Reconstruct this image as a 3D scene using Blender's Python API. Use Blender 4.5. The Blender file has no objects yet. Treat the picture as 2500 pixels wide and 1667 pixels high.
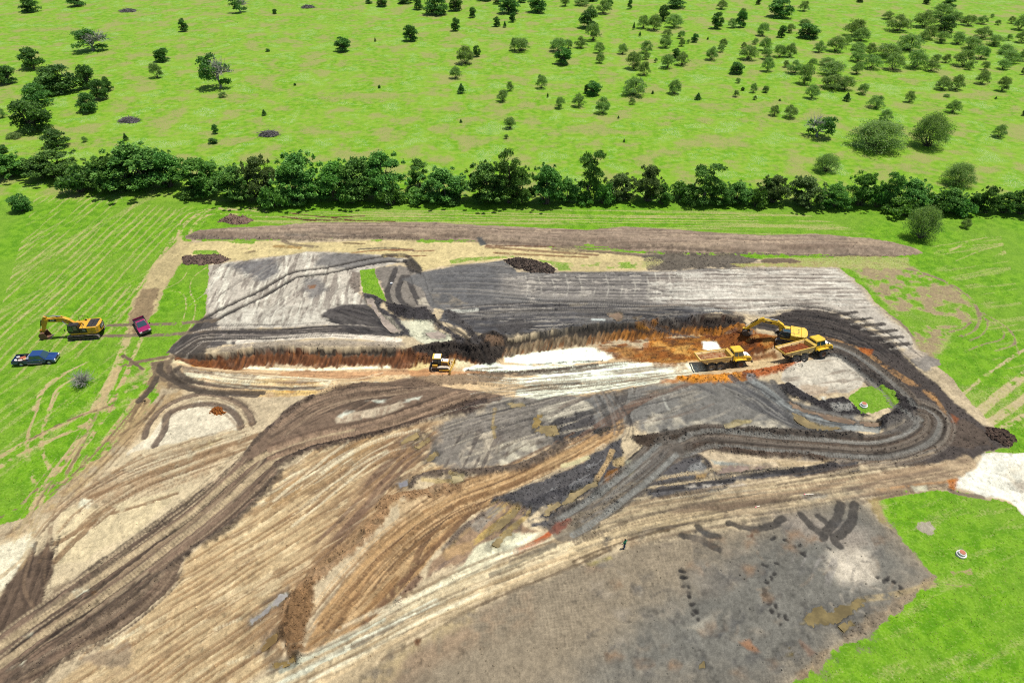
import bpy, bmesh, math, random
import numpy as np
from mathutils import Vector, Matrix

# ------------------------------------------------------------------ camera, sky, sun, exposure
H_CAM, PITCH, LENS = 70.0, math.radians(37.0), 24.0
scene = bpy.context.scene
col = scene.collection
cam_data = bpy.data.cameras.new('camera')
cam_data.lens = LENS; cam_data.sensor_width = 36.0
cam_data.clip_start = 0.5; cam_data.clip_end = 9000
camera = bpy.data.objects.new('camera', cam_data); col.objects.link(camera)
camera.location = (0, 0, H_CAM)
camera.rotation_euler = (math.pi / 2 - PITCH, 0, 0)
scene.camera = camera

SHADOW = (-0.27, -0.11)                     # metres of shadow (x, y) per metre of height
sun_vec = Vector((-SHADOW[0], -SHADOW[1], 1.0)).normalized()
SUN_EL = math.asin(sun_vec.z); SUN_AZ = math.atan2(sun_vec.x, sun_vec.y)
world = bpy.data.worlds.new('World'); scene.world = world; world.use_nodes = True
nt = world.node_tree; nt.nodes.clear()
sky = nt.nodes.new('ShaderNodeTexSky'); sky.sky_type = 'NISHITA'; sky.sun_disc = False
sky.sun_elevation = SUN_EL; sky.sun_rotation = SUN_AZ
sky.air_density = 1.0; sky.dust_density = 1.2
bg = nt.nodes.new('ShaderNodeBackground'); bg.inputs['Strength'].default_value = 0.085
wo = nt.nodes.new('ShaderNodeOutputWorld')
nt.links.new(sky.outputs[0], bg.inputs[0]); nt.links.new(bg.outputs[0], wo.inputs[0])
sun_data = bpy.data.lights.new('sun', 'SUN'); sun_data.energy = 4.6
sun_data.angle = math.radians(0.5); sun_data.color = (1.0, 0.965, 0.9)
sun = bpy.data.objects.new('sun', sun_data); col.objects.link(sun)
sun.rotation_euler = sun_vec.to_track_quat('Z', 'Y').to_euler()
scene.view_settings.view_transform = 'Standard'; scene.view_settings.look = 'None'
scene.view_settings.exposure = 0.36; scene.view_settings.gamma = 1.0
scene.view_settings.use_curve_mapping = False
scene.render.engine = 'CYCLES'
scene.cycles.filter_width = 1.1
scene.cycles.use_denoising = False
scene.cycles.max_bounces = 6; scene.cycles.transparent_max_bounces = 8

GAIN = 1.95                                  # display-linear value of a flat white sunlit surface
def lin(c):
    c = np.asarray(c, float) / 255.0
    return np.where(c <= 0.04045, c / 12.92, ((c + 0.055) / 1.055) ** 2.4)
def alb(*c):                                 # a sunlit display colour -> base colour
    return tuple(np.clip(lin(c) / GAIN, 0.004, 0.82))

# ------------------------------------------------------------------ image pixels of zoomed views -> ground metres
FPX = LENS / 36.0 * 2500.0
VIEW = {'A': (0, 0, .9408), 'B': (0, 480, 3.0156), 'C': (420, 500, 3.409), 'D': (1000, 500, 3.409),
        'E': (1580, 560, 3.136), 'F': (0, 900, 2.044), 'G': (660, 900, 2.044), 'H': (1400, 900, 3.136),
        'I': (1640, 1000, 2.351), 'J': (2000, 560, 3.136), 'K': (0, 1260, 3.8525), 'L': (1200, 1100, 4.9),
        'T1': (0, 0, 2.8), 'T2': (620, 0, 2.8), 'T3': (1240, 0, 2.8), 'T4': (1860, 0, 2.45),
        'V': (80, 750, 7.35), 'Q': (1680, 750, 6.533), 'R': (1000, 830, 14.7), 'S': (0, 0, 1.0)}
CT, ST = math.cos(PITCH), math.sin(PITCH)
def ray(view, x, y):
    ox, oy, s = VIEW[view]
    dx = (ox + np.asarray(x, float) / s - 1250.0) / FPX
    dy = (oy + np.asarray(y, float) / s - 833.5) / FPX
    return dx, CT - dy * ST, -(ST + dy * CT)
def flat_pt(view, x, y, z=0.0):
    a, b, c = ray(view, x, y)
    t = (z - H_CAM) / c
    return a * t, b * t

# ------------------------------------------------------------------ noise
def vnoise(x, y, seed=0):
    xi = np.floor(x).astype(np.int64); yi = np.floor(y).astype(np.int64)
    fx = (x - xi).astype(np.float32); fy = (y - yi).astype(np.float32)
    fx = fx * fx * (3 - 2 * fx); fy = fy * fy * (3 - 2 * fy)
    def h(a, b):
        n = (a * 374761393 + b * 668265263 + seed * 974711) & 0xffffffff
        n = ((n ^ (n >> 13)) * 1274126177) & 0xffffffff
        return ((n ^ (n >> 16)) & 0xffff).astype(np.float32) / 32767.5 - 1.0
    a = h(xi, yi); b = h(xi + 1, yi); c = h(xi, yi + 1); d = h(xi + 1, yi + 1)
    return (a + (b - a) * fx) * (1 - fy) + (c + (d - c) * fx) * fy
def fbm(x, y, scale, octv=3, seed=0):
    o = 0; amp = 1; tot = 0; f = 1.0 / scale
    for k in range(octv):
        o = o + amp * vnoise(x * f + 13.7 * k, y * f - 7.1 * k, seed + k * 17); tot += amp
        amp *= .55; f *= 2.03
    return o / tot
def sstep(a, b, x):
    t = np.clip((x - a) / (b - a), 0, 1)
    return t * t * (3 - 2 * t)

# ------------------------------------------------------------------ the ground grid of the work site
YN, YF = 30.0, 152.0
NX = 1400
HW0, HW1 = 62.0, 114.0                        # half width of the gridded site at its near and far edge
def hw(y): return HW0 + (HW1 - HW0) * (np.asarray(y, float) - YN) / (YF - YN)
gt = np.linspace(-1, 1, NX)
gy = [YN]
while gy[-1] < YF:
    gy.append(gy[-1] + 0.125 + 0.15 * (gy[-1] - YN) / (YF - YN))
gy = np.array(gy); gy = YN + (gy - YN) * (YF - YN) / (gy[-1] - YN)
NY = len(gy)
X = (gt[None, :] * hw(gy)[:, None]).astype(np.float32); Y = np.repeat(gy[:, None], NX, 1).astype(np.float32)
N1 = fbm(X, Y, 3.2, 3, 1); N2 = fbm(X, Y, 1.0, 2, 5); N3 = vnoise(X / .33, Y / .33, 9); N4 = vnoise(X / .17 + 5, Y / .17, 221)
N0 = fbm(X, Y, 14.0, 3, 21)
Z = np.zeros_like(X)
COL = np.empty(X.shape + (3,), np.float32); COL[:] = alb(176, 156, 120)
GR = np.ones_like(X)                          # grass cover
DRY = np.zeros_like(X)                        # dry straw share of the grass
WET = np.zeros_like(X)                        # moisture (gloss)
CLOD = np.zeros_like(X)                       # loose lumps

def smooth_path(pts, n=6):
    pts = np.asarray(pts, float)
    if len(pts) < 3: return pts
    P = np.vstack([2 * pts[0] - pts[1], pts, 2 * pts[-1] - pts[-2]])
    out = []
    for i in range(1, len(P) - 2):
        p0, p1, p2, p3 = P[i - 1], P[i], P[i + 1], P[i + 2]
        for k in range(n):
            t = k / n
            out.append(.5 * (2 * p1 + (p2 - p0) * t + (2 * p0 - 5 * p1 + 4 * p2 - p3) * t * t + (3 * p1 - p0 - 3 * p2 + p3) * t ** 3))
    out.append(pts[-1])
    return np.array(out)
def window(pts, pad):
    x0, y0 = pts.min(0) - pad; x1, y1 = pts.max(0) + pad
    j0, j1 = np.searchsorted(gy, [y0, y1])
    j0 = max(j0 - 1, 0); j1 = min(j1 + 1, NY)
    if j1 <= j0: return slice(0, 0), slice(0, 0)
    h = hw(gy[[j0, j1 - 1]])
    t0 = min(x0 / h[0], x0 / h[1]); t1 = max(x1 / h[0], x1 / h[1])
    i0, i1 = np.searchsorted(gt, [t0, t1])
    return slice(j0, j1), slice(max(i0 - 1, 0), min(i1 + 1, NX))
def seg_dist(x, y, pts):
    best = np.full(x.shape, 1e9, np.float32)
    for (ax, ay), (bx, by) in zip(pts[:-1], pts[1:]):
        ex, ey = bx - ax, by - ay; L = ex * ex + ey * ey + 1e-9
        t = np.clip(((x - ax) * ex + (y - ay) * ey) / L, 0, 1)
        d = (x - ax - t * ex) ** 2 + (y - ay - t * ey) ** 2
        np.minimum(best, d, out=best)
    return np.sqrt(best)
def near_dist(sl, pts, pad):
    """distance to a path (and length along it), worked out only close to the path"""
    shp = X[sl].shape; best = np.full(shp, 1e4, np.float32); arc = np.zeros(shp, np.float32); s0 = 0.0
    oj, oi = sl[0].start, sl[1].start
    for a_, b_ in zip(pts[:-1], pts[1:]):
        w = window(np.array([a_, b_]), pad)
        j0, j1 = max(w[0].start, sl[0].start), min(w[0].stop, sl[0].stop); i0, i1 = max(w[1].start, sl[1].start), min(w[1].stop, sl[1].stop)
        ex, ey = b_[0] - a_[0], b_[1] - a_[1]; L = ex * ex + ey * ey + 1e-9; l = math.sqrt(L)
        if j1 > j0 and i1 > i0:
            g = (slice(j0, j1), slice(i0, i1)); k = (slice(j0 - oj, j1 - oj), slice(i0 - oi, i1 - oi))
            x, y = X[g] - a_[0], Y[g] - a_[1]
            t = np.clip((x * ex + y * ey) / L, 0, 1)
            d = (x - t * ex) ** 2 + (y - t * ey) ** 2
            m = d < best[k]
            best[k] = np.where(m, d, best[k]); arc[k] = np.where(m, s0 + t * l, arc[k])
        s0 += l
    return np.sqrt(best), arc
def poly_near(sl, pts, pad):
    P = np.vstack([pts, pts[:1]])
    d, _ = near_dist(sl, P, pad)
    x, y = X[sl], Y[sl]; ins = np.zeros(x.shape, bool); yy = gy[sl[0]]
    for (ax, ay), (bx, by) in zip(P[:-1], P[1:]):
        if ay == by: continue
        r0, r1 = np.searchsorted(yy, [min(ay, by), max(ay, by)])
        if r1 > r0: ins[r0:r1] ^= x[r0:r1] < (bx - ax) * (y[r0:r1] - ay) / (by - ay) + ax
    return np.where(ins, -d, d)
def poly_sd(x, y, pts):
    P = np.vstack([pts, pts[:1]])
    d = seg_dist(x, y, P)
    ins = np.zeros(x.shape, bool)
    for (ax, ay), (bx, by) in zip(P[:-1], P[1:]):
        if ay == by: continue
        c = (ay > y) != (by > y)
        ins ^= c & (x < (bx - ax) * (y - ay) / (by - ay) + ax)
    return np.where(ins, -d, d)
def on_site(x, y):
    return (y > YN) & (y < YF) & (np.abs(x) < hw(y))
def height_at(x, y):
    x = np.asarray(x, float); y = np.asarray(y, float)
    fi = np.clip((x / hw(np.clip(y, YN, YF)) + 1) / 2 * (NX - 1), 0, NX - 1.001); i = fi.astype(int); u = fi - i
    j = np.clip(np.searchsorted(gy, y) - 1, 0, NY - 2); v = np.clip((y - gy[j]) / (gy[j + 1] - gy[j]), 0, 1)
    z = (Z[j, i] * (1 - u) + Z[j, i + 1] * u) * (1 - v) + (Z[j + 1, i] * (1 - u) + Z[j + 1, i + 1] * u) * v
    return np.where(on_site(x, y), z, 0.0)
def grid_at(arr, x, y):
    i = np.clip(((np.asarray(x) / hw(y) + 1) / 2 * (NX - 1)).astype(int), 0, NX - 1)
    j = np.clip(np.searchsorted(gy, y) - 1, 0, NY - 1)
    return arr[j, i]
def G_pt(view, pts):
    """points on the terrain hit by the rays through image pixels"""
    p = np.asarray(pts, float)
    a, b, c = ray(view, p[:, 0], p[:, 1])
    z = np.zeros(len(p))
    for k in range(8):
        t = (z - H_CAM) / c
        z = .5 * z + .5 * height_at(a * t, b * t)
    t = (z - H_CAM) / c
    return np.stack([a * t, b * t], 1)
def pts_of(v, pts):
    return G_pt(v, pts) if v is not None else np.asarray(pts, float)

def lay(sl, a, c=None, dz=0, gr=0.0, dry=None, wet=None, clod=None, var=.10):
    if c is not None:
        m = 1 + var * (N1[sl] + .9 * N2[sl] + .7 * N3[sl])
        COL[sl] += (np.asarray(alb(*c), np.float32) * m[..., None] - COL[sl]) * a[..., None]
    if gr is not None: GR[sl] += (gr - GR[sl]) * a
    if dry is not None: DRY[sl] += (dry - DRY[sl]) * a
    if wet is not None: WET[sl] += (wet - WET[sl]) * a
    if clod is not None: CLOD[sl] += (clod - CLOD[sl]) * a
    if dz: Z[sl] += dz * (1.5 if dz < 0 else 1.0) * a
def mask_rag(d, sl, edge, rag, fine=.10):
    return sstep(edge, -edge, d + rag * (.6 * N1[sl] + .45 * N2[sl]) + fine * (N3[sl] + .5 * N4[sl]))
def poly(v, pts, c=None, op=1, edge=.26, rag=.7, patch=0, pscale=0, **k):
    p = pts_of(v, pts); sl = window(p, edge + 2 * rag + .5)
    if X[sl].size == 0: return
    a = mask_rag(poly_near(sl, p, edge + 2.2 * rag + .8), sl, edge, rag) * op
    if patch:
        n = N1[sl] * .7 + N2[sl] * .5 if not pscale else fbm(X[sl], Y[sl], pscale, 3, len(p))
        a = a * sstep(-.35, .35, n + (1 - 2 * patch) * .5)
    lay(sl, a, c, **k)
def stroke(v, pts, w, c=None, op=1, edge=.13, rag=.25, patch=0, cleat=0, **k):
    p = smooth_path(pts_of(v, pts)); pad = w / 2 + edge + 2 * rag + .6; sl = window(p, pad)
    if X[sl].size == 0: return
    d, arc = near_dist(sl, p, pad)
    a = mask_rag(d - w / 2, sl, edge, rag * .7, .045) * op
    if patch: a = a * sstep(-.4, .3, N1[sl] * .6 + N2[sl] * .6 + .3 * N3[sl] + (1 - 2 * patch) * .5)
    if cleat: a = a * (.45 + .55 * sstep(-.4, .4, np.sin(2 * math.pi * arc / cleat)))
    lay(sl, a, c, **k)
def offset_path(p, o):
    t = np.gradient(p, axis=0); t /= np.linalg.norm(t, axis=1)[:, None] + 1e-9
    return p + np.stack([-t[:, 1], t[:, 0]], 1) * o
def ruts(v, pts, gauge, w, c, op=.9, dz=-.12, lip=0.0, **k):
    p = smooth_path(pts_of(v, pts))
    for o in (-gauge / 2, gauge / 2):
        q = offset_path(p, o)[::3]
        if lip:
            stroke(None, q, w + .5, None, gr=None, dz=lip, op=1, rag=.3)
        stroke(None, q, w, c, op=op, dz=dz - lip, **k)
def streaks(v, pts, d0, d1, c, across=.55, along=7.0, lo=.0, hi=.35, op=.8, edge=.8, rag=.8, seed=3, dz=0, gr=0.0, wob=.3, **k):
    """parallel scrape or wheel marks inside an outline, running from d0 to d1"""
    p = pts_of(v, pts); sl = window(p, edge + 2 * rag)
    if X[sl].size == 0: return
    q = pts_of(v, [d0, d1]); u = q[1] - q[0]; u /= np.linalg.norm(u)
    U = X[sl] * u[0] + Y[sl] * u[1]; W = -X[sl] * u[1] + Y[sl] * u[0] + wob * N0[sl] + .05 * N1[sl]
    n = vnoise(U / along, W / across, seed) + .45 * vnoise(U / (along * .35), W / (across * .5), seed + 4) + .08 * N3[sl] + .06 * N4[sl]
    a = mask_rag(poly_near(sl, p, edge + 2.2 * rag + .8), sl, edge, rag) * sstep(lo, hi, n) * op
    lay(sl, a, c, gr=gr, dz=dz, **k)
def furrows(v, pts, d0, d1, c, period=1.1, duty=.5, op=.7, edge=.8, rag=.6, gr=0.0, dz=0, wob=.5, breaks=.5, **k):
    p = pts_of(v, pts); sl = window(p, edge + 2 * rag)
    q = pts_of(v, [d0, d1]); u = q[1] - q[0]; u /= np.linalg.norm(u)
    U = X[sl] * u[0] + Y[sl] * u[1]; W = -X[sl] * u[1] + Y[sl] * u[0] + wob * N0[sl] + .06 * N1[sl]
    s = np.sin(2 * math.pi * W / period) + .22 * N2[sl] + .08 * N3[sl]
    br = sstep(-.5, .3, vnoise(U / 5.0, W / period, 77) + 1 - 2 * breaks)
    a = mask_rag(poly_near(sl, p, edge + 2.2 * rag + .8), sl, edge, rag) * sstep(1 - 2 * duty - .35, 1 - 2 * duty + .35, s) * br * op
    lay(sl, a, c, gr=gr, dz=dz, **k)
def bank(v, pts, w, h, c=None, op=1, clod=.8, rag=.5, rough=.35, **k):
    """a broken windrow of pushed-up soil"""
    p = smooth_path(pts_of(v, pts)); sl = window(p, w + 2 * rag + 1.2)
    if X[sl].size == 0: return
    d = near_dist(sl, p, w + 2 * rag + 1.2)[0] + rag * (.95 * N1[sl] + .6 * N2[sl] + .3 * N3[sl])
    gate = .35 + .65 * sstep(-.55, .15, N1[sl] + .5 * N2[sl])
    a = sstep(w / 2 + .3, w * .12, d) * gate
    Z[sl] += a * h * .8 * (1 + rough * (N2[sl] + .9 * N3[sl]))
    if c is not None: c = tuple(min(255, x * 1.12 + 8) for x in c)
    lay(sl, sstep(w / 2 + .3, w / 2 - .35, d) * op * (.55 + .45 * gate), c, clod=clod * .8, var=.22, **k)

_tr = np.random.RandomState(4242)
def traffic(v, pts, width, n, tones, w=(.18, .42), op=(.35, .8), cleat=.42, dz=-.05, gr=0.0, wander=.5, minlen=.3):
    """many separate wheel marks following one lane"""
    p = smooth_path(pts_of(v, pts), 7); m = len(p)
    for k in range(n):
        f = minlen + (1 - minlen) * _tr.rand(); a = int((1 - f) * _tr.rand() * m); b = min(m, a + max(4, int(f * m)))
        ph = _tr.rand() * 6.28; o = (_tr.rand() - .5) * width
        off = o + wander * np.sin(np.linspace(0, 2.5 + 2 * _tr.rand(), m) + ph)
        t = np.gradient(p, axis=0); t /= np.linalg.norm(t, axis=1)[:, None] + 1e-9
        q = (p + np.stack([-t[:, 1], t[:, 0]], 1) * off[:, None])[a:b:3]
        if len(q) < 3: continue
        stroke(None, q, w[0] + (w[1] - w[0]) * _tr.rand(), tones[_tr.randint(len(tones))], op=op[0] + (op[1] - op[0]) * _tr.rand(), rag=.14, dz=dz, gr=gr, cleat=cleat if _tr.rand() < .55 else 0, patch=.12 * (_tr.rand() < .5))

# ------------------------------------------------------------------ large earth forms: cut, spoil bank
def S(v, pts):
    ox, oy, s = VIEW[v]
    return [(ox + x / s, oy + y / s) for x, y in pts]
def fp(v, pts, z=0.0):
    return np.array([flat_pt(v, x, y, z) for x, y in pts], float)
rim = fp('S', [(418, 866)] + S('C', [(130, 1236), (300, 1236), (440, 1236), (600, 1205), (720, 1188), (870, 1180), (1100, 1192), (1400, 1195), (1650, 1190), (1850, 1185)])
         + [(986, 850), (1038, 842), (1090, 835), (1130, 838), (1164, 843), (1200, 838), (1235, 829), (1290, 819), (1337, 810), (1400, 801), (1469, 792), (1560, 786), (1640, 780), (1707, 773), (1771, 774), (1812, 782), (1830, 795)])
lip = fp('S', [(1830, 795), (1880, 818), (1945, 826), (2000, 842), (1990, 868), (1950, 884), (1867, 906), (1760, 918), (1653, 930), (1560, 948), (1450, 966), (1264, 970), (1100, 962), (950, 950), (801, 938), (655, 928), (520, 916), (440, 902), (415, 880), (418, 866)])
pit = np.vstack([rim, lip[1:-1]])
sl = window(pit, 3)
d_rim = seg_dist(X[sl], Y[sl], rim) ; d_lip = seg_dist(X[sl], Y[sl], lip); sd = poly_sd(X[sl], Y[sl], pit)
inside = sd < 0
rag_rim = d_rim + .42 * N1[sl] + .32 * N2[sl] + .12 * N3[sl]
deep = 2.5 * (.46 * sstep(-.05, .26, rag_rim) + .54 * sstep(.2, 1.75, rag_rim)) * sstep(.2, 5.2, d_lip) * inside
Z[sl] -= deep
PIT_SL, PIT_DR, PIT_IN = sl, rag_rim, inside & (d_lip > .6)
gouge = vnoise(X[sl] / .38 + 1.3 * d_rim, d_rim / 1.5, 31) + .6 * vnoise(X[sl] / .19 + 2.2 * d_rim, d_rim / .9, 33) + .6 * N2[sl]
face = sstep(-.1, .5, rag_rim) * sstep(2.5, 1.5, rag_rim) * inside
teeth = np.abs(np.sin(math.pi * (X[sl] / .85 + .75 * d_rim + .5 * N1[sl])))
Z[sl] += (.10 * gouge + .26 * (teeth - .6)) * face
# long low spoil bank below the tree line
bk = fp('S', S('C', [(110, 262), (230, 215), (420, 196), (900, 178), (1180, 150), (1500, 150), (2180, 150)]) + S('D', [(600, 175), (1000, 190), (1500, 212), (1800, 185), (2182, 205)])
        + S('E', [(400, 22), (900, 48), (1300, 40), (1700, 70), (2007, 130)]) + S('J', [(740, 150), (800, 185), (650, 205), (300, 205)])
        + S('E', [(1500, 200), (800, 185), (200, 185)]) + S('D', [(1900, 385), (1500, 335), (1100, 345), (650, 330), (520, 290), (0, 292)]) + S('C', [(1500, 270), (1100, 290), (800, 285), (300, 290), (120, 290)]))
sl = window(bk, 4)
sd = poly_sd(X[sl], Y[sl], bk) + .5 * N1[sl]
Z[sl] += 1.15 * sstep(.4, -2.6, sd) + .12 * sstep(.3, -.5, sd) * N2[sl]
# raised haul ramps
# ------------------------------------------------------------------ mown meadow: old swath lines and straw
grassL = [(0, 420), (200, 440), (500, 480), (430, 560), (340, 690), (300, 800), (200, 1000), (0, 1180)]
streaks('A', [(-60, 420)] + grassL[1:] + [(-60, 1200)], (0, 690), (360, 480), None, across=.9, along=22, lo=.15, hi=.8, op=.42, gr=None, dry=1.0, seed=11, wob=.2)
furrows('A', [(-60, 440), (200, 450), (480, 490), (420, 560), (330, 690), (290, 790), (-60, 900)], (0, 725), (187, 558), None, period=1.75, duty=.24, op=.55, gr=None, dry=1.0, wob=.7, breaks=.42, edge=1.5, rag=1)
for k, (a, b) in enumerate([((0, 500), (330, 235)), ((0, 545), (440, 165)), ((0, 740), (560, 300)), ((0, 780), (700, 250)), ((30, 1010), (830, 250)), ((120, 930), (1060, 180)), ((300, 900), (1090, 130)), ((680, 900), (1000, 560)), ((760, 910), (960, 640)), ((0, 1120), (700, 440)), ((560, 850), (1000, 420)), ((1220, 470), (1310, 320))]):
    stroke('B', [a, b], .45, None, op=.55, gr=None, dry=.9, rag=.35, patch=.35)
streaks('A', [(520, 500), (900, 480), (1400, 480), (1850, 490), (2000, 540), (1700, 540), (1300, 520), (560, 515)], (600, 490), (1800, 505), None, across=.5, along=26, lo=.0, hi=.5, op=.6, gr=None, dry=1, seed=15)
for y0, y1 in ((60, 75), (78, 92), (100, 115), (118, 133)):
    stroke('D', [(-900, y0), (600, y0 + 6), (1500, y1 + 12), (2900, y1 + 22)], .4, None, op=.65, gr=None, dry=1, rag=.25)
streaks('I', [(1120, 1300), (1500, 980), (1420, 880), (1300, 700), (1200, 520), (1500, 490), (1900, 520), (2200, 620), (2300, 1700), (600, 1700)], (1300, 1450), (2000, 1150), None, across=.8, along=7, lo=.0, hi=1.0, op=.38, gr=None, dry=1, seed=19)
streaks('J', [(860, 100), (1700, 40), (1700, 1200), (1300, 1000), (1250, 500), (900, 330)], (900, 200), (1560, 100), None, across=.8, along=12, lo=.1, hi=.7, op=.45, gr=None, dry=1, seed=23)
# right meadow: trampled loops
poly('J', [(110, 280), (400, 230), (720, 280), (900, 370), (1100, 470), (1200, 600), (1230, 700), (1050, 760), (1000, 860), (960, 950), (850, 1060), (760, 1000), (700, 850), (560, 640), (420, 500), (260, 320)], (170, 148, 116), op=.9, gr=.30, dry=.8, edge=1.2, rag=1.8, patch=.3)
poly('J', [(560, 620), (760, 620), (1100, 690), (1080, 740), (700, 730)], None, op=.7, gr=1, dry=.1, rag=1)
for pp, w in (([(640, 290), (900, 370), (1090, 470), (1190, 570), (1230, 690), (1180, 780), (1080, 820)], .7), ([(1250, 640), (1390, 720), (1480, 800), (1490, 880), (1350, 930)], .6),
              ([(1200, 600), (1290, 720), (1240, 810), (1150, 850)], .5), ([(1000, 780), (1100, 760), (1160, 710)], .5), ([(1280, 690), (1400, 760), (1400, 840), (1260, 880), (1100, 940)], .5),
              ([(1500, 860), (1530, 950)], .4), ([(760, 330), (960, 400), (1080, 500)], .5)):
    stroke('J', pp, w, (150, 126, 108), op=.75, gr=.25, dry=.6, rag=.35, patch=.25)
for pp, w in (([(1000, 170), (1150, 90), (1350, 60), (1600, 70)], .6), ([(1000, 150), (1200, 120), (1600, 100)], .5), ([(1360, 205), (1450, 165), (1600, 150)], 1.0), ([(1050, 240), (1250, 160), (1450, 110)], .5)):
    stroke('J', pp, w, (200, 176, 140), op=.6, gr=.4, dry=1, rag=.4, patch=.3)
for pp, w in (([(1180, 1440), (1350, 1290), (1600, 1100)], 1.6), ([(1270, 1500), (1450, 1380), (1620, 1260)], 1.5), ([(1400, 1520), (1620, 1390)], .9), ([(1020, 1330), (1300, 1100), (1600, 900)], .6)):
    stroke('J', pp, w, (205, 185, 145), op=.8, gr=.32, dry=1, rag=.7, patch=.3)
poly('J', [(1000, 1180), (1200, 1190), (1480, 1090), (1600, 1000), (1600, 1540), (1420, 1530), (1180, 1450)], None, op=.5, gr=None, dry=.85, rag=1.5, patch=.5)

# ------------------------------------------------------------------ the stripped site
site = [(438, 545), (480, 560), (800, 545), (1150, 560), (1600, 590), (1900, 600), (1960, 640), (2010, 690), (2060, 740), (2110, 800), (2165, 850), (2225, 915), (2290, 985), (2300, 1025), (2255, 1040),
        (2400, 1040), (2400, 1190), (2290, 1150), (2200, 1127), (2080, 1127), (2015, 1140), (2035, 1200), (2080, 1260), (2145, 1320), (2060, 1400), (1960, 1470), (1870, 1530), (1790, 1600),
        (-420, 1760), (-420, 1330), (60, 1190), (110, 1150), (180, 1090), (250, 1040), (320, 965), (370, 905), (355, 845), (400, 800), (450, 755), (474, 720), (482, 650), (482, 600), (440, 590)]
poly('A', site, (203, 180, 150), edge=.4, rag=.8, gr=0.0)
# worn fringe along the left meadow: wheel lanes of straw and soil
poly('B', [(1330, 320), (1480, 345), (1600, 360), (1420, 420), (1300, 520), (1220, 660), (1140, 860), (1090, 900), (940, 900), (990, 740), (1060, 640), (1150, 470), (1240, 395)], (206, 184, 138), op=.95, gr=.22, dry=1, edge=.5, rag=.8)
poly('B', [(1050, 680), (1160, 680), (1110, 900), (1060, 1000), (940, 1020), (960, 860)], (160, 134, 104), op=.85, gr=.1, dry=.8, rag=.8)
for pp, w in (([(1960, 110), (1600, 96), (1450, 140), (1365, 200), (1325, 260), (1320, 330)], 1.1), ([(1960, 90), (1640, 84), (1420, 118), (1330, 190), (1300, 300), (1190, 430)], .5),
              ([(1960, 150), (1600, 125), (1480, 170), (1410, 240), (1400, 300)], .9), ([(1280, 300), (1120, 520), (1010, 690)], .5),
              ([(1520, 520), (1420, 600), (1400, 700), (1440, 800), (1400, 960), (1250, 1120)], .35), ([(1250, 690), (1350, 720), (1370, 820), (1330, 960)], .35), ([(1400, 520), (1330, 620), (1190, 690)], .35),
              ([(960, 960), (890, 1180), (800, 1370), (690, 1568)], 1.5), ([(1050, 1030), (940, 1270), (860, 1440), (780, 1568)], .8), ([(640, 1220), (420, 1330), (310, 1430), (250, 1568)], .7),
              ([(560, 1330), (420, 1420), (360, 1568)], .7)):
    stroke('B', pp, w, (206, 184, 136), op=.8, gr=.30, dry=.95, rag=.45, patch=.38)
poly('B', [(1290, 1160), (1150, 1180), (900, 1330), (800, 1568), (1130, 1568), (1350, 1440), (1300, 1300)], (188, 162, 122), op=.75, gr=.35, dry=.9, edge=1.2, rag=1.4, patch=.45)
poly('F', [(820, 40), (700, 150), (560, 300), (420, 430), (300, 600), (230, 660), (120, 760), (0, 830), (0, 900), (180, 800), (420, 580), (640, 400), (740, 300), (840, 200), (930, 120)], (182, 152, 112), op=.85, gr=.25, dry=.95, edge=1.0, rag=1.3, patch=.4)
for pp, w in (([(590, 0), (520, 150), (440, 300), (330, 450), (250, 560), (175, 690)], 1.5), ([(640, 10), (560, 170), (470, 320), (380, 440), (300, 600)], .9), ([(780, 30), (640, 200), (540, 330), (420, 520)], .7), ([(700, 200), (560, 380), (400, 560), (260, 690)], .8),
              ([(0, 440), (140, 360), (330, 270), (520, 180)], 1.0), ([(0, 490), (160, 400), (400, 290), (560, 200)], 1.0), ([(330, 20), (220, 110), (180, 220), (140, 330), (140, 450), (180, 600)], .6), ([(290, 120), (220, 280), (210, 400), (250, 500)], .6)):
    stroke('F', pp, w, (200, 174, 128), op=.8, gr=.30, dry=.9, rag=.5, patch=.40)
for pp, w in (([(760, 40), (720, 130), (650, 260)], .7), ([(850, 80), (740, 230), (600, 330)], .6), ([(560, 180), (330, 260), (150, 350)], .45), ([(420, 360), (330, 520), (200, 640)], .5), ([(180, 600), (90, 690), (0, 740)], .6), ([(220, 610), (120, 760), (0, 840)], .6)):
    stroke('F', pp, w, (120, 96, 74), op=.7, gr=.15, rag=.35, patch=.3, dz=-.06)
# pale pad left of the haul road
poly('F', [(-40, 890), (180, 790), (420, 580), (560, 470), (650, 400), (730, 310), (840, 210), (1000, 150), (1150, 180), (1220, 280), (1290, 330), (1000, 620), (640, 880), (270, 1110), (-40, 1330)], (213, 190, 158), op=1, edge=.6, rag=1.0, var=.07)
poly('F', [(830, 230), (1000, 160), (1160, 190), (1210, 290), (1000, 340), (700, 400), (640, 420), (760, 320)], (226, 208, 186), op=.9, rag=.8)
poly('F', [(-30, 900), (150, 820), (160, 900), (60, 1060), (-30, 1120)], (232, 216, 192), op=.9, rag=.8)
poly('F', [(400, 560), (900, 380), (1280, 340), (1000, 560), (640, 640), (330, 720), (220, 720)], (178, 148, 116), op=.75, edge=.9, rag=1.6, patch=.45)
poly('F', [(300, 700), (560, 680), (900, 600), (700, 800), (420, 960), (270, 960)], (216, 194, 158), op=.8, rag=1.0)
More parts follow.
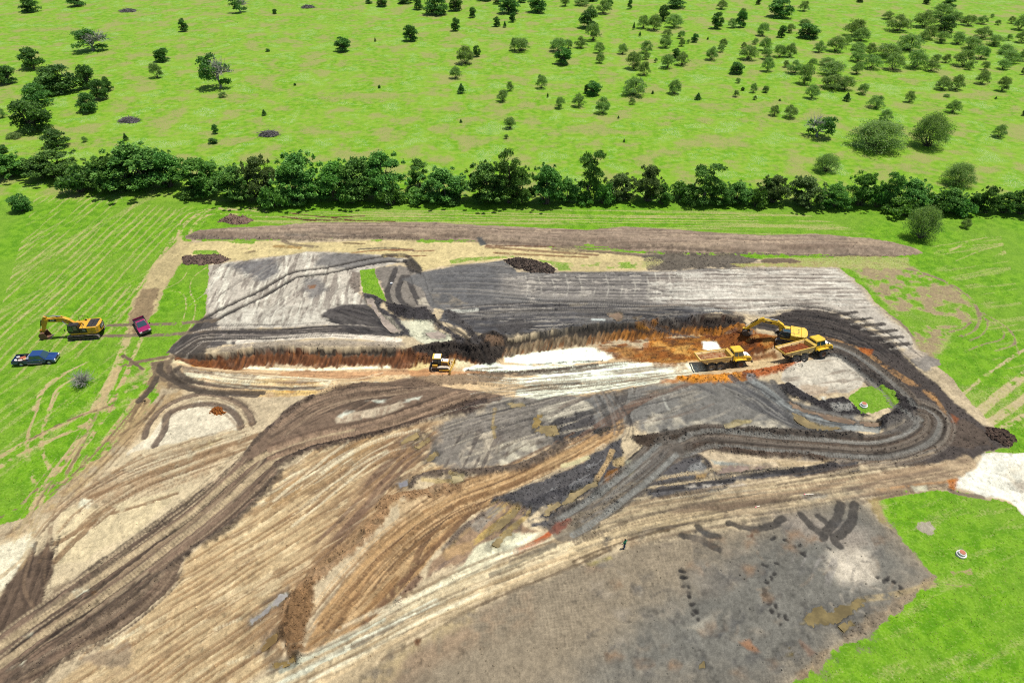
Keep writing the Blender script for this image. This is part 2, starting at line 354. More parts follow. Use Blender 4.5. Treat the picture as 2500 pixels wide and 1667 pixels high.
for pp, w in (([(1280, 330), (1000, 430), (700, 540), (450, 640)], .9), ([(1220, 400), (1000, 480), (800, 560), (560, 680), (420, 780)], .7), ([(480, 760), (400, 800), (300, 860), (270, 870)], .8), ([(560, 700), (400, 830), (270, 960)], .9), ([(880, 620), (700, 680), (560, 720)], .5), ([(700, 430), (560, 520), (440, 600)], .4), ([(1100, 350), (860, 440), (640, 520)], .5)):
    stroke('F', pp, w, (146, 114, 84), op=.8, rag=.3, patch=.15, dz=-.08)
for pp in ([(720, 340), (740, 280), (820, 190), (960, 130), (1080, 130), (1190, 170), (1240, 220), (1260, 270)], [(770, 380), (820, 300), (840, 220), (960, 180), (1060, 175), (1140, 200), (1190, 250), (1200, 290)]):
    stroke('F', pp, 1.0, (118, 98, 86), op=.9, dz=-.12, rag=.2)
poly('F', [(400, 640), (470, 650), (440, 700), (400, 690)], (238, 226, 202), op=.8, rag=.5); poly('F', [(900, 380), (1150, 330), (1000, 420)], (214, 196, 150), op=.6, rag=1, patch=.5)
stroke('F', [(0, 1040), (100, 960), (150, 900)], .6, (200, 172, 134), op=.6); poly('F', [(230, 1100), (330, 1060), (400, 1080), (300, 1130)], (130, 108, 88), op=.7, rag=.6)
# dark ramp of wheel tracks at far left
poly('F', [(-30, 1370), (-30, 1190), (60, 1040), (120, 960), (160, 920), (190, 940), (235, 870), (265, 900), (265, 970), (235, 1080), (200, 1180), (120, 1260), (60, 1300)], (122, 100, 84), rag=.5)
streaks('F', [(-30, 1370), (-30, 1190), (120, 960), (235, 880), (265, 960), (220, 1150), (60, 1300)], (60, 1240), (180, 960), (94, 76, 64), across=.5, along=9, lo=0, hi=.5, op=.7, dz=-.08)
stroke('F', [(170, 800), (160, 900), (100, 1000)], .5, (176, 148, 112), op=.7, patch=.3); stroke('F', [(255, 760), (240, 880), (200, 960)], .5, (136, 110, 88), op=.7, patch=.2)

traffic('F', [(560, 20), (440, 290), (260, 560), (150, 760), (60, 1000)], 4.5, 12, [(206, 182, 138), (150, 122, 92), (186, 160, 118)], gr=.25, cleat=0, op=(.3, .6), dz=-.03)
traffic('F', [(820, 60), (640, 290), (430, 520), (250, 700)], 4.0, 12, [(130, 104, 80), (196, 170, 126), (160, 132, 98)], gr=.2, op=(.3, .65), dz=-.04)
traffic('F', [(1290, 340), (1000, 440), (700, 550), (420, 720), (260, 900)], 7.0, 22, [(150, 118, 88), (176, 144, 110), (232, 212, 182), (128, 100, 76)], op=(.35, .75))
traffic('F', [(1260, 300), (1180, 200), (1060, 150), (930, 160), (820, 230), (740, 340)], 3.0, 8, [(128, 104, 86), (170, 144, 120)], op=(.3, .6))
traffic('F', [(200, 1170), (180, 1060), (215, 930), (240, 800)], 3.2, 10, [(90, 72, 60), (146, 120, 98), (70, 56, 48)], op=(.4, .8))
# tan tracked field below the haul road
field = S('F', [(250, 1600), (560, 1370), (720, 1230), (880, 1080), (920, 950), (1010, 870), (1180, 760), (1290, 640), (1400, 510), (1500, 470)]) + S('G', [(210, 400), (600, 300), (860, 250), (1010, 225), (1180, 250), (1420, 380), (1240, 490), (720, 540), (650, 660), (540, 740), (390, 900), (200, 1030), (70, 1240), (60, 1420), (0, 1480), (-120, 1568)])
poly('S', field, (210, 181, 141), rag=.5, var=.06)
poly('F', [(1450, 520), (1758, 400), (1758, 470), (1400, 640), (1250, 700)], (226, 208, 178), op=.85, rag=.6)
poly('G', [(560, 320), (840, 250), (900, 420), (740, 520), (640, 600), (430, 800), (190, 1010), (60, 1180), (60, 1400), (-20, 1460), (-60, 1330), (60, 1120), (250, 900), (380, 700), (480, 520)], (172, 138, 108), op=.8, edge=1.8, rag=1.5)
furrows('S', field, (500, 1500), (760, 1330), (160, 124, 88), period=.80, duty=.46, op=.66, dz=-.07, breaks=.5, wob=.8)
streaks('S', field, (500, 1500), (760, 1330), (150, 116, 86), across=.5, along=6, lo=.1, hi=.6, op=.55, dz=-.05, seed=41)
streaks('S', field, (500, 1500), (770, 1340), (232, 208, 170), across=.45, along=4, lo=.3, hi=.7, op=.55, seed=47)
ruts('G', [(0, 670), (300, 470), (560, 330)], 1.7, .6, (178, 142, 100), op=.8, dz=-.1); ruts('F', [(1290, 740), (1500, 600), (1758, 490)], 1.7, .6, (172, 140, 104), op=.7, dz=-.1)
streaks('G', [(250, 800), (540, 480), (760, 330), (860, 300), (640, 640), (450, 780), (190, 1010)], (200, 960), (600, 560), (128, 100, 84), across=.6, along=9, lo=-.05, hi=.45, op=.7, dz=-.06, seed=43)
poly('F', [(560, 1400), (640, 1340), (660, 1420), (620, 1480), (480, 1470), (400, 1440)], (165, 142, 120), op=.8, rag=.8); poly('F', [(220, 1568), (400, 1450), (620, 1480), (760, 1540), (700, 1600)], (176, 150, 122), op=.45, rag=1.2, patch=.4)
_q = np.random.RandomState(31)
for k in range(46):                                   # short crossing dozer marks
    x0, y0 = 300 + 900 * _q.rand(), 1560 - 1150 * _q.rand()
    stroke('F', [(x0, y0), (x0 + 60 + 90 * _q.rand(), y0 - 35 - 60 * _q.rand())], .3 + .2 * _q.rand(), [(176, 142, 104), (238, 220, 188), (150, 116, 84)][k % 3], op=.0 if not (x0 * .86 + y0 > 1560) else .55, cleat=.36, rag=.12, dz=-.04)
traffic('G', [(0, 700), (250, 510), (500, 350), (820, 250)], 9, 26, [(160, 126, 92), (240, 222, 192), (136, 106, 82), (190, 156, 118)], op=(.35, .7), cleat=.4)
# grey worked mud in the middle and right middle
poly('G', [(840, 250), (1060, 200), (1080, 130), (1300, 130), (1758, 90), (1758, 320), (1450, 380), (1250, 480), (960, 510), (780, 470), (820, 360)], (140, 128, 122), op=.95, edge=.9, rag=1.4)
poly('H', [(0, 170), (700, 110), (960, 80), (1350, 60), (1560, 130), (1640, 230), (2195, 330), (2195, 520), (1800, 500), (1200, 480), (500, 500), (470, 420), (0, 500)], (128, 120, 118), op=.95, edge=.7, rag=1.2)
poly('G', [(920, 330), (1120, 300), (1140, 420), (1060, 490), (960, 500)], (206, 186, 164), op=.75, rag=1, patch=.4); poly('G', [(1140, 370), (1330, 350), (1420, 380), (1250, 480), (1140, 490)], (220, 204, 182), op=.75, rag=1, patch=.42)
streaks('G', [(880, 300), (1140, 290), (1200, 420), (1060, 500), (860, 500)], (980, 480), (1060, 320), (112, 98, 92), across=.5, along=5, lo=.0, hi=.5, op=.7, dz=-.06, seed=52)
streaks('G', [(1130, 360), (1400, 360), (1380, 420), (1250, 490), (1140, 480)], (1160, 470), (1300, 390), (120, 104, 92), across=.45, along=3, lo=.1, hi=.5, op=.6, dz=-.05, seed=53)
poly('G', [(1340, 200), (1540, 140), (1610, 195), (1440, 260), (1330, 260)], (206, 190, 172), op=.9, rag=.7)
streaks('G', [(1340, 200), (1540, 140), (1610, 195), (1440, 260)], (1400, 250), (1560, 180), (130, 116, 108), across=.5, along=6, lo=.15, hi=.5, op=.7, seed=54)
stroke('G', [(1120, 200), (1110, 280), (1120, 340)], .5, (196, 168, 110), op=.7)
# soft dark mud hollow with tracks beside the lane
poly('G', [(1440, 250), (1600, 220), (1640, 290), (1480, 390), (1420, 350), (1380, 300)], (92, 84, 84), rag=.9, clod=.5, wet=.3)
poly('H', [(0, 330), (140, 320), (180, 400), (120, 440), (0, 460)], (90, 82, 82), rag=.7, clod=.4, wet=.3)
streaks('H', [(80, 170), (560, 120), (500, 250), (420, 400), (250, 400), (140, 250)], (250, 350), (300, 170), (86, 76, 72), across=.6, along=5, lo=.0, hi=.5, op=.8, dz=-.1, seed=55)
poly('H', [(510, 400), (600, 330), (900, 380), (1200, 420), (1600, 380), (1760, 480), (1200, 470), (560, 500)], (196, 180, 162), op=.8, rag=1.1, patch=.4)
streaks('H', [(500, 160), (1300, 80), (1700, 330), (1300, 420), (700, 380)], (700, 320), (1200, 130), (170, 156, 144), across=.7, along=5, lo=.1, hi=.6, op=.6, seed=57)
streaks('H', [(900, 110), (1350, 90), (1900, 430), (1700, 500)], (1000, 130), (1700, 440), (88, 82, 84), across=.8, along=9, lo=.05, hi=.5, op=.7, dz=-.08, seed=58, wet=.5)
for pp, w in (([(0, 640), (250, 440), (560, 230), (900, 110)], .9), ([(0, 560), (200, 420), (420, 280), (640, 180)], .9)):
    stroke('H', pp, w, (134, 106, 90), op=.8, dz=-.1)
stroke('H', [(690, 220), (710, 280), (730, 310)], .3, (190, 180, 172), op=.7); poly('H', [(1150, 430), (1250, 390), (1360, 400), (1250, 450), (1160, 465)], (206, 184, 124), op=.8, rag=.5, wet=.5)
# orange-brown lane
lane = S('G', [(150, 1430), (250, 1230), (380, 1040), (520, 880), (640, 770), (830, 650), (900, 610), (900, 560), (1120, 520), (1300, 480), (1500, 390), (1758, 250), (1758, 320), (1560, 440), (1300, 540), (1130, 640), (960, 770), (860, 880), (710, 1060), (560, 1200), (420, 1340), (230, 1440)])
poly('S', lane, (196, 156, 112), rag=.4, var=.07)
streaks('S', lane, (800, 1500), (1100, 1240), (150, 112, 76), across=.45, along=8, lo=.05, hi=.5, op=.75, dz=-.06, seed=61, wob=.9)
streaks('S', lane, (800, 1500), (1100, 1240), (218, 184, 140), across=.5, along=5, lo=.2, hi=.6, op=.6, seed=63, wob=.9)
furrows('G', [(520, 900), (1000, 620), (1300, 480), (1700, 270), (1740, 320), (1300, 540), (960, 770), (700, 1060), (480, 1250), (200, 1300)], (200, 1300), (330, 1390), (170, 130, 92), period=.62, duty=.4, op=.3, breaks=.6)
poly('G', [(630, 660), (860, 610), (900, 640), (660, 760), (640, 710)], (208, 176, 136), op=.8, rag=.5)
for pp in ([(560, 1180), (700, 1010), (760, 880), (900, 690)], [(470, 1270), (640, 1080), (880, 830), (1100, 620)]):
    stroke('G', pp, .8, (124, 92, 70), op=.75, dz=-.1, rag=.3, patch=.15)
traffic('G', [(200, 1380), (420, 1090), (640, 860), (900, 680), (1200, 560), (1500, 420), (1758, 280)], 5.0, 46, [(128, 94, 68), (150, 114, 80), (222, 186, 142), (108, 80, 60), (204, 164, 118)], op=(.35, .8), cleat=.40)
bank('G', [(1470, 375), (1380, 430), (1250, 488), (1100, 508), (960, 520), (840, 522), (740, 545), (710, 580)], 1.3, .5, (98, 82, 72), rag=.4)
bank('G', [(900, 590), (760, 625), (620, 645), (570, 680), (560, 730), (480, 810), (400, 890), (290, 970), (190, 1070), (120, 1150), (90, 1250), (100, 1380), (150, 1435)], 1.9, .55, (150, 116, 84), rag=.8)
poly('G', [(120, 1110), (220, 1060), (230, 1180), (180, 1300), (160, 1440), (70, 1400), (60, 1260)], (152, 116, 82), rag=.7, clod=.9, dz=.25)
stroke('G', [(900, 520), (960, 540), (900, 560), (760, 555)], .7, (206, 180, 126), op=.7)

# ------------------------------------------------------------------ main haul road
road = S('F', [(-60, 1640), (-60, 1400), (0, 1330), (250, 1130), (640, 870), (900, 680), (1050, 570), (1200, 440), (1290, 330), (1450, 200), (1600, 120), (1758, 75)]) + S('G', [(330, 95), (560, 48), (900, 40), (1150, 55), (1500, 50), (1758, 35), (1758, 80), (1400, 100), (1200, 130), (1070, 180), (850, 230), (600, 300), (200, 400), (20, 480)]) + S('F', [(1400, 520), (1300, 640), (1180, 760), (1000, 885), (915, 950), (870, 1080), (700, 1230), (500, 1340), (250, 1490), (60, 1640)])
poly('S', road, (140, 115, 97), rag=.4, var=.10)
streaks('S', S('F', [(-60, 1640), (-60, 1400), (250, 1130), (640, 870), (1050, 570), (1290, 340), (1400, 400), (1300, 640), (1000, 885), (870, 1080), (500, 1340), (60, 1640)]), (200, 1500), (560, 1210), (90, 74, 64), across=.55, along=12, lo=.0, hi=.5, op=.75, dz=-.07, seed=71, wob=1.2)
for pp, w, c in (([(-20, 1400), (200, 1240), (420, 1090), (640, 940), (800, 830), (960, 720), (1100, 590), (1250, 470), (1400, 390), (1600, 330), (1758, 300)], 1.0, (186, 162, 130)),
                 ([(-20, 1490), (200, 1330), (460, 1170), (680, 1020), (880, 860), (1060, 720), (1230, 570), (1380, 450), (1560, 370), (1758, 335)], 1.0, (182, 158, 128)),
                 ([(300, 1380), (560, 1220), (760, 1080), (900, 960)], .7, (116, 92, 76)), ([(180, 1230), (420, 1060), (640, 900)], .6, (150, 130, 108)),
                 ([(460, 1360), (700, 1200), (840, 1060), (880, 1000)], .6, (150, 126, 106))):
    stroke('F', pp, w, c, op=.85, dz=-.1, rag=.22)
for pp, w, h in (([(1400, 520), (1300, 640), (1180, 760), (1080, 830), (960, 900), (850, 990), (700, 1110), (560, 1210), (420, 1310), (260, 1420), (60, 1568)], 1.3, .35), ([(1300, 330), (1200, 450), (1050, 580), (880, 700), (640, 870), (480, 980), (400, 1050)], .7, .25),
                 ([(290, 1290), (450, 1180), (540, 1110)], .5, .2), ([(160, 1600), (330, 1440), (480, 1330), (600, 1250)], .9, .25)):
    bank('F', pp, w, h, (84, 70, 60), op=.85, clod=.6)
for q in ([(360, 1110), (440, 1080), (440, 1110), (380, 1140)], [(110, 1330), (180, 1305), (160, 1335)], [(40, 1500), (130, 1450), (110, 1490)], [(460, 1100), (480, 1095), (475, 1120)]):
    poly('F', q, (235, 228, 205), op=.8, rag=.5, patch=.35)
poly('F', [(455, 1105), (480, 1100), (478, 1122), (458, 1122)], (200, 130, 50), op=.8, rag=.3)
traffic('F', [(-60, 1480), (200, 1290), (460, 1120), (760, 900), (1000, 720), (1200, 540), (1330, 400)], 7.6, 44, [(74, 60, 52), (98, 80, 68), (170, 146, 118), (200, 176, 146), (60, 50, 44), (140, 116, 96)], w=(.15, .4), op=(.35, .85))
traffic('F', [(60, 1560), (330, 1400), (600, 1240), (800, 1080), (900, 960)], 3.4, 14, [(70, 56, 48), (150, 126, 104), (96, 76, 64)], op=(.4, .8))
for pp in ([(-40, 1410), (200, 1245), (420, 1095), (640, 945), (800, 835), (960, 725), (1100, 595), (1250, 475), (1400, 395), (1600, 335), (1758, 303)], [(-40, 1500), (200, 1335), (460, 1172), (680, 1022), (880, 862), (1060, 722), (1230, 572), (1380, 452), (1560, 372)]):
    stroke('F', pp, .95, (196, 172, 140), op=.75, rag=.2, dz=-.04, cleat=.4, patch=.06)
stroke('F', [(300, 1390), (560, 1225), (760, 1085), (890, 970)], .8, (150, 126, 106), op=.7, rag=.2, cleat=.4); stroke('F', [(120, 1500), (420, 1310), (640, 1170), (820, 1020)], .5, (164, 140, 118), op=.6, rag=.2)
# upper branch, ribbed
streaks('G', [(0, 330), (150, 200), (330, 100), (600, 50), (900, 45), (1060, 90), (800, 150), (500, 200), (200, 300), (0, 400)], (100, 240), (420, 100), (90, 74, 64), across=.6, along=10, lo=-.1, hi=.4, op=.7, dz=-.09, seed=73, wob=2.5)
for pp in ([(0, 300), (180, 170), (380, 105), (600, 85), (850, 80), (1100, 80)], [(0, 360), (220, 230), (420, 150), (640, 120), (860, 100)]):
    stroke('G', pp, .8, (150, 124, 104), op=.75, dz=-.09)
for pp, c in (([(0, 400), (250, 320), (520, 260), (740, 190), (920, 120), (1100, 85), (1400, 60), (1700, 45)], (164, 134, 112)), ([(0, 440), (260, 360), (560, 290), (800, 215), (980, 150)], (160, 128, 106))):
    stroke('G', pp, .9, c, op=.8, dz=-.1)
bank('G', [(0, 300), (120, 190), (260, 115), (420, 70), (620, 50)], 1.2, .35, (88, 72, 64)); bank('G', [(40, 470), (200, 400), (420, 345), (600, 305), (760, 255), (860, 235), (1000, 205)], 1.3, .4, (92, 74, 64), clod=.7)
poly('G', [(850, 190), (960, 160), (1080, 150), (1070, 190), (960, 220), (860, 240)], (108, 86, 76), rag=.7, clod=.8, dz=.2)
poly('G', [(320, 245), (420, 215), (560, 190), (650, 165), (670, 185), (560, 235), (400, 265), (330, 272)], (206, 184, 160), op=.95, rag=.4)
streaks('G', [(320, 245), (560, 190), (670, 175), (560, 235), (330, 272)], (420, 250), (440, 200), (158, 128, 108), across=.4, along=3, lo=.1, hi=.5, op=.6, seed=75)
for q in ([(330, 240), (380, 205), (420, 210), (360, 250)], [(640, 160), (760, 135), (740, 155), (660, 170)], [(470, 160), (600, 150), (560, 172)]):
    poly('G', q, (226, 220, 206), op=.75, rag=.5, patch=.35)

traffic('G', [(0, 320), (200, 180), (400, 110), (640, 85), (900, 75), (1150, 80)], 5.0, 30, [(72, 58, 50), (150, 124, 104), (100, 80, 68), (176, 150, 126), (60, 50, 44)], op=(.35, .8))
traffic('G', [(0, 430), (260, 345), (560, 275), (800, 195), (1000, 125), (1300, 85), (1700, 55)], 3.6, 28, [(74, 60, 52), (168, 138, 114), (110, 86, 72), (190, 160, 134)], op=(.35, .8))
for pp in ([(0, 405), (250, 325), (520, 262), (740, 192), (920, 122), (1100, 88)], [(0, 445), (260, 362), (560, 292), (800, 217), (980, 152)], [(0, 310), (200, 175), (400, 112), (620, 92), (900, 84)]):
    stroke('G', pp, .75, (176, 146, 122), op=.65, rag=.18, dz=-.03, cleat=.4, patch=.1)
# ------------------------------------------------------------------ floor of the cut
flo = S('C', [(0, 1265), (300, 1280), (560, 1330), (1000, 1355), (1500, 1345), (2000, 1320), (2182, 1300)]) + S('D', [(400, 1300), (780, 1240), (1200, 1215), (1830, 1200), (2182, 1230)]) + S('E', [(400, 830), (740, 800), (1000, 820), (1350, 880), (1390, 960), (1190, 1030), (800, 1100), (230, 1160), (0, 1190)]) + S('D', [(1500, 1590), (800, 1600)]) + S('C', [(2000, 1420), (1500, 1480), (1200, 1590), (600, 1600), (200, 1480), (60, 1400)])
poly('S', flo, (222, 190, 150), rag=.4)
poly('C', [(0, 1270), (150, 1270), (120, 1330), (0, 1320)], (240, 222, 180), op=.8, rag=.5)
poly('C', [(150, 1275), (340, 1290), (330, 1350), (160, 1340)], (204, 128, 44), op=.9, rag=.5); poly('C', [(400, 1310), (520, 1330), (500, 1365), (420, 1350)], (222, 158, 54), op=.9, rag=.5)
poly('C', [(330, 1300), (560, 1335), (760, 1365), (560, 1370), (340, 1340)], (140, 92, 50), op=.7, rag=.5)
stroke('C', [(480, 1330), (760, 1360), (1100, 1372), (1500, 1360), (1900, 1340), (2182, 1300)], .7, (250, 240, 214), op=.85, rag=.3, patch=.15)
poly('C', [(100, 1380), (500, 1400), (1000, 1430), (1400, 1450), (1300, 1500), (900, 1510), (500, 1470), (200, 1440)], (238, 226, 200), op=.85, rag=.7)
poly('C', [(520, 1460), (900, 1440), (1300, 1480), (1200, 1510), (700, 1490)], (238, 206, 140), op=.8, rag=.7, patch=.3)
poly('C', [(600, 1540), (900, 1530), (1250, 1540), (1200, 1590), (700, 1590)], (236, 196, 120), op=.8, rag=.6, patch=.3); poly('C', [(900, 1530), (1040, 1535), (1000, 1565), (920, 1560)], (200, 140, 60), op=.6, rag=.4)
poly('C', [(900, 1385), (1100, 1380), (1500, 1385), (2000, 1370), (2182, 1400), (1600, 1430), (1200, 1430), (900, 1410)], (212, 162, 120), op=.85, rag=.5)
streaks('C', [(100, 1370), (900, 1380), (2182, 1370), (1500, 1450), (1000, 1580), (500, 1580), (100, 1440)], (500, 1470), (1200, 1500), (160, 120, 92), across=.4, along=8, lo=.15, hi=.5, op=.65, dz=-.04, seed=81)
bank('C', [(100, 1355), (300, 1385), (520, 1405), (700, 1420)], .9, .25, (142, 120, 102), clod=.5)
for pp in ([(30, 1360), (70, 1410), (200, 1470), (420, 1500), (800, 1520), (1250, 1525)], [(-30, 1340), (0, 1430), (130, 1500), (360, 1560), (700, 1585)]):
    stroke('C', pp, .9, (104, 90, 82), op=.9, dz=-.1, rag=.2)
# white chalk floor
poly('D', [(780, 1240), (1100, 1215), (1400, 1190), (1640, 1185), (1760, 1240), (1640, 1300), (1300, 1330), (1000, 1330), (790, 1310)], (252, 248, 232), rag=.4, var=.04)
poly('D', [(440, 1360), (600, 1320), (800, 1330), (1300, 1340), (1780, 1310), (2182, 1310), (2182, 1400), (1700, 1470), (1000, 1500), (860, 1480), (1100, 1430), (900, 1400), (600, 1390), (450, 1400)], (250, 246, 230), rag=.5, var=.05)
poly('D', [(900, 1530), (1400, 1490), (2000, 1430), (2182, 1420), (2182, 1470), (1800, 1520), (1300, 1590), (880, 1590)], (246, 240, 222), rag=.6, op=.95)
poly('E', [(-200, 1040), (0, 1030), (260, 1018), (420, 1030), (520, 1050), (430, 1085), (250, 1120), (0, 1150)], (242, 234, 214), edge=.9, rag=1.3, op=.9, patch=.15); poly('E', [(0, 1140), (300, 1110), (360, 1130), (120, 1175), (0, 1180)], (226, 214, 190), rag=.5)
poly('G', [(1230, 105), (1400, 90), (1600, 85), (1758, 55), (1758, 95), (1500, 120), (1340, 150), (1240, 140)], (240, 232, 212), rag=.7, op=.9, patch=.2)
streaks('D', [(440, 1340), (1300, 1330), (2182, 1290), (2182, 1560), (880, 1590), (860, 1450)], (900, 1500), (2100, 1370), (150, 130, 112), across=.45, along=9, lo=.22, hi=.55, op=.8, dz=-.05, seed=83)
for pp, w in (([(480, 1385), (700, 1400), (1000, 1390), (1300, 1365), (1560, 1330)], .9), ([(1000, 1330), (1300, 1310), (1600, 1300)], .35)):
    stroke('D', pp, w, (96, 82, 72), op=.85, rag=.5, clod=.7, patch=.2, dz=.1)
for pp in ([(860, 1530), (1200, 1500), (1700, 1450), (2182, 1400), (2500, 1370)], [(600, 1570), (1000, 1545), (1500, 1500), (2000, 1440)], [(700, 1460), (1100, 1440), (1500, 1400)]):
    stroke('D', pp, .6, (136, 116, 98), op=.7, rag=.3, patch=.25, dz=-.08)
traffic('D', [(480, 1420), (900, 1450), (1400, 1410), (1900, 1370), (2400, 1330)], 4.5, 24, [(140, 120, 104), (112, 96, 84), (252, 248, 236), (190, 172, 150)], op=(.3, .75))
traffic('D', [(500, 1560), (1000, 1520), (1500, 1480), (2182, 1410)], 4.0, 20, [(120, 102, 88), (96, 82, 72), (246, 240, 226), (170, 150, 128)], op=(.3, .75))
traffic('C', [(120, 1420), (600, 1470), (1200, 1480), (2000, 1400)], 4.0, 22, [(176, 138, 106), (246, 230, 198), (140, 112, 90), (228, 188, 122)], op=(.3, .7))
# gravelly strip near the dozer
poly('D', [(0, 1420), (400, 1400), (700, 1400), (900, 1420), (620, 1480), (0, 1490)], (136, 112, 94), op=.75, rag=.6, clod=.4)
poly('D', [(0, 1350), (150, 1370), (500, 1385), (640, 1390), (300, 1420), (0, 1420)], (214, 158, 112), op=.9, rag=.5)
poly('D', [(380, 1270), (500, 1280), (560, 1320), (420, 1360), (370, 1350)], (228, 212, 176), op=.85, rag=.5, patch=.25); poly('D', [(0, 1320), (160, 1300), (170, 1340), (60, 1370), (0, 1370)], (246, 222, 160), op=.9, rag=.4)
# orange clay floor at the right
poly('E', [(0, 830), (300, 830), (560, 800), (760, 800), (1000, 820), (1000, 870), (900, 940), (600, 940), (420, 1010), (0, 1020)], (192, 128, 60), rag=.7, var=.3, clod=.4)
poly('D', [(1560, 1185), (1700, 1180), (1860, 1190), (2182, 1200), (2182, 1330), (1980, 1320), (1800, 1280), (1640, 1240)], (194, 132, 66), op=.88, edge=.9, rag=1.2, var=.3, clod=.4)
poly('D', [(1780, 1230), (1900, 1210), (2100, 1230), (2100, 1290), (1900, 1310)], (160, 104, 54), op=.6, rag=.9, patch=.4)
poly('E', [(520, 790), (720, 780), (800, 850), (620, 950), (560, 900)], (146, 82, 44), op=.9, rag=.8, clod=.5)
poly('E', [(760, 790), (1000, 820), (990, 880), (860, 960), (740, 950), (720, 860)], (184, 98, 40), op=.9, rag=.8, clod=.5)
poly('E', [(640, 940), (850, 960), (980, 930), (980, 980), (800, 1010), (700, 990)], (160, 104, 62), op=.85, rag=.7, clod=.4)
for k_, (c_, sd_, lo_) in enumerate((((138, 84, 46), 501, .15), ((222, 168, 96), 502, .3), ((104, 70, 48), 503, .4), ((168, 100, 46), 504, .1))):
    streaks('E', [(-400, 850), (0, 820), (400, 800), (760, 770), (1000, 820), (900, 960), (500, 1000), (0, 1030), (-300, 960)], (100, 930), (700, 870), c_, across=.8, along=2.2, lo=lo_, hi=lo_ + .3, op=.7, seed=sd_, clod=.4)
poly('E', [(430, 860), (530, 860), (570, 930), (480, 950), (430, 910)], (252, 248, 238), rag=.5, var=.03)
poly('E', [(780, 1010), (950, 980), (1030, 1000), (900, 1060), (800, 1070)], (226, 196, 150), op=.9, rag=.5, patch=.3)
poly('E', [(200, 900), (330, 880), (300, 960), (200, 950)], (226, 176, 100), op=.6, rag=.8, patch=.4)
poly('E', [(380, 740), (700, 690), (760, 780), (700, 800), (560, 790), (520, 830), (460, 830)], (126, 70, 40), op=.85, rag=.9, clod=.6)
bank('E', [(250, 1140), (450, 1142), (620, 1134), (780, 1108)], 2.1, .45, (206, 132, 48), rag=.7, clod=1.0)
bank('E', [(780, 1110), (900, 1085), (1030, 1060), (1170, 1035)], 2.0, .42, (166, 90, 48), rag=.6, clod=1.0)
poly('E', [(100, 1140), (260, 1150), (240, 1180), (100, 1180)], (196, 120, 52), op=.7, rag=.5, patch=.4)
# face of the cut: overhang shade painted dark along the top, clay below
sl = PIT_SL; dr = PIT_DR; ins = PIT_IN
xs = X[sl]
xg = lambda u, vv=835: float(flat_pt('S', u, vv)[0])
diag = xs / .42 + 1.6 * dr
b1 = .24 + .36 * sstep(xg(1150), xg(1260), xs) + .30 * vnoise(xs / 3.5, xs * 0 + 1, 91) + .35 * vnoise(diag, dr / 2.0, 92) + .2 * N2[sl]
frac_r = sstep(xg(1190), xg(1260), xs)
frac_o = sstep(xg(1430), xg(1540), xs)
dark = sstep(-.25, .1, dr) * sstep(b1 + .22, b1 - .12, dr) * ins
clay = sstep(b1 - .12, b1 + .18, dr) * sstep(2.1, 1.5, dr + .3 * N2[sl]) * ins
rust = np.array(alb(140, 84, 52)); oran = np.array(alb(196, 128, 56)); crea = np.array(alb(150, 126, 100))
cc = rust + (crea - rust) * frac_r[..., None] ; cc = cc + (oran - cc) * frac_o[..., None]
tt_ = np.abs(np.sin(math.pi * (xs / .85 + .75 * dr + .5 * N1[sl])))
hue = .78 + .35 * tt_ + .26 * vnoise(diag + 7, dr / 2.4, 93) + .2 * N2[sl] + .12 * N3[sl]  # ridges lighter, grooves darker: relief shading put into the colour
COL[sl] += (cc * hue[..., None] - COL[sl]) * (clay * .92)[..., None]
COL[sl] += (np.array(alb(74, 62, 56)) * hue[..., None] - COL[sl]) * (dark * .95)[..., None]
for sd_, tone, th in ((95, (84, 64, 52), .30), (96, (186, 120, 66), .42), (97, (112, 70, 46), .35)):
    scr = .75 * sstep(th, th + .3, vnoise(xs / .3 + (1.2 + .3 * (sd_ - 95)) * dr + sd_, dr / 1.6, sd_)) * clay * .7
    COL[sl] += (np.array(alb(*tone)) - COL[sl]) * scr[..., None]
top = sstep(-1.6, -.1, -np.abs(dr) ) * (~ins)
# the lumpy crest behind the face
bank('D', [(800, 1085), (1000, 1065), (1300, 1020), (1600, 985), (1900, 960), (2182, 945)], 1.5, .35, (74, 66, 62), rag=.6, clod=.8)
bank('E', [(0, 715), (200, 680), (420, 665), (620, 670), (740, 690)], 1.7, .4, (74, 62, 56), rag=.6, clod=.8)
bank('C', [(440, 1215), (700, 1170), (1100, 1165), (1500, 1165), (1900, 1165)], 1.5, .35, (130, 114, 104), op=.7, rag=.5, clod=.7)
poly('E', [(0, 690), (90, 690), (60, 720), (0, 730)], (206, 138, 60), op=.85, rag=.5, clod=.8); poly('D', [(1880, 990), (1960, 960), (2000, 1010), (1900, 1030)], (212, 146, 62), op=.9, rag=.4, clod=1, dz=.3)
poly('D', [(2040, 1000), (2160, 985), (2150, 1020), (2060, 1030)], (160, 110, 62), op=.8, rag=.4, clod=1); poly('E', [(250, 690), (420, 670), (600, 670), (600, 700), (300, 710)], (110, 74, 52), op=.6, rag=.6, patch=.4)

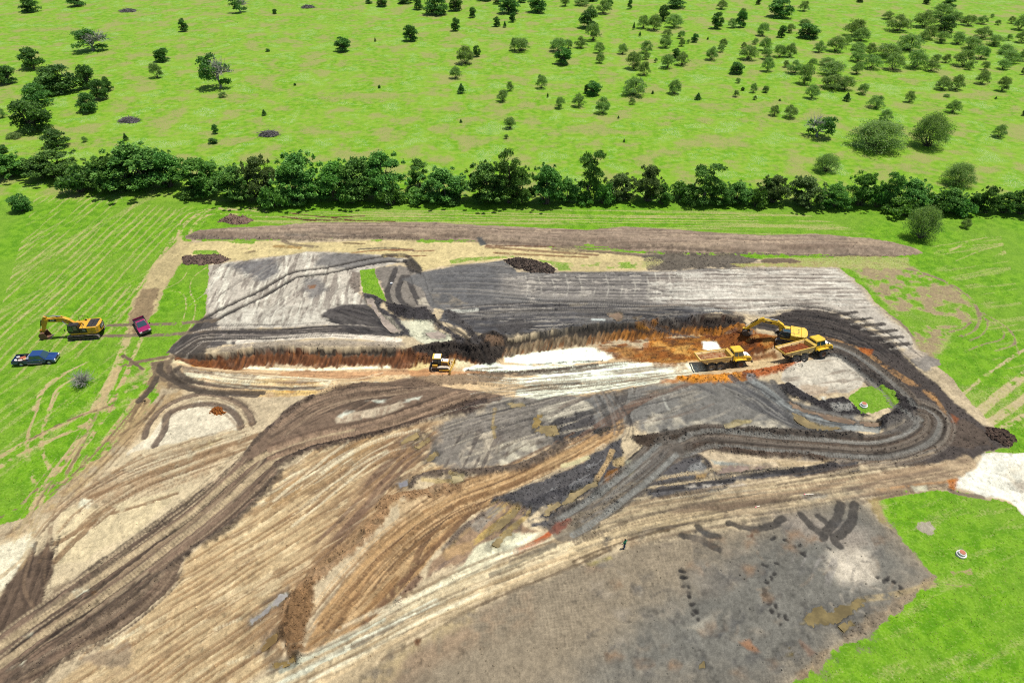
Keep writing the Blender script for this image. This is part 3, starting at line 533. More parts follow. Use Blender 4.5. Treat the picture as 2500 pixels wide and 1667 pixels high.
# ------------------------------------------------------------------ pads above the cut
poly('C', [(310, 505), (480, 480), (860, 430), (1120, 390), (1500, 398), (1800, 420), (2010, 465), (1760, 510), (1560, 560), (1560, 740), (1640, 850), (1250, 920), (1440, 1000), (400, 1040), (285, 935)], (194, 178, 166), rag=.4)
streaks('C', [(310, 505), (1120, 390), (1560, 560), (1600, 830), (1250, 920), (1000, 1000), (290, 960)], (420, 950), (560, 620), (226, 212, 198), across=.6, along=6, lo=.0, hi=.5, op=.7, seed=101)
streaks('C', [(310, 505), (1120, 390), (1560, 560), (1600, 830), (1250, 920), (1000, 1000), (290, 960)], (420, 950), (560, 620), (138, 122, 114), across=.5, along=4, lo=.2, hi=.5, op=.7, seed=103, dz=-.07)
poly('C', [(470, 500), (860, 440), (900, 560), (760, 640), (600, 560)], (112, 104, 108), op=.85, edge=1.0, rag=1.3); poly('C', [(1220, 400), (1560, 400), (1900, 450), (1700, 500), (1400, 540), (1200, 500)], (112, 104, 106), op=.8, edge=.9, rag=1.0)
poly('C', [(1110, 620), (1220, 600), (1280, 700), (1160, 790), (1100, 720)], (128, 118, 118), op=.8, edge=.7, rag=.9); poly('C', [(1130, 670), (1200, 665), (1190, 700), (1140, 705)], (156, 108, 70), op=.8, rag=.4)
poly('C', [(420, 880), (1250, 800), (1330, 960), (1000, 1010), (420, 1030)], (214, 200, 188), op=.6, edge=1, rag=1.3, patch=.35)
poly('C', [(700, 820), (830, 780), (840, 850), (740, 870)], (140, 122, 108), op=.5, rag=.9, patch=.4)
ruts('C', [(250, 985), (480, 860), (700, 760), (860, 670), (1010, 585), (1110, 565), (1300, 545), (1500, 500), (1760, 450), (1950, 455)], 2.2, .85, (78, 70, 68), op=.95, dz=-.2, lip=.06, rag=.3)
# churned black mud and lanes
mudc = (84, 76, 78)
poly('C', [(-60, 1235), (60, 1120), (240, 960), (330, 930), (400, 1010), (380, 1040), (900, 1035), (1300, 1000), (1400, 1000), (1250, 920), (1300, 870), (1450, 830), (1620, 830), (1720, 900), (1850, 1060), (2000, 1080), (1850, 1100), (1400, 1080), (900, 1095), (560, 1160), (280, 1195), (200, 1240), (0, 1240)], (98, 88, 86), rag=.5, wet=.12)
streaks('C', [(60, 1200), (300, 1030), (900, 1030), (1400, 1010), (1700, 1080), (900, 1100), (300, 1190)], (400, 1090), (1300, 1040), (176, 158, 148), across=.6, along=12, lo=.2, hi=.5, op=.8, seed=105)
streaks('C', [(1250, 920), (1450, 830), (1620, 830), (1850, 1070), (1400, 1080)], (1300, 900), (1700, 1000), (60, 54, 56), across=.5, along=4, lo=-.1, hi=.4, op=.8, seed=107, dz=-.14)
streaks('C', [(0, 1240), (60, 1100), (240, 950), (400, 1000), (250, 1180)], (60, 1220), (300, 960), (70, 62, 58), across=.6, along=6, lo=0, hi=.4, op=.7, seed=108, dz=-.1)
poly('C', [(440, 1140), (500, 1110), (500, 1165), (450, 1165)], (222, 206, 190), op=.7, rag=.4); stroke('C', [(560, 1140), (760, 1120), (1000, 1100), (1300, 1085), (1600, 1100), (1880, 1130)], 1.6, (222, 204, 190), op=.9, rag=.5)
poly('C', [(300, 1200), (500, 1165), (900, 1130), (1300, 1120), (1900, 1140), (1900, 1175), (1400, 1160), (900, 1165), (600, 1190)], (176, 158, 144), op=.7, rag=.5)
ruts('B', [(770, 985), (1000, 980), (1250, 975), (1450, 960), (1600, 940)], 3.2, 1.0, (128, 110, 94), op=.8, dz=-.05, patch=.2)
poly('B', [(1250, 1160), (1420, 1040), (1560, 940), (1620, 960), (1560, 1060), (1500, 1170), (1300, 1170)], (98, 86, 78), op=.9, rag=.7)
stroke('B', [(905, 1170), (970, 1210), (1050, 1270)], .7, (110, 90, 76), op=.8, rag=.4, gr=.05); stroke('B', [(920, 1240), (1100, 1200), (1280, 1170)], 1.2, (128, 106, 86), op=.75, rag=.7, gr=.1, patch=.2)
poly('B', [(1100, 1220), (1280, 1190), (1260, 1320), (1400, 1430), (1250, 1400), (1130, 1340)], (122, 102, 86), op=.8, rag=1, gr=.05)
for pp in ([(1180, 1230), (1180, 1290), (1290, 1360), (1420, 1420), (1600, 1440), (1930, 1440)], [(1320, 1250), (1270, 1300), (1330, 1350), (1480, 1370)], [(1150, 1330), (1100, 1420), (1020, 1500)]):
    stroke('B', pp, 1.0, (96, 82, 72), op=.9, dz=-.12, rag=.25)
poly('B', [(1040, 1500), (1080, 1500), (1060, 1530)], (60, 50, 44), op=.9, rag=.3, clod=1)
traffic('C', [(0, 1220), (200, 1090), (420, 1060), (900, 1060), (1400, 1040), (1900, 1080)], 5.0, 34, [(66, 58, 56), (150, 134, 126), (196, 178, 166), (84, 74, 72), (56, 50, 50)], op=(.35, .8))
traffic('C', [(1280, 880), (1500, 920), (1700, 1010), (1900, 1080)], 5.5, 22, [(56, 50, 52), (110, 100, 98), (70, 62, 64)], op=(.4, .8), minlen=.2)
traffic('C', [(330, 930), (600, 720), (900, 520), (1120, 400)], 22, 34, [(226, 212, 198), (150, 134, 126), (128, 114, 108), (206, 190, 178)], op=(.25, .6), minlen=.1, cleat=.5)
# grass island and ditch
poly('C', [(1560, 545), (1690, 530), (1720, 610), (1720, 660), (1790, 790), (1740, 830), (1690, 760), (1590, 740)], None, gr=1, dry=.2, rag=.35)
poly('C', [(1500, 560), (1560, 560), (1565, 740), (1500, 720), (1470, 640)], (134, 116, 106), op=.8, rag=.5, clod=.4)
poly('C', [(1690, 530), (1900, 500), (2050, 560), (2182, 780), (2182, 900), (1950, 900), (1800, 800), (1730, 640)], (132, 120, 116), op=.9, rag=.6)
for pp in ([(1860, 530), (1820, 640), (1790, 740), (1850, 860), (1960, 900)], [(1920, 590), (1880, 700), (1900, 790), (2000, 870)], [(1960, 590), (2000, 700), (2060, 820)], [(2080, 590), (2110, 700), (2150, 800)]):
    stroke('C', pp, 1.0, (82, 74, 74), op=.9, dz=-.15, rag=.25)
poly('C', [(2040, 790), (2110, 770), (2140, 840), (2060, 830)], (206, 188, 170), op=.8, rag=.5)
poly('C', [(1580, 730), (1680, 750), (1760, 800), (1740, 850), (1900, 950), (1950, 1020), (2060, 1080), (2020, 1100), (1880, 1080), (1720, 900), (1620, 800)], mudc, rag=.5, clod=.5, dz=.1, wet=.2)
poly('C', [(1760, 800), (1900, 830), (2050, 880), (2182, 920), (2182, 1000), (2000, 960), (1880, 940), (1780, 870)], (66, 58, 60), rag=.7, clod=.9, dz=.25, wet=.15)
poly('C', [(1890, 960), (2030, 970), (2182, 960), (2182, 1160), (2060, 1060), (1950, 1030)], (212, 200, 178), op=.9, rag=.6); poly('D', [(0, 960), (130, 960), (200, 1040), (340, 1080), (350, 1130), (260, 1150), (130, 1160), (0, 1080)], (216, 206, 182), op=.95, rag=.5)
poly('C', [(1700, 900), (1820, 930), (1920, 1050), (1850, 1070), (1740, 960)], (206, 190, 170), op=.6, rag=.4)
# right pad: grey, paler to the right
poly('D', [(-60, 620), (100, 560), (420, 500), (640, 480), (780, 460), (900, 560), (1200, 560), (2182, 555), (2500, 520), (2700, 560), (2700, 900), (2182, 900), (1500, 990), (1000, 1060), (700, 1060), (350, 900), (180, 850), (100, 700)], (118, 110, 110), rag=.5)
poly('E', [(20, 330), (640, 300), (730, 288), (1430, 288), (1530, 340), (1680, 500), (1800, 640), (1990, 800), (2090, 980), (1980, 930), (1700, 720), (1450, 640), (1150, 610), (950, 655), (760, 640), (560, 590), (300, 590), (0, 560)], (196, 180, 170), op=.95, edge=1.2, rag=1.0)
poly('D', [(760, 600), (1200, 570), (2182, 560), (2182, 830), (1500, 830), (1200, 790), (760, 700)], (158, 144, 138), op=.7, edge=2.0, rag=1.4)
furrows('E', [(0, 340), (730, 290), (1430, 290), (1600, 420), (1750, 600), (1500, 640), (1150, 600), (700, 630), (0, 560)], (100, 455), (1500, 455), (118, 102, 96), period=1.3, duty=.36, op=.75, dz=-.08, breaks=.55, wob=.3)
furrows('D', [(760, 600), (2182, 560), (2182, 820), (1000, 760)], (900, 680), (2100, 690), (92, 84, 84), period=1.1, duty=.42, op=.65, dz=-.08, breaks=.55, wob=.4)
streaks('E', [(0, 340), (730, 290), (1430, 290), (1750, 600), (700, 630), (0, 560)], (100, 455), (1500, 455), (222, 208, 198), across=.5, along=3, lo=.15, hi=.5, op=.6, seed=111)
streaks('D', [(760, 580), (2182, 560), (2182, 820), (1000, 800)], (900, 680), (2100, 690), (196, 180, 170), across=.5, along=2.5, lo=.3, hi=.6, op=.7, seed=113)
for k in range(11):
    x0 = 960 + k * 112; stroke('D', [(x0, 580 + (k % 3) * 20), (x0 + 25, 680), (x0 + 10, 760)], .3, (204, 190, 178), op=.6, patch=.5, rag=.4)
for k in range(7):
    x0 = 60 + k * 105; stroke('E', [(x0, 330), (x0 + 18, 440), (x0 + 6, 540)], .3, (214, 200, 188), op=.6, patch=.5, rag=.4)
poly('D', [(160, 560), (640, 500), (760, 620), (700, 780), (400, 830), (220, 760)], (104, 98, 102), op=.6, edge=1.2, rag=1.2)
poly('D', [(180, 740), (330, 740), (520, 830), (400, 840), (220, 830)], (150, 134, 118), op=.6, rag=.8, patch=.4)
# the dark lane above the crest
poly('D', [(300, 870), (600, 840), (1100, 820), (1500, 820), (2182, 850), (2500, 900), (2300, 950), (1600, 980), (1100, 1040), (800, 1080), (500, 1060), (250, 960)], (90, 84, 88), rag=.6, wet=.15)
streaks('D', [(300, 860), (1500, 815), (2500, 880), (1600, 990), (800, 1080), (300, 980)], (400, 900), (1900, 890), (62, 56, 58), across=.6, along=8, lo=.0, hi=.4, op=.75, dz=-.12, seed=115)
streaks('D', [(300, 860), (1500, 815), (2500, 880), (1600, 990), (800, 1080)], (400, 900), (1900, 900), (168, 154, 144), across=.45, along=6, lo=.35, hi=.6, op=.7, seed=117)
stroke('D', [(360, 880), (480, 885), (560, 875)], .9, (214, 204, 194), op=.8, rag=.4); poly('D', [(1330, 825), (1480, 820), (1430, 845), (1340, 840)], (206, 184, 154), op=.8, rag=.4)
poly('D', [(700, 1000), (900, 940), (1040, 1010), (900, 1080), (780, 1070)], (84, 76, 76), op=.9, rag=.6, clod=.3)
poly('D', [(1350, 940), (1700, 920), (1850, 960), (1640, 985), (1400, 1000)], (118, 110, 110), op=.7, rag=.6); poly('D', [(1640, 900), (1760, 890), (1790, 940), (1740, 965), (1690, 950)], (188, 158, 120), op=.85, rag=.5); poly('D', [(1860, 935), (1930, 925), (1910, 955)], (178, 150, 112), op=.8, rag=.4)
stroke('D', [(1520, 955), (1620, 960)], .5, (226, 222, 220), op=.8, rag=.3, patch=.3); stroke('E', [(-60, 590), (300, 580), (560, 600), (780, 690), (800, 720)], .7, (150, 128, 110), op=.7, rag=.4, patch=.2)
stroke('E', [(0, 600), (60, 600), (300, 585), (500, 590), (640, 640)], 1.0, (92, 84, 82), op=.8, rag=.5, patch=.2)
traffic('D', [(250, 930), (700, 900), (1300, 880), (1900, 890), (2500, 930)], 7.0, 40, [(58, 52, 54), (120, 110, 108), (160, 146, 138), (74, 68, 70)], op=(.35, .8))
traffic('D', [(150, 640), (600, 640), (1200, 680), (1800, 690), (2400, 690)], 15, 46, [(92, 84, 86), (140, 128, 124), (176, 162, 154), (76, 70, 72)], op=(.25, .6), minlen=.12)
traffic('E', [(40, 450), (500, 440), (1000, 450), (1600, 470)], 20, 60, [(130, 114, 106), (222, 208, 198), (160, 144, 136), (104, 92, 88)], op=(.3, .65), minlen=.1, w=(.2, .5))
# heap spilled into the cut beside the dozer
poly('D', [(100, 1160), (400, 1130), (560, 1090), (700, 1040), (820, 1110), (800, 1200), (760, 1290), (660, 1330), (560, 1290), (380, 1260), (200, 1220), (120, 1240), (60, 1240), (40, 1190)], (82, 70, 64), rag=.6, clod=.9, wet=.05)
streaks('D', [(380, 1100), (560, 1060), (720, 1040), (800, 1180), (640, 1320), (420, 1240)], (440, 1080), (560, 1260), (52, 44, 42), across=.5, along=4, lo=-.1, hi=.4, op=.8, dz=-.22, seed=121)
poly('D', [(640, 1080), (760, 1090), (790, 1150), (680, 1190), (620, 1140)], (142, 112, 88), op=.8, rag=.5)
for q, h in (([(560, 1200), (700, 1160), (790, 1200), (770, 1290), (640, 1320)], .9), ([(40, 1250), (150, 1230), (160, 1300), (80, 1330)], .7), ([(240, 1200), (420, 1190), (520, 1250), (380, 1280)], .5)):
    poly('D', q, None, dz=h, gr=None, edge=1.0, rag=.5, clod=1)
bank('D', [(330, 900), (480, 1020), (560, 1130)], 1.6, .3, (78, 70, 70), rag=.6, clod=.8); bank('D', [(160, 930), (300, 1040), (420, 1130)], 1.6, .35, (70, 62, 64), rag=.6, clod=.9)
streaks('D', [(130, 880), (420, 880), (700, 1000), (600, 1080), (400, 1120), (220, 1000)], (200, 900), (480, 1080), (58, 52, 54), across=.6, along=4, lo=-.1, hi=.4, op=.8, dz=-.15, seed=123)
poly('D', [(-30, 860), (130, 850), (180, 900), (130, 960), (-30, 950)], (76, 68, 70), rag=.6, clod=.7, dz=.1)

# ------------------------------------------------------------------ spoil bank and straw belt
poly(None, bk, (170, 146, 128), edge=.25, rag=.5, var=.08)
poly('C', [(880, 220), (1200, 210), (1420, 250), (1300, 285), (1000, 280)], (128, 116, 110), op=.8, edge=.8, rag=.9)
streaks(None, bk, tuple(fp('D', [(0, 230)])[0]), tuple(fp('D', [(2100, 260)])[0]), (140, 116, 100), across=.6, along=14, lo=.0, hi=.6, op=.6, dz=-.04, seed=131)
streaks(None, bk, tuple(fp('D', [(0, 230)])[0]), tuple(fp('D', [(2100, 260)])[0]), (192, 166, 142), across=.7, along=10, lo=.1, hi=.6, op=.6, seed=133)
bank('C', [(130, 272), (400, 284), (800, 280), (1100, 292), (1300, 290), (1500, 268), (1900, 280), (2182, 290)], .9, .2, (98, 84, 76), op=.75, rag=.5, clod=.7)
bank('E', [(0, 180), (400, 188), (800, 190), (1300, 205), (1600, 205)], .8, .2, (88, 78, 72), op=.75, rag=.5, clod=.6); bank('J', [(0, 205), (300, 208), (600, 205), (760, 190)], .7, .15, (104, 88, 80), op=.7, rag=.4, clod=.6)
traffic('D', [(-1400, 225), (0, 215), (1000, 260), (2000, 290), (3400, 360)], 6.0, 40, [(140, 118, 102), (194, 168, 146), (120, 100, 88), (182, 156, 136)], op=(.25, .6), minlen=.1, cleat=0)
straw = (218, 196, 146)
sb = S('C', [(60, 440), (150, 330), (300, 300), (850, 300), (960, 320), (1450, 305), (1700, 292), (2182, 305)]) + S('D', [(560, 310), (640, 345), (1100, 360), (1660, 380), (1950, 440), (2130, 480), (2030, 545), (1230, 556), (1180, 500), (1000, 450), (900, 440), (700, 470), (420, 490), (100, 550), (0, 470)]) + S('C', [(1980, 440), (1500, 400), (1130, 385), (880, 425), (500, 468), (400, 430)])
poly('S', sb, straw, gr=.18, dry=1, edge=.4, rag=.6)
for q in ([(180, 380), (380, 375), (400, 415), (160, 415)], [(450, 305), (700, 300), (690, 325), (520, 330)], [(620, 360), (670, 355), (650, 380)], [(1640, 290), (1760, 292), (1700, 310)], [(2040, 295), (2182, 290), (2182, 318), (2060, 318)]):
    poly('C', q, None, op=.85, gr=.95, dry=.2, rag=.5)
for q in ([(20, 300), (370, 292), (360, 318), (100, 318)], [(320, 465), (420, 440), (640, 430), (900, 420), (900, 436), (640, 462), (420, 482), (340, 500)], [(960, 440), (1200, 470), (1500, 500), (1480, 540), (1240, 552), (1180, 500)], [(1500, 480), (2000, 470), (2080, 500), (1900, 530), (1500, 530)], [(0, 540), (100, 530), (90, 560), (0, 570)]):
    poly('D', q, None, op=.85, gr=.95, dry=.3, rag=.6, patch=.3)
for pp, w, c in (([(640, 340), (900, 345), (1200, 350)], .5, (120, 66, 34)), ([(640, 350), (1000, 380), (1300, 400), (1560, 420)], 1.0, (140, 104, 80)), ([(700, 400), (1100, 420), (1480, 438)], .7, (140, 96, 64)), ([(1200, 370), (1700, 400), (2100, 440)], 1.2, (118, 98, 84)), ([(-200, 430), (0, 425), (140, 425)], .5, (120, 62, 36)), ([(-150, 380), (60, 385), (200, 380)], .4, (150, 92, 70))):
    stroke('D', pp, w, c, op=.8, rag=.35, patch=.15)
for pp, w, c in (([(1420, 318), (1600, 325)], .6, (110, 80, 58)), ([(1560, 370), (1800, 360), (2000, 380)], .8, (104, 92, 84)), ([(930, 300), (1000, 330), (1200, 350)], 1.0, (128, 108, 92)), ([(860, 345), (980, 350), (1060, 360)], 1.2, (170, 134, 84)), ([(620, 400), (680, 385)], .8, (140, 118, 90)), ([(1500, 400), (1700, 380), (2000, 370)], .5, (150, 90, 60)), ([(1760, 420), (1950, 430), (2060, 530)], 1.0, (86, 78, 74))):
    stroke('C', pp, w, c, op=.8, rag=.4, patch=.15)
# rust-coloured wet ruts in the meadow strip
for pp, w in (([(900, 95), (1100, 120), (1400, 128), (1600, 132), (1850, 138)], .55), ([(980, 68), (1200, 92), (1330, 100), (1600, 92)], .5), ([(1250, 95), (1400, 115), (1520, 130)], .45), ([(1010, 110), (1150, 130), (1300, 128)], .5)):
    stroke('C', pp, w, (104, 46, 22), op=.9, rag=.18, gr=.05, dz=-.1, wet=.3)
stroke('C', [(560, 20), (700, 30), (900, 60), (1100, 70)], .5, (150, 110, 80), op=.6, gr=.3, dry=.6, patch=.3)
poly('D', [(560, 270), (600, 275), (640, 330), (590, 345)], (96, 94, 98), op=.9, rag=.3)
poly('D', [(-60, 460), (20, 450), (110, 540), (90, 580), (0, 560)], (72, 64, 62), op=.9, rag=.4, clod=.5, dz=.1)
poly('E', [(-40, 200), (60, 190), (700, 190), (860, 230), (700, 290), (200, 310), (0, 320)], (112, 100, 92), rag=.7, op=.9, clod=.3); poly('E', [(-40, 215), (60, 210), (140, 240), (60, 300), (-40, 310)], None, op=.8, gr=.6, dry=.9, rag=.6)
poly('E', [(640, 265), (860, 255), (1450, 245), (1500, 290), (720, 286)], (190, 164, 112), op=.8, gr=.65, dry=.7, rag=.6); poly('E', [(860, 215), (1300, 210), (2007, 210), (2007, 300), (1560, 300), (1430, 280), (900, 250)], (170, 146, 104), op=.85, gr=.6, dry=.7, rag=.8)
poly('E', [(900, 225), (1100, 220), (1180, 250), (1000, 262), (860, 250)], (116, 98, 86), op=.8, rag=.5)

# ------------------------------------------------------------------ right: churned swath, loop road, pale pad
sw = S('E', [(770, 760), (950, 665), (1120, 612), (1300, 615), (1450, 650), (1560, 700), (1640, 740), (1760, 800)]) + S('J', [(560, 860), (640, 960), (760, 1080), (900, 1190), (1000, 1290), (1120, 1390), (1260, 1500)]) + S('I', [(1800, 90), (1880, 110), (1970, 170), (1930, 215), (1800, 240), (1700, 290), (1400, 330), (1100, 300), (900, 280), (1300, 180), (1420, 80), (1430, 0)]) + S('E', [(1980, 1420), (1800, 1250), (1600, 1050), (1380, 930), (1200, 830), (1000, 790)])
poly('S', sw, (92, 80, 76), rag=.6, clod=.25)
streaks('S', S('E', [(770, 760), (950, 665), (1150, 612), (1450, 650), (1760, 800), (2007, 1010), (1700, 930), (1400, 820), (1000, 780)]), (1920, 790), (2120, 830), (62, 54, 54), across=.7, along=5, lo=-.05, hi=.4, op=.75, dz=-.12, seed=141)
for k, (y0, L) in enumerate(((640, 120), (690, 160), (730, 180), (780, 200), (830, 170), (880, 160))):
    x0 = 1480 + k * 75; stroke('E', [(x0 - 40, y0 + 8), (x0 + L * .5, y0), (x0 + L, y0 - 8)], .8, (80, 70, 66), op=.85, rag=.4, clod=.3)
    stroke('E', [(x0 + 10, y0 + 36), (x0 + L * .6, y0 + 26), (x0 + L, y0 + 20)], .5, (206, 190, 178), op=.7, rag=.3)
stroke('J', [(480, 700), (600, 740), (680, 800), (705, 870)], .4, (214, 198, 184), op=.7); stroke('J', [(520, 640), (640, 730), (720, 830)], .4, (150, 130, 116), op=.7)
poly('J', [(690, 990), (820, 960), (930, 1000), (950, 1040), (820, 1080), (760, 1060)], (148, 136, 132), op=.9, rag=.7); poly('J', [(620, 960), (700, 900), (860, 950), (760, 1010)], (186, 168, 156), op=.7, rag=.7)
traffic('E', [(900, 700), (1200, 680), (1500, 740), (1800, 900), (2007, 1080)], 9.0, 50, [(60, 52, 52), (112, 100, 94), (84, 74, 70), (48, 42, 42)], op=(.35, .8), minlen=.12)
# orange lane edge
for pp, w in (([(20, 830), (160, 860), (330, 930), (480, 1030), (640, 1130), (780, 1210), (880, 1300)], 1.1), ([(80, 870), (300, 940), (420, 1010), (560, 1110), (700, 1190)], .7), ([(860, 1260), (940, 1370), (960, 1470), (930, 1560)], .9)):
    stroke('J', pp, w, (196, 148, 96), op=.65, rag=.5, patch=.38)
poly('J', [(300, 900), (420, 920), (400, 970), (320, 950)], (190, 104, 44), op=.8, rag=.5, patch=.35); poly('I', [(1530, 70), (1580, 60), (1560, 150), (1510, 180)], (214, 176, 130), op=.8, rag=.5, patch=.2); poly('I', [(1600, 20), (1660, 50), (1640, 90), (1600, 70)], (170, 100, 60), op=.7, rag=.7, patch=.4)
poly('I', [(1660, 30), (1790, 120), (1830, 200), (1700, 220), (1600, 200), (1600, 100)], (112, 94, 82), op=.7, rag=1.0)
loop = S('E', [(1390, 925), (1500, 945), (1640, 1040), (1780, 1150), (1900, 1260), (1990, 1370)]) + S('I', [(1450, 20), (1480, 60), (1450, 130), (1340, 190), (1160, 225), (900, 210), (600, 190), (330, 165), (180, 165), (60, 215)]) + S('H', [(720, 610), (560, 760), (330, 940), (130, 1090), (-30, 1190)])
stroke('S', loop, 5.6, (112, 98, 89), rag=.6)
streak_path = smooth_path(G_pt('S', loop))
for o, w, c, dz in ((-1.5, 1.0, (138, 128, 124), -.12), (1.5, 1.0, (134, 124, 120), -.12), (0, .6, (84, 74, 70), .06), (-2.5, .5, (76, 68, 64), .12), (2.5, .5, (78, 70, 66), .12), (-.8, .3, (74, 66, 62), 0), (.8, .3, (80, 70, 66), 0)):
    stroke(None, offset_path(streak_path, o)[::4], w, c, op=.8, rag=.2, dz=dz, clod=.3 if dz > 0 else 0)
traffic('S', loop, 5.2, 60, [(74, 62, 55), (132, 116, 104), (150, 134, 122), (92, 78, 68), (62, 53, 48), (120, 98, 82)], op=(.3, .8), w=(.15, .45), cleat=.4, wander=.8)
bank('E', [(1390, 975), (1480, 980), (1560, 1020), (1640, 1090), (1720, 1130), (1820, 1190), (1900, 1250)], 1.6, .45, (66, 58, 56), rag=.5, clod=1)
poly('E', [(1080, 1060), (1180, 1010), (1380, 970), (1480, 990), (1560, 1050), (1660, 1140), (1640, 1200), (1540, 1240), (1420, 1250), (1250, 1280), (1100, 1210), (1030, 1150), (1030, 1100)], (206, 190, 176), rag=.5)
streaks('E', [(1080, 1060), (1380, 970), (1660, 1140), (1540, 1240), (1250, 1280), (1030, 1150)], (1100, 1180), (1600, 1090), (150, 130, 116), across=.6, along=4, lo=.1, hi=.5, op=.6, dz=-.06, seed=145)
poly('E', [(1060, 1160), (1400, 1200), (1560, 1230), (1380, 1290), (1250, 1290), (1080, 1220)], (176, 148, 122), op=.6, rag=1, patch=.4)
poly('E', [(990, 1190), (1080, 1180), (1200, 1250), (1320, 1310), (1500, 1280), (1560, 1330), (1640, 1400), (1740, 1440), (1500, 1420), (1250, 1350), (1080, 1270)], (72, 64, 66), rag=.5, clod=.9, dz=.22)
poly('E', [(1400, 1330), (1560, 1330), (1580, 1380), (1440, 1390)], (158, 148, 144), op=.9, rag=.4, wet=.4); poly('E', [(1320, 1280), (1370, 1275), (1360, 1305)], (200, 194, 190), op=.9, rag=.3)
poly('E', [(1560, 1270), (1640, 1210), (1800, 1185), (1920, 1260), (1930, 1310), (1880, 1370), (1760, 1390), (1640, 1410), (1600, 1350), (1550, 1300)], None, gr=1, dry=.15, rag=.4)
poly('E', [(1900, 1270), (2007, 1290), (2060, 1340), (2007, 1440), (1900, 1500), (1780, 1540), (1750, 1460), (1880, 1380), (1940, 1320)], (70, 62, 62), rag=.6, clod=1, dz=.3)
poly('E', [(1850, 1420), (2050, 1400), (2100, 1500), (1900, 1568), (1800, 1560)], (112, 102, 98), op=.8, rag=.6, clod=.3)
# wet curved ditch tracks
for pp, w, c in (([(960, 1160), (1060, 1290), (1200, 1380), (1400, 1440), (1600, 1470), (1780, 1490)], 1.0, (92, 86, 88)), ([(800, 1130), (960, 1270), (1120, 1380), (1300, 1450), (1500, 1500), (1740, 1530)], 1.6, (146, 142, 142)), ([(640, 1120), (860, 1280), (1040, 1400), (1250, 1500), (1460, 1550)], 1.0, (96, 90, 92))):
    stroke('E', pp, w, c, op=.85, rag=.35, dz=-.08, wet=.5)
traffic('E', [(640, 1120), (900, 1260), (1100, 1400), (1400, 1490), (1740, 1530)], 6.0, 28, [(84, 78, 80), (160, 150, 146), (120, 112, 110), (66, 60, 62)], op=(.3, .75))
traffic('H', [(0, 420), (300, 300), (700, 200), (1000, 90)], 9.0, 30, [(92, 84, 82), (160, 146, 136), (128, 108, 96), (74, 68, 68)], op=(.3, .7))
traffic('H', [(150, 150), (260, 260), (330, 420), (300, 560)], 5.0, 16, [(78, 70, 68), (150, 134, 124), (100, 90, 86)], op=(.35, .75))
traffic('G', [(860, 380), (1100, 300), (1350, 230), (1700, 150)], 12.0, 40, [(96, 86, 84), (170, 154, 142), (206, 188, 168), (80, 72, 72)], op=(.3, .7), minlen=.15)
# windrows of the centre right
bank('H', [(470, 540), (640, 520), (820, 500), (1000, 485), (1300, 482), (1600, 490), (1900, 500), (2195, 510)], 1.5, .45, (76, 66, 60), rag=.6, clod=1)
bank('H', [(960, 610), (1150, 610), (1350, 640), (1550, 660), (1750, 650), (1900, 690)], 1.8, .4, (84, 68, 58), rag=.6, clod=1)
poly('H', [(440, 520), (560, 500), (700, 520), (800, 520), (700, 580), (560, 610), (480, 580)], (92, 76, 64), rag=.6, clod=.6)
pond = [(960, 660), (1040, 640), (1180, 660), (1400, 680), (1620, 720), (1560, 760), (1400, 770), (1200, 800), (1080, 820), (1060, 780), (1000, 700)]
poly('H', [(940, 650), (1060, 630), (1200, 650), (1500, 680), (1900, 700), (1850, 760), (1500, 780), (1100, 830), (1050, 790)], (208, 184, 156), rag=.6)
poly('H', [(1060, 740), (1400, 730), (1560, 740), (1380, 770), (1080, 820)], (190, 160, 134), op=.8, rag=.6); poly('H', [(1060, 700), (1250, 720), (1400, 740), (1200, 745), (1080, 730)], (174, 172, 168), op=.8, rag=.5)
poly('H', [(1500, 690), (1900, 700), (2000, 690), (1900, 760), (1600, 760)], (170, 146, 112), op=.7, rag=.8, patch=.35)
poly('H', [(560, 860), (800, 700), (960, 680), (1060, 800), (1000, 830), (1400, 800), (1900, 740), (2195, 700), (2195, 790), (1700, 830), (1300, 850), (1200, 900), (1000, 990), (600, 1000), (540, 930)], (100, 92, 94), rag=.7, clod=.3)
bank('H', [(960, 670), (1020, 720), (1060, 790), (1150, 815), (1400, 790), (1700, 770), (2000, 730)], .9, .3, (64, 56, 56), rag=.4, clod=.9)
streaks('H', [(560, 900), (1060, 820), (2195, 720), (2195, 790), (1300, 850), (1000, 990), (620, 1000)], (700, 940), (1800, 800), (62, 56, 58), across=.6, along=7, lo=0, hi=.4, op=.8, dz=-.12, seed=151)
poly('H', [(900, 740), (980, 700), (1030, 780), (960, 800), (880, 770)], (152, 144, 144), op=.8, rag=.5); poly('H', [(940, 810), (1020, 800), (1010, 840), (940, 840)], (196, 160, 108), op=.8, rag=.4)
for q in ([(860, 900), (930, 880), (960, 910), (880, 915)], [(980, 880), (1060, 880), (1060, 915), (990, 915)], [(1090, 880), (1140, 880), (1140, 905), (1095, 905)], [(1180, 880), (1300, 870), (1340, 895), (1200, 905)]):
    poly('H', q, (196, 180, 170), op=.85, rag=.3)
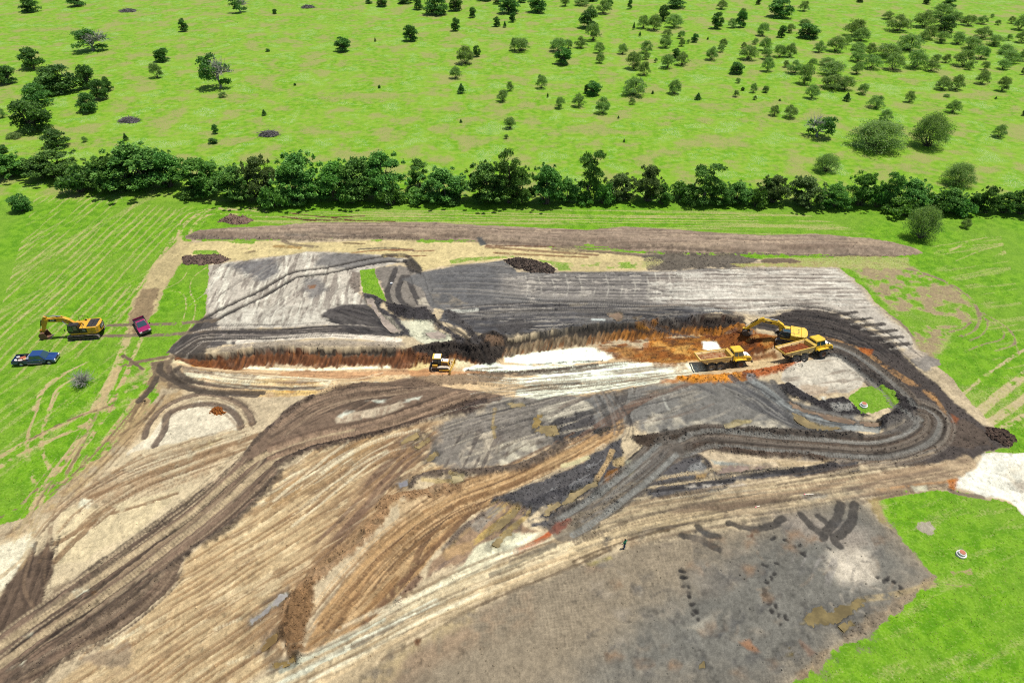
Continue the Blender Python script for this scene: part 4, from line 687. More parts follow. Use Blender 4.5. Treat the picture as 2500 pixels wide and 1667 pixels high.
# black mud between lane and loop road
poly('G', [(1130, 650), (1260, 590), (1500, 500), (1620, 420), (1758, 340), (1758, 480), (1640, 580), (1500, 660), (1350, 700), (1300, 760), (1500, 740), (1758, 600), (1758, 700), (1500, 780), (1300, 800), (1280, 760), (1180, 690)], (98, 90, 92), rag=.6, clod=.6)
bank('L', [(60, 600), (200, 600), (380, 640), (560, 600), (740, 520), (900, 500), (1100, 380), (1240, 320)], 1.3, .35, (70, 64, 68), rag=.6, clod=1)
bank('L', [(480, 830), (650, 780), (850, 690), (1000, 620), (1150, 560), (1300, 480), (1400, 400)], 1.2, .35, (74, 68, 72), rag=.6, clod=1)
streaks('L', [(600, 420), (1400, 30), (1300, 300), (900, 500), (600, 560)], (700, 480), (1200, 250), (140, 132, 134), across=.4, along=3, lo=.2, hi=.5, op=.7, seed=153)
poly('L', [(1390, 230), (1600, 190), (1640, 240), (1480, 300), (1440, 440), (1330, 420), (1340, 330)], (156, 104, 46), op=.85, rag=.5, clod=.8, patch=.25)
poly('L', [(1440, 120), (1600, 60), (1580, 180), (1460, 190)], (204, 176, 130), op=.9, rag=.4); stroke('L', [(1440, 0), (1390, 130), (1310, 260), (1250, 360)], .8, (200, 168, 124), op=.9)
poly('L', [(1600, 120), (1700, 110), (1730, 200), (1650, 300), (1610, 260)], (190, 180, 156), op=.7, rag=.6, patch=.3); poly('L', [(1640, 240), (1720, 220), (1680, 300), (1640, 310)], (206, 196, 150), op=.8, rag=.3)
stroke('L', [(860, 180), (1000, 140), (1140, 80)], .8, (214, 200, 156), op=.8); bank('G', [(1620, 320), (1680, 300)], 1.1, .2, (56, 52, 52), clod=.8)
# striped wet ground with yellow pools
poly('G', [(900, 870), (980, 770), (1130, 660), (1300, 700), (1240, 760), (1300, 800), (1380, 800), (1200, 880), (1000, 960), (860, 1000), (780, 1040), (800, 960)], (168, 138, 112), rag=.5)
streaks('G', [(880, 900), (1130, 660), (1300, 700), (1300, 820), (1100, 920), (800, 1040)], (960, 900), (1200, 720), (196, 164, 96), across=.9, along=9, lo=.05, hi=.35, op=.85, seed=161, wet=.6)
streaks('G', [(880, 900), (1130, 660), (1300, 700), (1300, 820), (1100, 920), (800, 1040)], (960, 900), (1200, 720), (128, 108, 100), across=.6, along=9, lo=.1, hi=.5, op=.8, seed=163, dz=-.08)
poly('G', [(980, 780), (1100, 690), (1180, 690), (1040, 820)], (150, 144, 140), op=.6, rag=.6, patch=.4)
bank('G', [(870, 900), (960, 800), (1060, 730)], .9, .25, (104, 88, 78), rag=.4, clod=.7); bank('G', [(640, 1160), (700, 1090), (740, 1050)], .9, .25, (120, 92, 74), rag=.4, clod=.7)
poly('G', [(860, 900), (1000, 860), (1000, 900), (880, 960)], (196, 160, 118), op=.8, rag=.5)

# ------------------------------------------------------------------ pale track and wet rolled pad at the bottom
poly('G', [(-200, 1640), (0, 1545), (180, 1460), (380, 1360), (640, 1230), (860, 1110), (1050, 1000), (1250, 920), (1400, 830), (1490, 740), (1758, 620), (1758, 880), (1500, 980), (1250, 1080), (1000, 1190), (800, 1290), (560, 1450), (400, 1600)], (196, 172, 140), rag=.6)
poly('H', [(0, 1180), (300, 1110), (520, 1000), (1000, 990), (1300, 900), (1760, 830), (2195, 790), (2195, 1040), (1700, 1090), (1300, 1130), (700, 1250), (300, 1330), (0, 1440)], (190, 168, 138), rag=.9)
poly('I', [(800, 440), (1200, 360), (1700, 270), (1800, 330), (1600, 420), (1300, 470), (1100, 500), (700, 560), (0, 660), (0, 560)], (190, 164, 134), rag=1.0)
poly('G', [(660, 1180), (830, 1060), (960, 980), (1040, 880), (1200, 820), (1350, 810), (1300, 860), (1100, 990), (860, 1110), (680, 1220)], (226, 214, 186), op=.9, rag=.6)
poly('L', [(0, 1330), (200, 1130), (500, 980), (620, 960), (500, 1060), (200, 1270)], (232, 222, 198), op=.85, rag=.6, patch=.2)
streaks('G', [(660, 1250), (1000, 1050), (1400, 850), (1758, 640), (1758, 760), (1300, 960), (900, 1130)], (900, 1120), (1500, 830), (140, 122, 102), across=.6, along=6, lo=.05, hi=.5, op=.7, dz=-.05, seed=171)
streaks('H', [(0, 1180), (520, 1010), (1300, 910), (2195, 800), (2195, 1030), (1300, 1120), (300, 1310)], (300, 1180), (1600, 930), (136, 116, 96), across=.9, along=5, lo=.05, hi=.5, op=.7, dz=-.05, seed=173)
streaks('H', [(0, 1180), (520, 1010), (1300, 910), (2195, 800), (2195, 1030), (1300, 1120), (300, 1310)], (300, 1180), (1600, 930), (216, 192, 156), across=.8, along=5, lo=.1, hi=.5, op=.7, seed=175)
streaks('I', [(800, 440), (1700, 270), (1800, 330), (1300, 470), (0, 660), (0, 570)], (300, 570), (1500, 380), (136, 112, 94), across=.8, along=7, lo=.05, hi=.5, op=.7, dz=-.05, seed=177)
for pp, w, c in (([(-60, 1580), (200, 1470), (500, 1320), (760, 1180), (1000, 1060), (1250, 970), (1500, 880), (1758, 800)], 1.3, (222, 200, 166)), ([(250, 1560), (520, 1400), (800, 1240), (1060, 1110), (1300, 1010), (1540, 910), (1758, 845)], 1.1, (220, 192, 154)),
                 ([(0, 1600), (300, 1430), (560, 1300), (820, 1160)], .9, (212, 204, 186)), ([(120, 1568), (420, 1420), (700, 1260), (960, 1130), (1250, 1020)], .4, (160, 136, 106)), ([(560, 1450), (850, 1290), (1000, 1200), (1250, 1090), (1500, 990), (1700, 900)], .4, (120, 98, 76)), ([(60, 1500), (300, 1380), (560, 1250)], .8, (196, 190, 172))):
    stroke('G', pp, w, c, op=.85, rag=.3, dz=-.05)
stroke('H', [(0, 1400), (300, 1270), (560, 1180), (800, 1140), (1100, 1120)], 1.6, (214, 188, 150), op=.85, rag=.4); stroke('H', [(0, 1470), (300, 1350), (540, 1270), (760, 1220)], .3, (110, 88, 66), op=.75)
stroke('L', [(300, 1200), (560, 1080), (740, 960), (860, 880), (920, 820)], .8, (196, 88, 34), op=.85, rag=.35, patch=.15); poly('L', [(720, 900), (880, 810), (940, 810), (900, 920), (780, 1000)], (204, 84, 22), op=.95, rag=.4)
poly('H', [(730, 950), (900, 980), (1080, 900), (1760, 960), (1950, 980), (1900, 1000), (1750, 1010), (1740, 960)], (158, 148, 142), op=.45, rag=.8, patch=.45); poly('H', [(1730, 960), (1960, 950), (1930, 990), (1760, 1005)], (162, 152, 144), op=.8, rag=.4)
stroke('L', [(0, 1480), (300, 1320), (600, 1190), (740, 1130)], .9, (124, 112, 98), op=.7, patch=.2)
traffic('G', [(0, 1560), (400, 1370), (800, 1170), (1200, 1000), (1758, 800)], 4.5, 40, [(232, 212, 180), (160, 136, 108), (196, 170, 134), (136, 114, 92), (240, 226, 200)], op=(.3, .7), cleat=0, minlen=.15)
traffic('H', [(0, 1330), (500, 1150), (1200, 1020), (2195, 900)], 11.0, 56, [(220, 196, 162), (140, 120, 100), (110, 96, 84), (196, 170, 136), (160, 136, 112)], op=(.3, .7), minlen=.1)
traffic('I', [(300, 560), (900, 460), (1400, 370), (1720, 310)], 7.0, 30, [(140, 116, 96), (214, 188, 156), (112, 94, 80), (180, 150, 120)], op=(.3, .7), minlen=.15)
# pale gravel pad at right
poly('I', [(1650, 450), (1580, 430), (1640, 400), (1740, 330), (1800, 250), (2100, 240), (2200, 300), (2200, 700), (2022, 610), (1940, 530), (1880, 510), (1780, 490)], (226, 214, 202), rag=.6)
poly('I', [(1860, 330), (2100, 300), (2200, 380), (2200, 560), (2000, 470)], (206, 186, 162), op=.6, rag=1.2, patch=.35); poly('I', [(1900, 420), (2100, 400), (2100, 470), (1980, 480)], (150, 134, 124), op=.6, rag=.9, patch=.4)
stroke('I', [(1180, 460), (1400, 430), (1560, 415), (1640, 400)], .4, (190, 138, 88), op=.55, rag=.3, patch=.4); poly('I', [(1380, 440), (1460, 430), (1480, 470), (1400, 475)], (216, 206, 182), op=.7, rag=.5); poly('I', [(1580, 400), (1640, 395), (1620, 470), (1590, 440)], (206, 124, 50), op=.85, rag=.35, clod=.5)
stroke('I', [(1600, 460), (1660, 485), (1780, 500)], .7, (130, 112, 98), op=.8)
# wet rolled pad
padp = S('G', [(330, 1640), (560, 1460), (800, 1310), (1000, 1210), (1250, 1100), (1500, 1000), (1758, 900)]) + S('I', [(0, 740), (300, 690), (640, 610), (900, 540), (1060, 520), (1110, 550), (1200, 650), (1300, 720), (1380, 800), (1510, 960), (1380, 1060), (1260, 1160), (1100, 1280), (900, 1400), (640, 1600)])
poly('S', padp, (156, 138, 118), edge=.6, rag=.7, var=.07)
poly('S', S('I', [(-260, 1250), (100, 1000), (560, 680), (1080, 520), (1200, 650), (1510, 960), (1100, 1280), (640, 1600), (-600, 1640)]), (122, 115, 110), edge=4, rag=2.4, op=.9)
poly('G', [(420, 1600), (700, 1380), (1000, 1240), (1300, 1120), (1300, 1250), (1000, 1400), (640, 1600)], (166, 138, 112), op=.7, edge=1.5, rag=1.5, patch=.35); poly('G', [(430, 1568), (800, 1300), (1020, 1200), (1000, 1260), (700, 1420), (600, 1568)], (202, 178, 134), op=.7, edge=.8, rag=1.2, patch=.35)
poly('I', [(870, 880), (900, 800), (1060, 790), (1160, 810), (1170, 900), (1190, 980), (1080, 1020), (960, 1000), (880, 930)], (204, 186, 170), op=.95, edge=.9, rag=1.0)
poly('I', [(560, 600), (700, 590), (900, 640), (1120, 700), (1160, 790), (960, 790), (700, 720)], (172, 154, 142), op=.7, edge=1.5, rag=1.3)
poly('I', [(60, 1250), (200, 1190), (340, 1150), (340, 1220), (200, 1290)], (178, 164, 150), op=.7, rag=1, patch=.3); poly('I', [(120, 880), (360, 900), (400, 1000), (250, 1060), (100, 980)], (150, 136, 126), op=.5, edge=1.2, rag=1.2)
poly('I', [(1110, 510), (1190, 500), (1290, 600), (1260, 690), (1190, 640)], (170, 146, 92), op=.7, gr=.5, dry=.8, rag=.8, patch=.35)
p_ = G_pt('S', padp); sl = window(p_, 1)
a = mask_rag(poly_near(sl, p_, 3), sl, .5, .4)
th = .9 + .5 * N0[sl]
u = X[sl] * np.cos(.9) + Y[sl] * np.sin(.9); w_ = -X[sl] * np.sin(.9) + Y[sl] * np.cos(.9); u = u + .25 * N1[sl] + .8 * N0[sl]; w_ = w_ + .25 * N2[sl] - .6 * N0[sl]
dim = np.cos(2 * math.pi * u / .56) * np.cos(2 * math.pi * w_ / .56) * sstep(-.4, .5, fbm(X[sl], Y[sl], 9, 2, 181))
Z[sl] += .03 * dim * a; COL[sl] *= (1 + .13 * dim * a)[..., None]; WET[sl] += a * .25
for pp, w in (([(740, 600), (800, 660), (880, 730)], .9), ([(970, 540), (950, 620), (890, 700), (870, 740)], 1.1), ([(1050, 540), (1030, 640), (980, 700), (930, 740), (960, 780)], 1.1), ([(840, 610), (900, 660)], .9), ([(60, 720), (150, 740), (270, 800)], .9), ([(150, 670), (200, 710), (265, 725)], .9), ([(330, 650), (420, 680), (520, 680), (600, 650)], 1.1), ([(640, 620), (600, 640)], .9)):
    stroke('I', pp, w, (78, 70, 66), op=.85, rag=.35, dz=-.05)
rng = np.random.RandomState(5)
for pp in ([(50, 920), (80, 1000), (110, 1110), (160, 1210)], [(590, 880), (540, 1000), (540, 1080), (590, 1140), (650, 1240)], [(580, 730), (700, 770), (780, 840)], [(900, 800), (1050, 780)], [(1180, 960), (1300, 1000), (1330, 1060)]):
    q = smooth_path(G_pt('I', pp), 10)
    for k in range(0, len(q), 2):
        c0 = q[k] + rng.normal(0, .25, 2); stroke(None, [c0, c0 + rng.normal(0, .15, 2)], .4, (58, 52, 50), op=.85, rag=.12, dz=-.06)
streaks('I', [(700, 820), (1000, 850), (1000, 1000), (700, 1000)], (760, 1000), (820, 830), (150, 138, 134), across=.4, along=5, lo=.2, hi=.5, op=.6, seed=183, wob=2)
bank('I', [(1500, 960), (1380, 1050), (1260, 1150), (1180, 1200), (1000, 1320), (880, 1400), (820, 1470), (700, 1550)], .8, .25, (150, 126, 98), op=.6, rag=.7, clod=.6); bank('I', [(1480, 940), (1380, 800), (1240, 680)], .5, .12, (120, 104, 88), op=.5, clod=.4)
poly('I', [(380, 1330), (440, 1320), (510, 1390), (450, 1380)], (180, 128, 90), op=.8, rag=.4); poly('I', [(740, 1330), (820, 1390), (780, 1410)], (156, 120, 98), op=.6, rag=.6); poly('I', [(430, 720), (470, 710), (465, 735), (430, 740)], (110, 62, 30), op=.8, rag=.3)
poly('G', [(710, 1350), (760, 1340), (750, 1390), (715, 1380)], (110, 66, 40), op=.8, rag=.4, patch=.3); poly('G', [(1580, 970), (1700, 930), (1710, 950), (1600, 985)], (196, 180, 96), op=.7, rag=.5, patch=.4)
poly('I', [(1400, 640), (1480, 640), (1540, 690), (1500, 720), (1430, 690)], (176, 162, 150), op=.8, rag=.7, gr=.1); poly('I', [(1580, 920), (1720, 910), (1730, 945), (1620, 950)], (186, 158, 122), op=.7, gr=.2, rag=.6); poly('I', [(1580, 1000), (1720, 990), (1740, 1020), (1640, 1025)], (180, 152, 116), op=.7, gr=.2, rag=.6)
stroke('I', [(1080, 1090), (1280, 1060), (1500, 1000)], .8, (190, 166, 124), op=.6, gr=.3, dry=.9, patch=.3)
poly('I', [(1610, 780), (1700, 780), (1720, 850), (1620, 860)], (150, 138, 120), op=.6, gr=.3, rag=.6)

_q = np.random.RandomState(77)
for k in range(60):                                   # faint turning marks and footprints on the rolled pad
    x0, y0 = -500 + 1700 * _q.rand(), 720 + 760 * _q.rand(); a0 = _q.rand() * 6.28; r0 = 60 + 120 * _q.rand()
    stroke('I', [(x0 + r0 * math.cos(a0 + t), y0 + r0 * .7 * math.sin(a0 + t)) for t in (0, .25, .5, .75)], .22 + .25 * _q.rand(), [(176, 160, 146), (92, 84, 82), (150, 132, 116), (84, 76, 74)][k % 4], op=.35 + .3 * _q.rand(), rag=.15, dz=-.03, cleat=.45 * (k % 2), patch=.2, gr=None)
for k in range(120):
    x0, y0 = -500 + 1900 * _q.rand(), 640 + 900 * _q.rand()
    poly('I', [(x0, y0), (x0 + 30 + 50 * _q.rand(), y0 - 10), (x0 + 50 + 60 * _q.rand(), y0 + 20), (x0 + 10, y0 + 30 + 20 * _q.rand())], [(96, 90, 90), (150, 132, 116), (176, 158, 142), (86, 80, 82), (160, 126, 96)][k % 5], op=.4 + .4 * _q.rand(), edge=.6, rag=1.2, patch=.3, gr=None)
# packed wheel lanes of the loop road
for o, w, c in ((-1.45, .85, (146, 138, 134)), (1.45, .85, (142, 134, 130))):
    stroke(None, offset_path(streak_path, o)[::4], w, c, op=.72, rag=.16, dz=-.03, cleat=.38)
lower = S('H', [(720, 610), (560, 760), (330, 940), (130, 1090), (-60, 1210)])
stroke('S', lower, 4.6, (114, 102, 95), op=.7, rag=.7)
traffic('S', lower, 4.6, 26, [(76, 68, 66), (130, 120, 116), (152, 142, 136), (90, 82, 80)], op=(.35, .75))
lp = smooth_path(G_pt('S', lower))
for o in (-1.45, 1.45): stroke(None, offset_path(lp, o)[::3], .9, (142, 136, 134), op=.8, rag=.16, dz=-.04, cleat=.38)
# ------------------------------------------------------------------ pools of standing water: hollow + level
POOLS = []
def pool(v, pts, tint, depth=.16):
    g_ = sum(tint) / 3; tint = tuple(int((c + (g_ - c) * .22) * .97) for c in tint)
    p = pts_of(v, pts); sl = window(p, 1.5)
    if X[sl].size == 0: return
    sd = poly_near(sl, p, 2.5) + .35 * N1[sl] + .35 * N2[sl] + .15 * N3[sl]
    zin = Z[sl][sd < 0]
    if zin.size == 0: return
    lvl = float(np.percentile(zin, 22))
    a = sstep(.25, -.35, sd)
    Z[sl] += (np.minimum(Z[sl], lvl - depth) - Z[sl]) * a
    COL[sl] *= (1 - .38 * sstep(1.1, .15, sd + .3 * N2[sl]))[..., None]
    WET[sl] = np.maximum(WET[sl], .8 * sstep(1.0, .2, sd))
    lay(sl, sstep(.25, -.2, sd) * .8, tuple(int(c * .9) for c in tint), clod=0)
    POOLS.append((p, lvl - .035, tint))
pool('C', [(1625, 780), (1670, 775), (1690, 830), (1740, 890), (1780, 950), (1850, 1010), (1915, 1040), (1890, 1062), (1830, 1058), (1770, 1000), (1730, 930), (1690, 870), (1640, 820)], (210, 186, 160), .22)
pool('D', [(140, 1070), (230, 1055), (300, 1085), (280, 1110), (190, 1105)], (206, 188, 158))
pool('E', [(1090, 1320), (1200, 1365), (1400, 1420), (1600, 1455), (1780, 1468), (1770, 1490), (1560, 1480), (1380, 1450), (1200, 1400), (1100, 1350)], (176, 142, 104))
pool('E', [(1080, 1390), (1200, 1440), (1330, 1490), (1470, 1520), (1400, 1540), (1260, 1525), (1160, 1470)], (184, 156, 92))
pool('H', [(1160, 440), (1240, 415), (1300, 420), (1230, 448), (1170, 458)], (212, 190, 128), .1)
pool('L', [(1250, 340), (1290, 370), (1210, 440), (1080, 540), (960, 600), (850, 640), (900, 560), (1020, 470), (1150, 400)], (190, 164, 104))
pool('L', [(790, 620), (830, 650), (740, 720), (640, 760), (620, 720), (700, 640)], (192, 158, 112), .12)
pool('L', [(0, 950), (200, 760), (330, 680), (350, 700), (200, 830), (40, 960), (-40, 1010)], (186, 158, 84), .12)
pool('L', [(30, 1130), (120, 1010), (300, 860), (320, 880), (200, 1010), (60, 1140)], (190, 160, 84), .12)
pool('L', [(400, 740), (480, 680), (510, 690), (420, 770), (380, 790)], (190, 160, 92), .1)
pool('G', [(1305, 290), (1330, 230), (1352, 232), (1330, 300)], (190, 154, 74), .1)
pool('G', [(1350, 285), (1420, 290), (1435, 325), (1390, 330), (1330, 310)], (184, 152, 84), .1)
pool('G', [(1190, 175), (1260, 165), (1270, 185), (1210, 195)], (196, 172, 104), .1)
pool('G', [(1100, 285), (1130, 280), (1128, 300), (1102, 302)], (190, 160, 90), .1)
pool('G', [(640, 360), (730, 315), (735, 335), (660, 378)], (190, 160, 96), .1)
pool('G', [(725, 390), (790, 345), (795, 358), (740, 396)], (190, 160, 96), .1)
pool('G', [(775, 450), (825, 420), (828, 432), (785, 460)], (190, 160, 96), .1)
pool('F', [(1250, 1255), (1330, 1190), (1430, 1105), (1438, 1118), (1350, 1205), (1262, 1270)], (192, 184, 172), .1)
pool('G', [(0, 1340), (30, 1320), (25, 1350), (-40, 1400), (-70, 1410)], (178, 140, 70), .1)
pool('G', [(20, 1480), (110, 1440), (120, 1450), (30, 1490)], (190, 146, 70), .1)
pool('G', [(910, 540), (960, 530), (955, 552), (915, 558)], (206, 184, 128), .1)
pool('G', [(640, 570), (690, 545), (690, 575), (650, 600)], (168, 164, 166), .1)
pool('I', [(710, 1240), (760, 1180), (860, 1130), (900, 1180), (960, 1130), (1060, 1080), (1110, 1090), (1080, 1140), (980, 1190), (900, 1230), (820, 1240)], (160, 136, 74), .11)
pool('I', [(620, 1420), (680, 1370), (720, 1390), (700, 1425), (650, 1435)], (142, 122, 66), .1)
pool('I', [(970, 1250), (1030, 1210), (1040, 1230), (990, 1270)], (156, 134, 76), .1)
pool('I', [(150, 1460), (180, 1450), (180, 1480), (155, 1485)], (150, 130, 70), .1)
pool('H', [(1080, 800), (1200, 745), (1400, 745), (1500, 750), (1380, 772), (1200, 795), (1090, 818)], (186, 156, 132), .1)
pool('D', [(1650, 915), (1740, 900), (1770, 930), (1720, 955)], (180, 150, 112), .1)

# ------------------------------------------------------------------ finish: relief, tone variation
dirt = 1 - GR
Z += dirt * (.05 * N2 + .035 * N3 + .05 * N1) + GR * (.10 * N2 + .06 * N3)
Z += CLOD * (.10 * N3 + .08 * vnoise(X / .5, Y / .5, 201))
spk = vnoise(X / .38, Y / .38, 211) * .6 + vnoise(X / .8, Y / .8, 213) * .6
crumb = np.abs(fbm(X, Y, .55, 3, 231)); crumb = sstep(.02, .22, crumb); crumb -= crumb.mean()
COL *= (1 + dirt * (.08 * N3 + .08 * N4 + .10 * N2 + .10 * N0 + .12 * crumb))[..., None]
Z += dirt * .05 * crumb
COL *= np.array((1.02, 1.06, 1.03), np.float32)
COL *= (1 - .28 * sstep(.55, .95, spk + .5 * CLOD) * np.clip(dirt, 0, 1))[..., None]
edge_fade = sstep(0, 4, hw(Y) - np.abs(X)) * sstep(0, 4, Y - YN) * sstep(0, 4, YF - Y)
Z *= edge_fade
# tonal contrast: pale soil made paler and dark soil darker about a mid tone
lum = COL.mean(-1, keepdims=True); tonal = (lum / .24) ** .20 * 1.0
COL = lum * tonal + (COL - lum) * tonal * 1.05
sat = (COL.max(-1, keepdims=True) - COL.min(-1, keepdims=True)) / (COL.max(-1, keepdims=True) + 1e-4)
COL *= 1 + (np.array((1.20, 1.31, 1.25), np.float32) - 1) * np.clip(1.12 - 1.7 * sat, .05, 1)      # clay-grey, slightly olive
np.clip(COL, .004, .84, out=COL)

# ------------------------------------------------------------------ materials for the ground
def new_mat(name):
    m = bpy.data.materials.new(name); m.use_nodes = True
    n = m.node_tree; n.nodes.clear()
    out = n.nodes.new('ShaderNodeOutputMaterial')
    return m, n, out
class NB:
    """small node helper"""
    def __init__(s, tree): s.t = tree
    def n(s, typ, **kw):
        d = s.t.nodes.new('ShaderNode' + typ)
        for k, v in kw.items():
            if k.startswith('_'): setattr(d, k[1:], v)
            else:
                i = d.inputs[int(k[1:])] if k[0] == 'i' and k[1:].isdigit() else d.inputs[k.replace('__', ' ')]
                if hasattr(v, 'is_output'): s.t.links.new(v, i)
                else: i.default_value = v
        return d
    def noise(s, vec, scale, detail=3, rough=.55):
        return s.n('TexNoise', Vector=vec, Scale=scale, Detail=detail, Roughness=rough).outputs['Fac']
    def ramp(s, v, a, b):
        return s.n('MapRange', Value=v, _interpolation_type='SMOOTHSTEP', i1=a, i2=b).outputs[0]
    def mix(s, f, a, b, bt='MIX'):
        d = s.t.nodes.new('ShaderNodeMix'); d.data_type = 'RGBA'; d.blend_type = bt
        for i, v in ((0, f), (6, a), (7, b)):
            if hasattr(v, 'is_output'): s.t.links.new(v, d.inputs[i])
            elif i == 0: d.inputs[0].default_value = v
            else: d.inputs[i].default_value = (*v[:3], 1)
        return d.outputs[2]
    def math(s, op, a, b=0.0):
        d = s.t.nodes.new('ShaderNodeMath'); d.operation = op
        for i, v in ((0, a), (1, b)):
            if hasattr(v, 'is_output'): s.t.links.new(v, d.inputs[i])
            else: d.inputs[i].default_value = v
        return d.outputs[0]

def ground_material():
    m, t, out = new_mat('earth_and_grass'); b = NB(t)
    co = b.n('TexCoord').outputs['Object']
    mp = b.n('Mapping', Vector=co, Scale=(1, 1, .2)).outputs[0]
    soil = b.n('Attribute', _attribute_name='soil').outputs['Color']
    cov = b.n('Attribute', _attribute_name='cover').outputs['Color']
    sep = b.n('SeparateColor', Color=cov)
    gr, dry, wet = sep.outputs[0], sep.outputs[1], sep.outputs[2]
    n_f = b.noise(mp, 3.4, 4, .65); n_m = b.noise(mp, .55, 4, .6); n_l = b.noise(mp, .055, 4, .55); n_x = b.noise(mp, .10, 5, .62)
    # pasture beyond the hedge differs from the mown meadow
    sx = b.n('SeparateXYZ', Vector=co)
    far = b.ramp(sx.outputs[1], 146.0, 150.0)
    lush = b.mix(b.ramp(n_m, .38, .62), alb(100, 156, 26), alb(136, 186, 48))
    lush = b.mix(b.math('MULTIPLY', b.ramp(n_l, .42, .62), .55), lush, alb(136, 172, 62))
    lush = b.mix(b.math('MULTIPLY', b.ramp(n_f, .5, .72), .55), lush, alb(170, 204, 96))
    lush = b.mix(b.math('MULTIPLY', b.ramp(n_f, .5, .3), .55), lush, alb(84, 136, 16))
    past = b.mix(b.ramp(n_m, .36, .64), alb(118, 174, 40), alb(156, 194, 70))
    past = b.mix(b.math('MULTIPLY', b.ramp(n_l, .44, .62), .5), past, alb(160, 196, 76))
    pink = b.math('MULTIPLY', b.ramp(n_x, .48, .62), b.ramp(n_f, .25, .60))
    n_y = b.noise(mp, .28, 4, .65)
    past = b.mix(b.math('MULTIPLY', b.ramp(n_y, .52, .68), .55), past, alb(168, 190, 88))
    past = b.mix(b.math('MULTIPLY', b.ramp(n_y, .46, .30), .5), past, alb(106, 162, 32))
    past = b.mix(b.math('MULTIPLY', pink, .85), past, alb(180, 168, 116))
    pale = b.math('MULTIPLY', b.ramp(n_x, .48, .36), b.ramp(n_f, .48, .66))
    past = b.mix(b.math('MULTIPLY', pale, .85), past, alb(208, 222, 180))
    past = b.mix(b.math('MULTIPLY', b.ramp(n_f, .48, .3), .6), past, alb(104, 160, 38))
    lush = b.n('HueSaturation', Color=lush, Saturation=1.04).outputs[0]; past = b.n('HueSaturation', Color=past, Saturation=1.06).outputs[0]
    grass = b.mix(far, lush, past)
    n_s = b.noise(b.n('Mapping', Vector=co, Scale=(2.2, 5.0, 1)).outputs[0], 1.0, 3, .6)
    strw = b.mix(b.ramp(n_s, .35, .65), alb(196, 176, 108), alb(226, 210, 160))
    dfac = b.ramp(b.math('ADD', dry, b.math('MULTIPLY', b.math('SUBTRACT', n_f, .5), 1.1)), .10, 1.0)
    grass = b.mix(b.math('MULTIPLY', dfac, .85), grass, strw)
    nn = b.math('ADD', b.math('MULTIPLY', b.math('SUBTRACT', n_f, .5), .9), b.math('MULTIPLY', b.math('SUBTRACT', n_m, .5), .6))
    gfac = b.ramp(b.math('ADD', gr, nn), .36, .64)
    n_g = b.noise(mp, 7.0, 3, .7)
    soil = b.mix(b.ramp(n_g, .35, .7), b.mix(1.0, soil, (.84, .835, .83), 'MULTIPLY'), b.mix(1.0, soil, (1.17, 1.16, 1.15), 'MULTIPLY'))
    base = b.mix(gfac, soil, grass)
    bump = b.n('Bump', Strength=.35, Distance=.08, Height=b.math('ADD', n_f, b.math('MULTIPLY', n_g, .6)))
    rough = b.math('SUBTRACT', .95, b.math('MULTIPLY', wet, .5))
    p = b.n('BsdfPrincipled', Base__Color=base, Roughness=rough, Normal=bump.outputs[0])
    p.inputs['Specular IOR Level'].default_value = .25
    t.links.new(p.outputs[0], out.inputs[0])
    return m
M_GROUND = ground_material()

def np_mesh(name, verts, faces, smooth=False):
    me = bpy.data.meshes.new(name)
    verts = np.ascontiguousarray(verts, np.float32).reshape(-1, 3); faces = np.ascontiguousarray(faces, np.int32)
    k = faces.shape[1]
    me.vertices.add(len(verts)); me.vertices.foreach_set('co', verts.ravel())
    me.loops.add(faces.size); me.loops.foreach_set('vertex_index', faces.ravel())
    me.polygons.add(len(faces)); me.polygons.foreach_set('loop_start', np.arange(0, faces.size, k, dtype=np.int32))
    me.polygons.foreach_set('use_smooth', np.full(len(faces), smooth, bool))
    me.update(calc_edges=True)
    return me
def color_attr(me, name, rgb):
    a = me.attributes.new(name, 'FLOAT_COLOR', 'POINT')
    d = np.ones((len(me.vertices), 4), np.float32); d[:, :3] = rgb
    a.data.foreach_set('color', d.ravel())
def link_obj(name, me, parent=None):
    o = bpy.data.objects.new(name, me); col.objects.link(o); o.parent = parent
    return o
def tag(o, label=None, cat=None, group=None, kind=None):
    if label: o['label'] = label
    if cat: o['category'] = cat
    if group: o['group'] = group
    if kind: o['kind'] = kind
    return o

idx = np.arange(NX * NY).reshape(NY, NX)
quads = np.stack([idx[:-1, :-1], idx[:-1, 1:], idx[1:, 1:], idx[1:, :-1]], -1).reshape(-1, 4)
me = np_mesh('ground', np.stack([X, Y, Z], -1), quads, True)
color_attr(me, 'soil', COL.reshape(-1, 3)); color_attr(me, 'cover', np.stack([GR, DRY, WET], -1).reshape(-1, 3))
me.materials.append(M_GROUND)
tag(link_obj('ground', me), 'earthwork site of bare soil, mud, chalk and mown grass', kind='structure')
# the land around it, out to the horizon: a sheet to each side, in front and behind, edge to edge with the site
def sheet(SX, SY, SZ):
    si = np.arange(SX.size).reshape(SX.shape)
    return np.stack([SX, SY, SZ], -1).reshape(-1, 3), np.stack([si[:-1, :-1], si[:-1, 1:], si[1:, 1:], si[1:, :-1]], -1).reshape(-1, 4)
PV, PF = [], []
def add_sheet(SX, SY, SZ):
    v_, f_ = sheet(SX, SY, SZ); PF.append(f_ + sum(len(q_) for q_ in PV)); PV.append(v_)
ry = np.linspace(YN, YF, 40); st = np.linspace(0, 1, 40) ** 3
for sg in (-1, 1):
    SX = sg * (hw(ry)[:, None] + (4000 - hw(ry)[:, None]) * st[None, :]); add_sheet(SX[:, ::sg], np.repeat(ry[:, None], 40, 1), np.zeros_like(SX))
ox = np.unique(np.concatenate([-np.geomspace(HW1, 4000, 40), np.linspace(-HW1, HW1, 60), np.geomspace(HW1, 4000, 40)]))
oy = np.concatenate([[YF], np.geomspace(YF + 3, 6000, 80)])
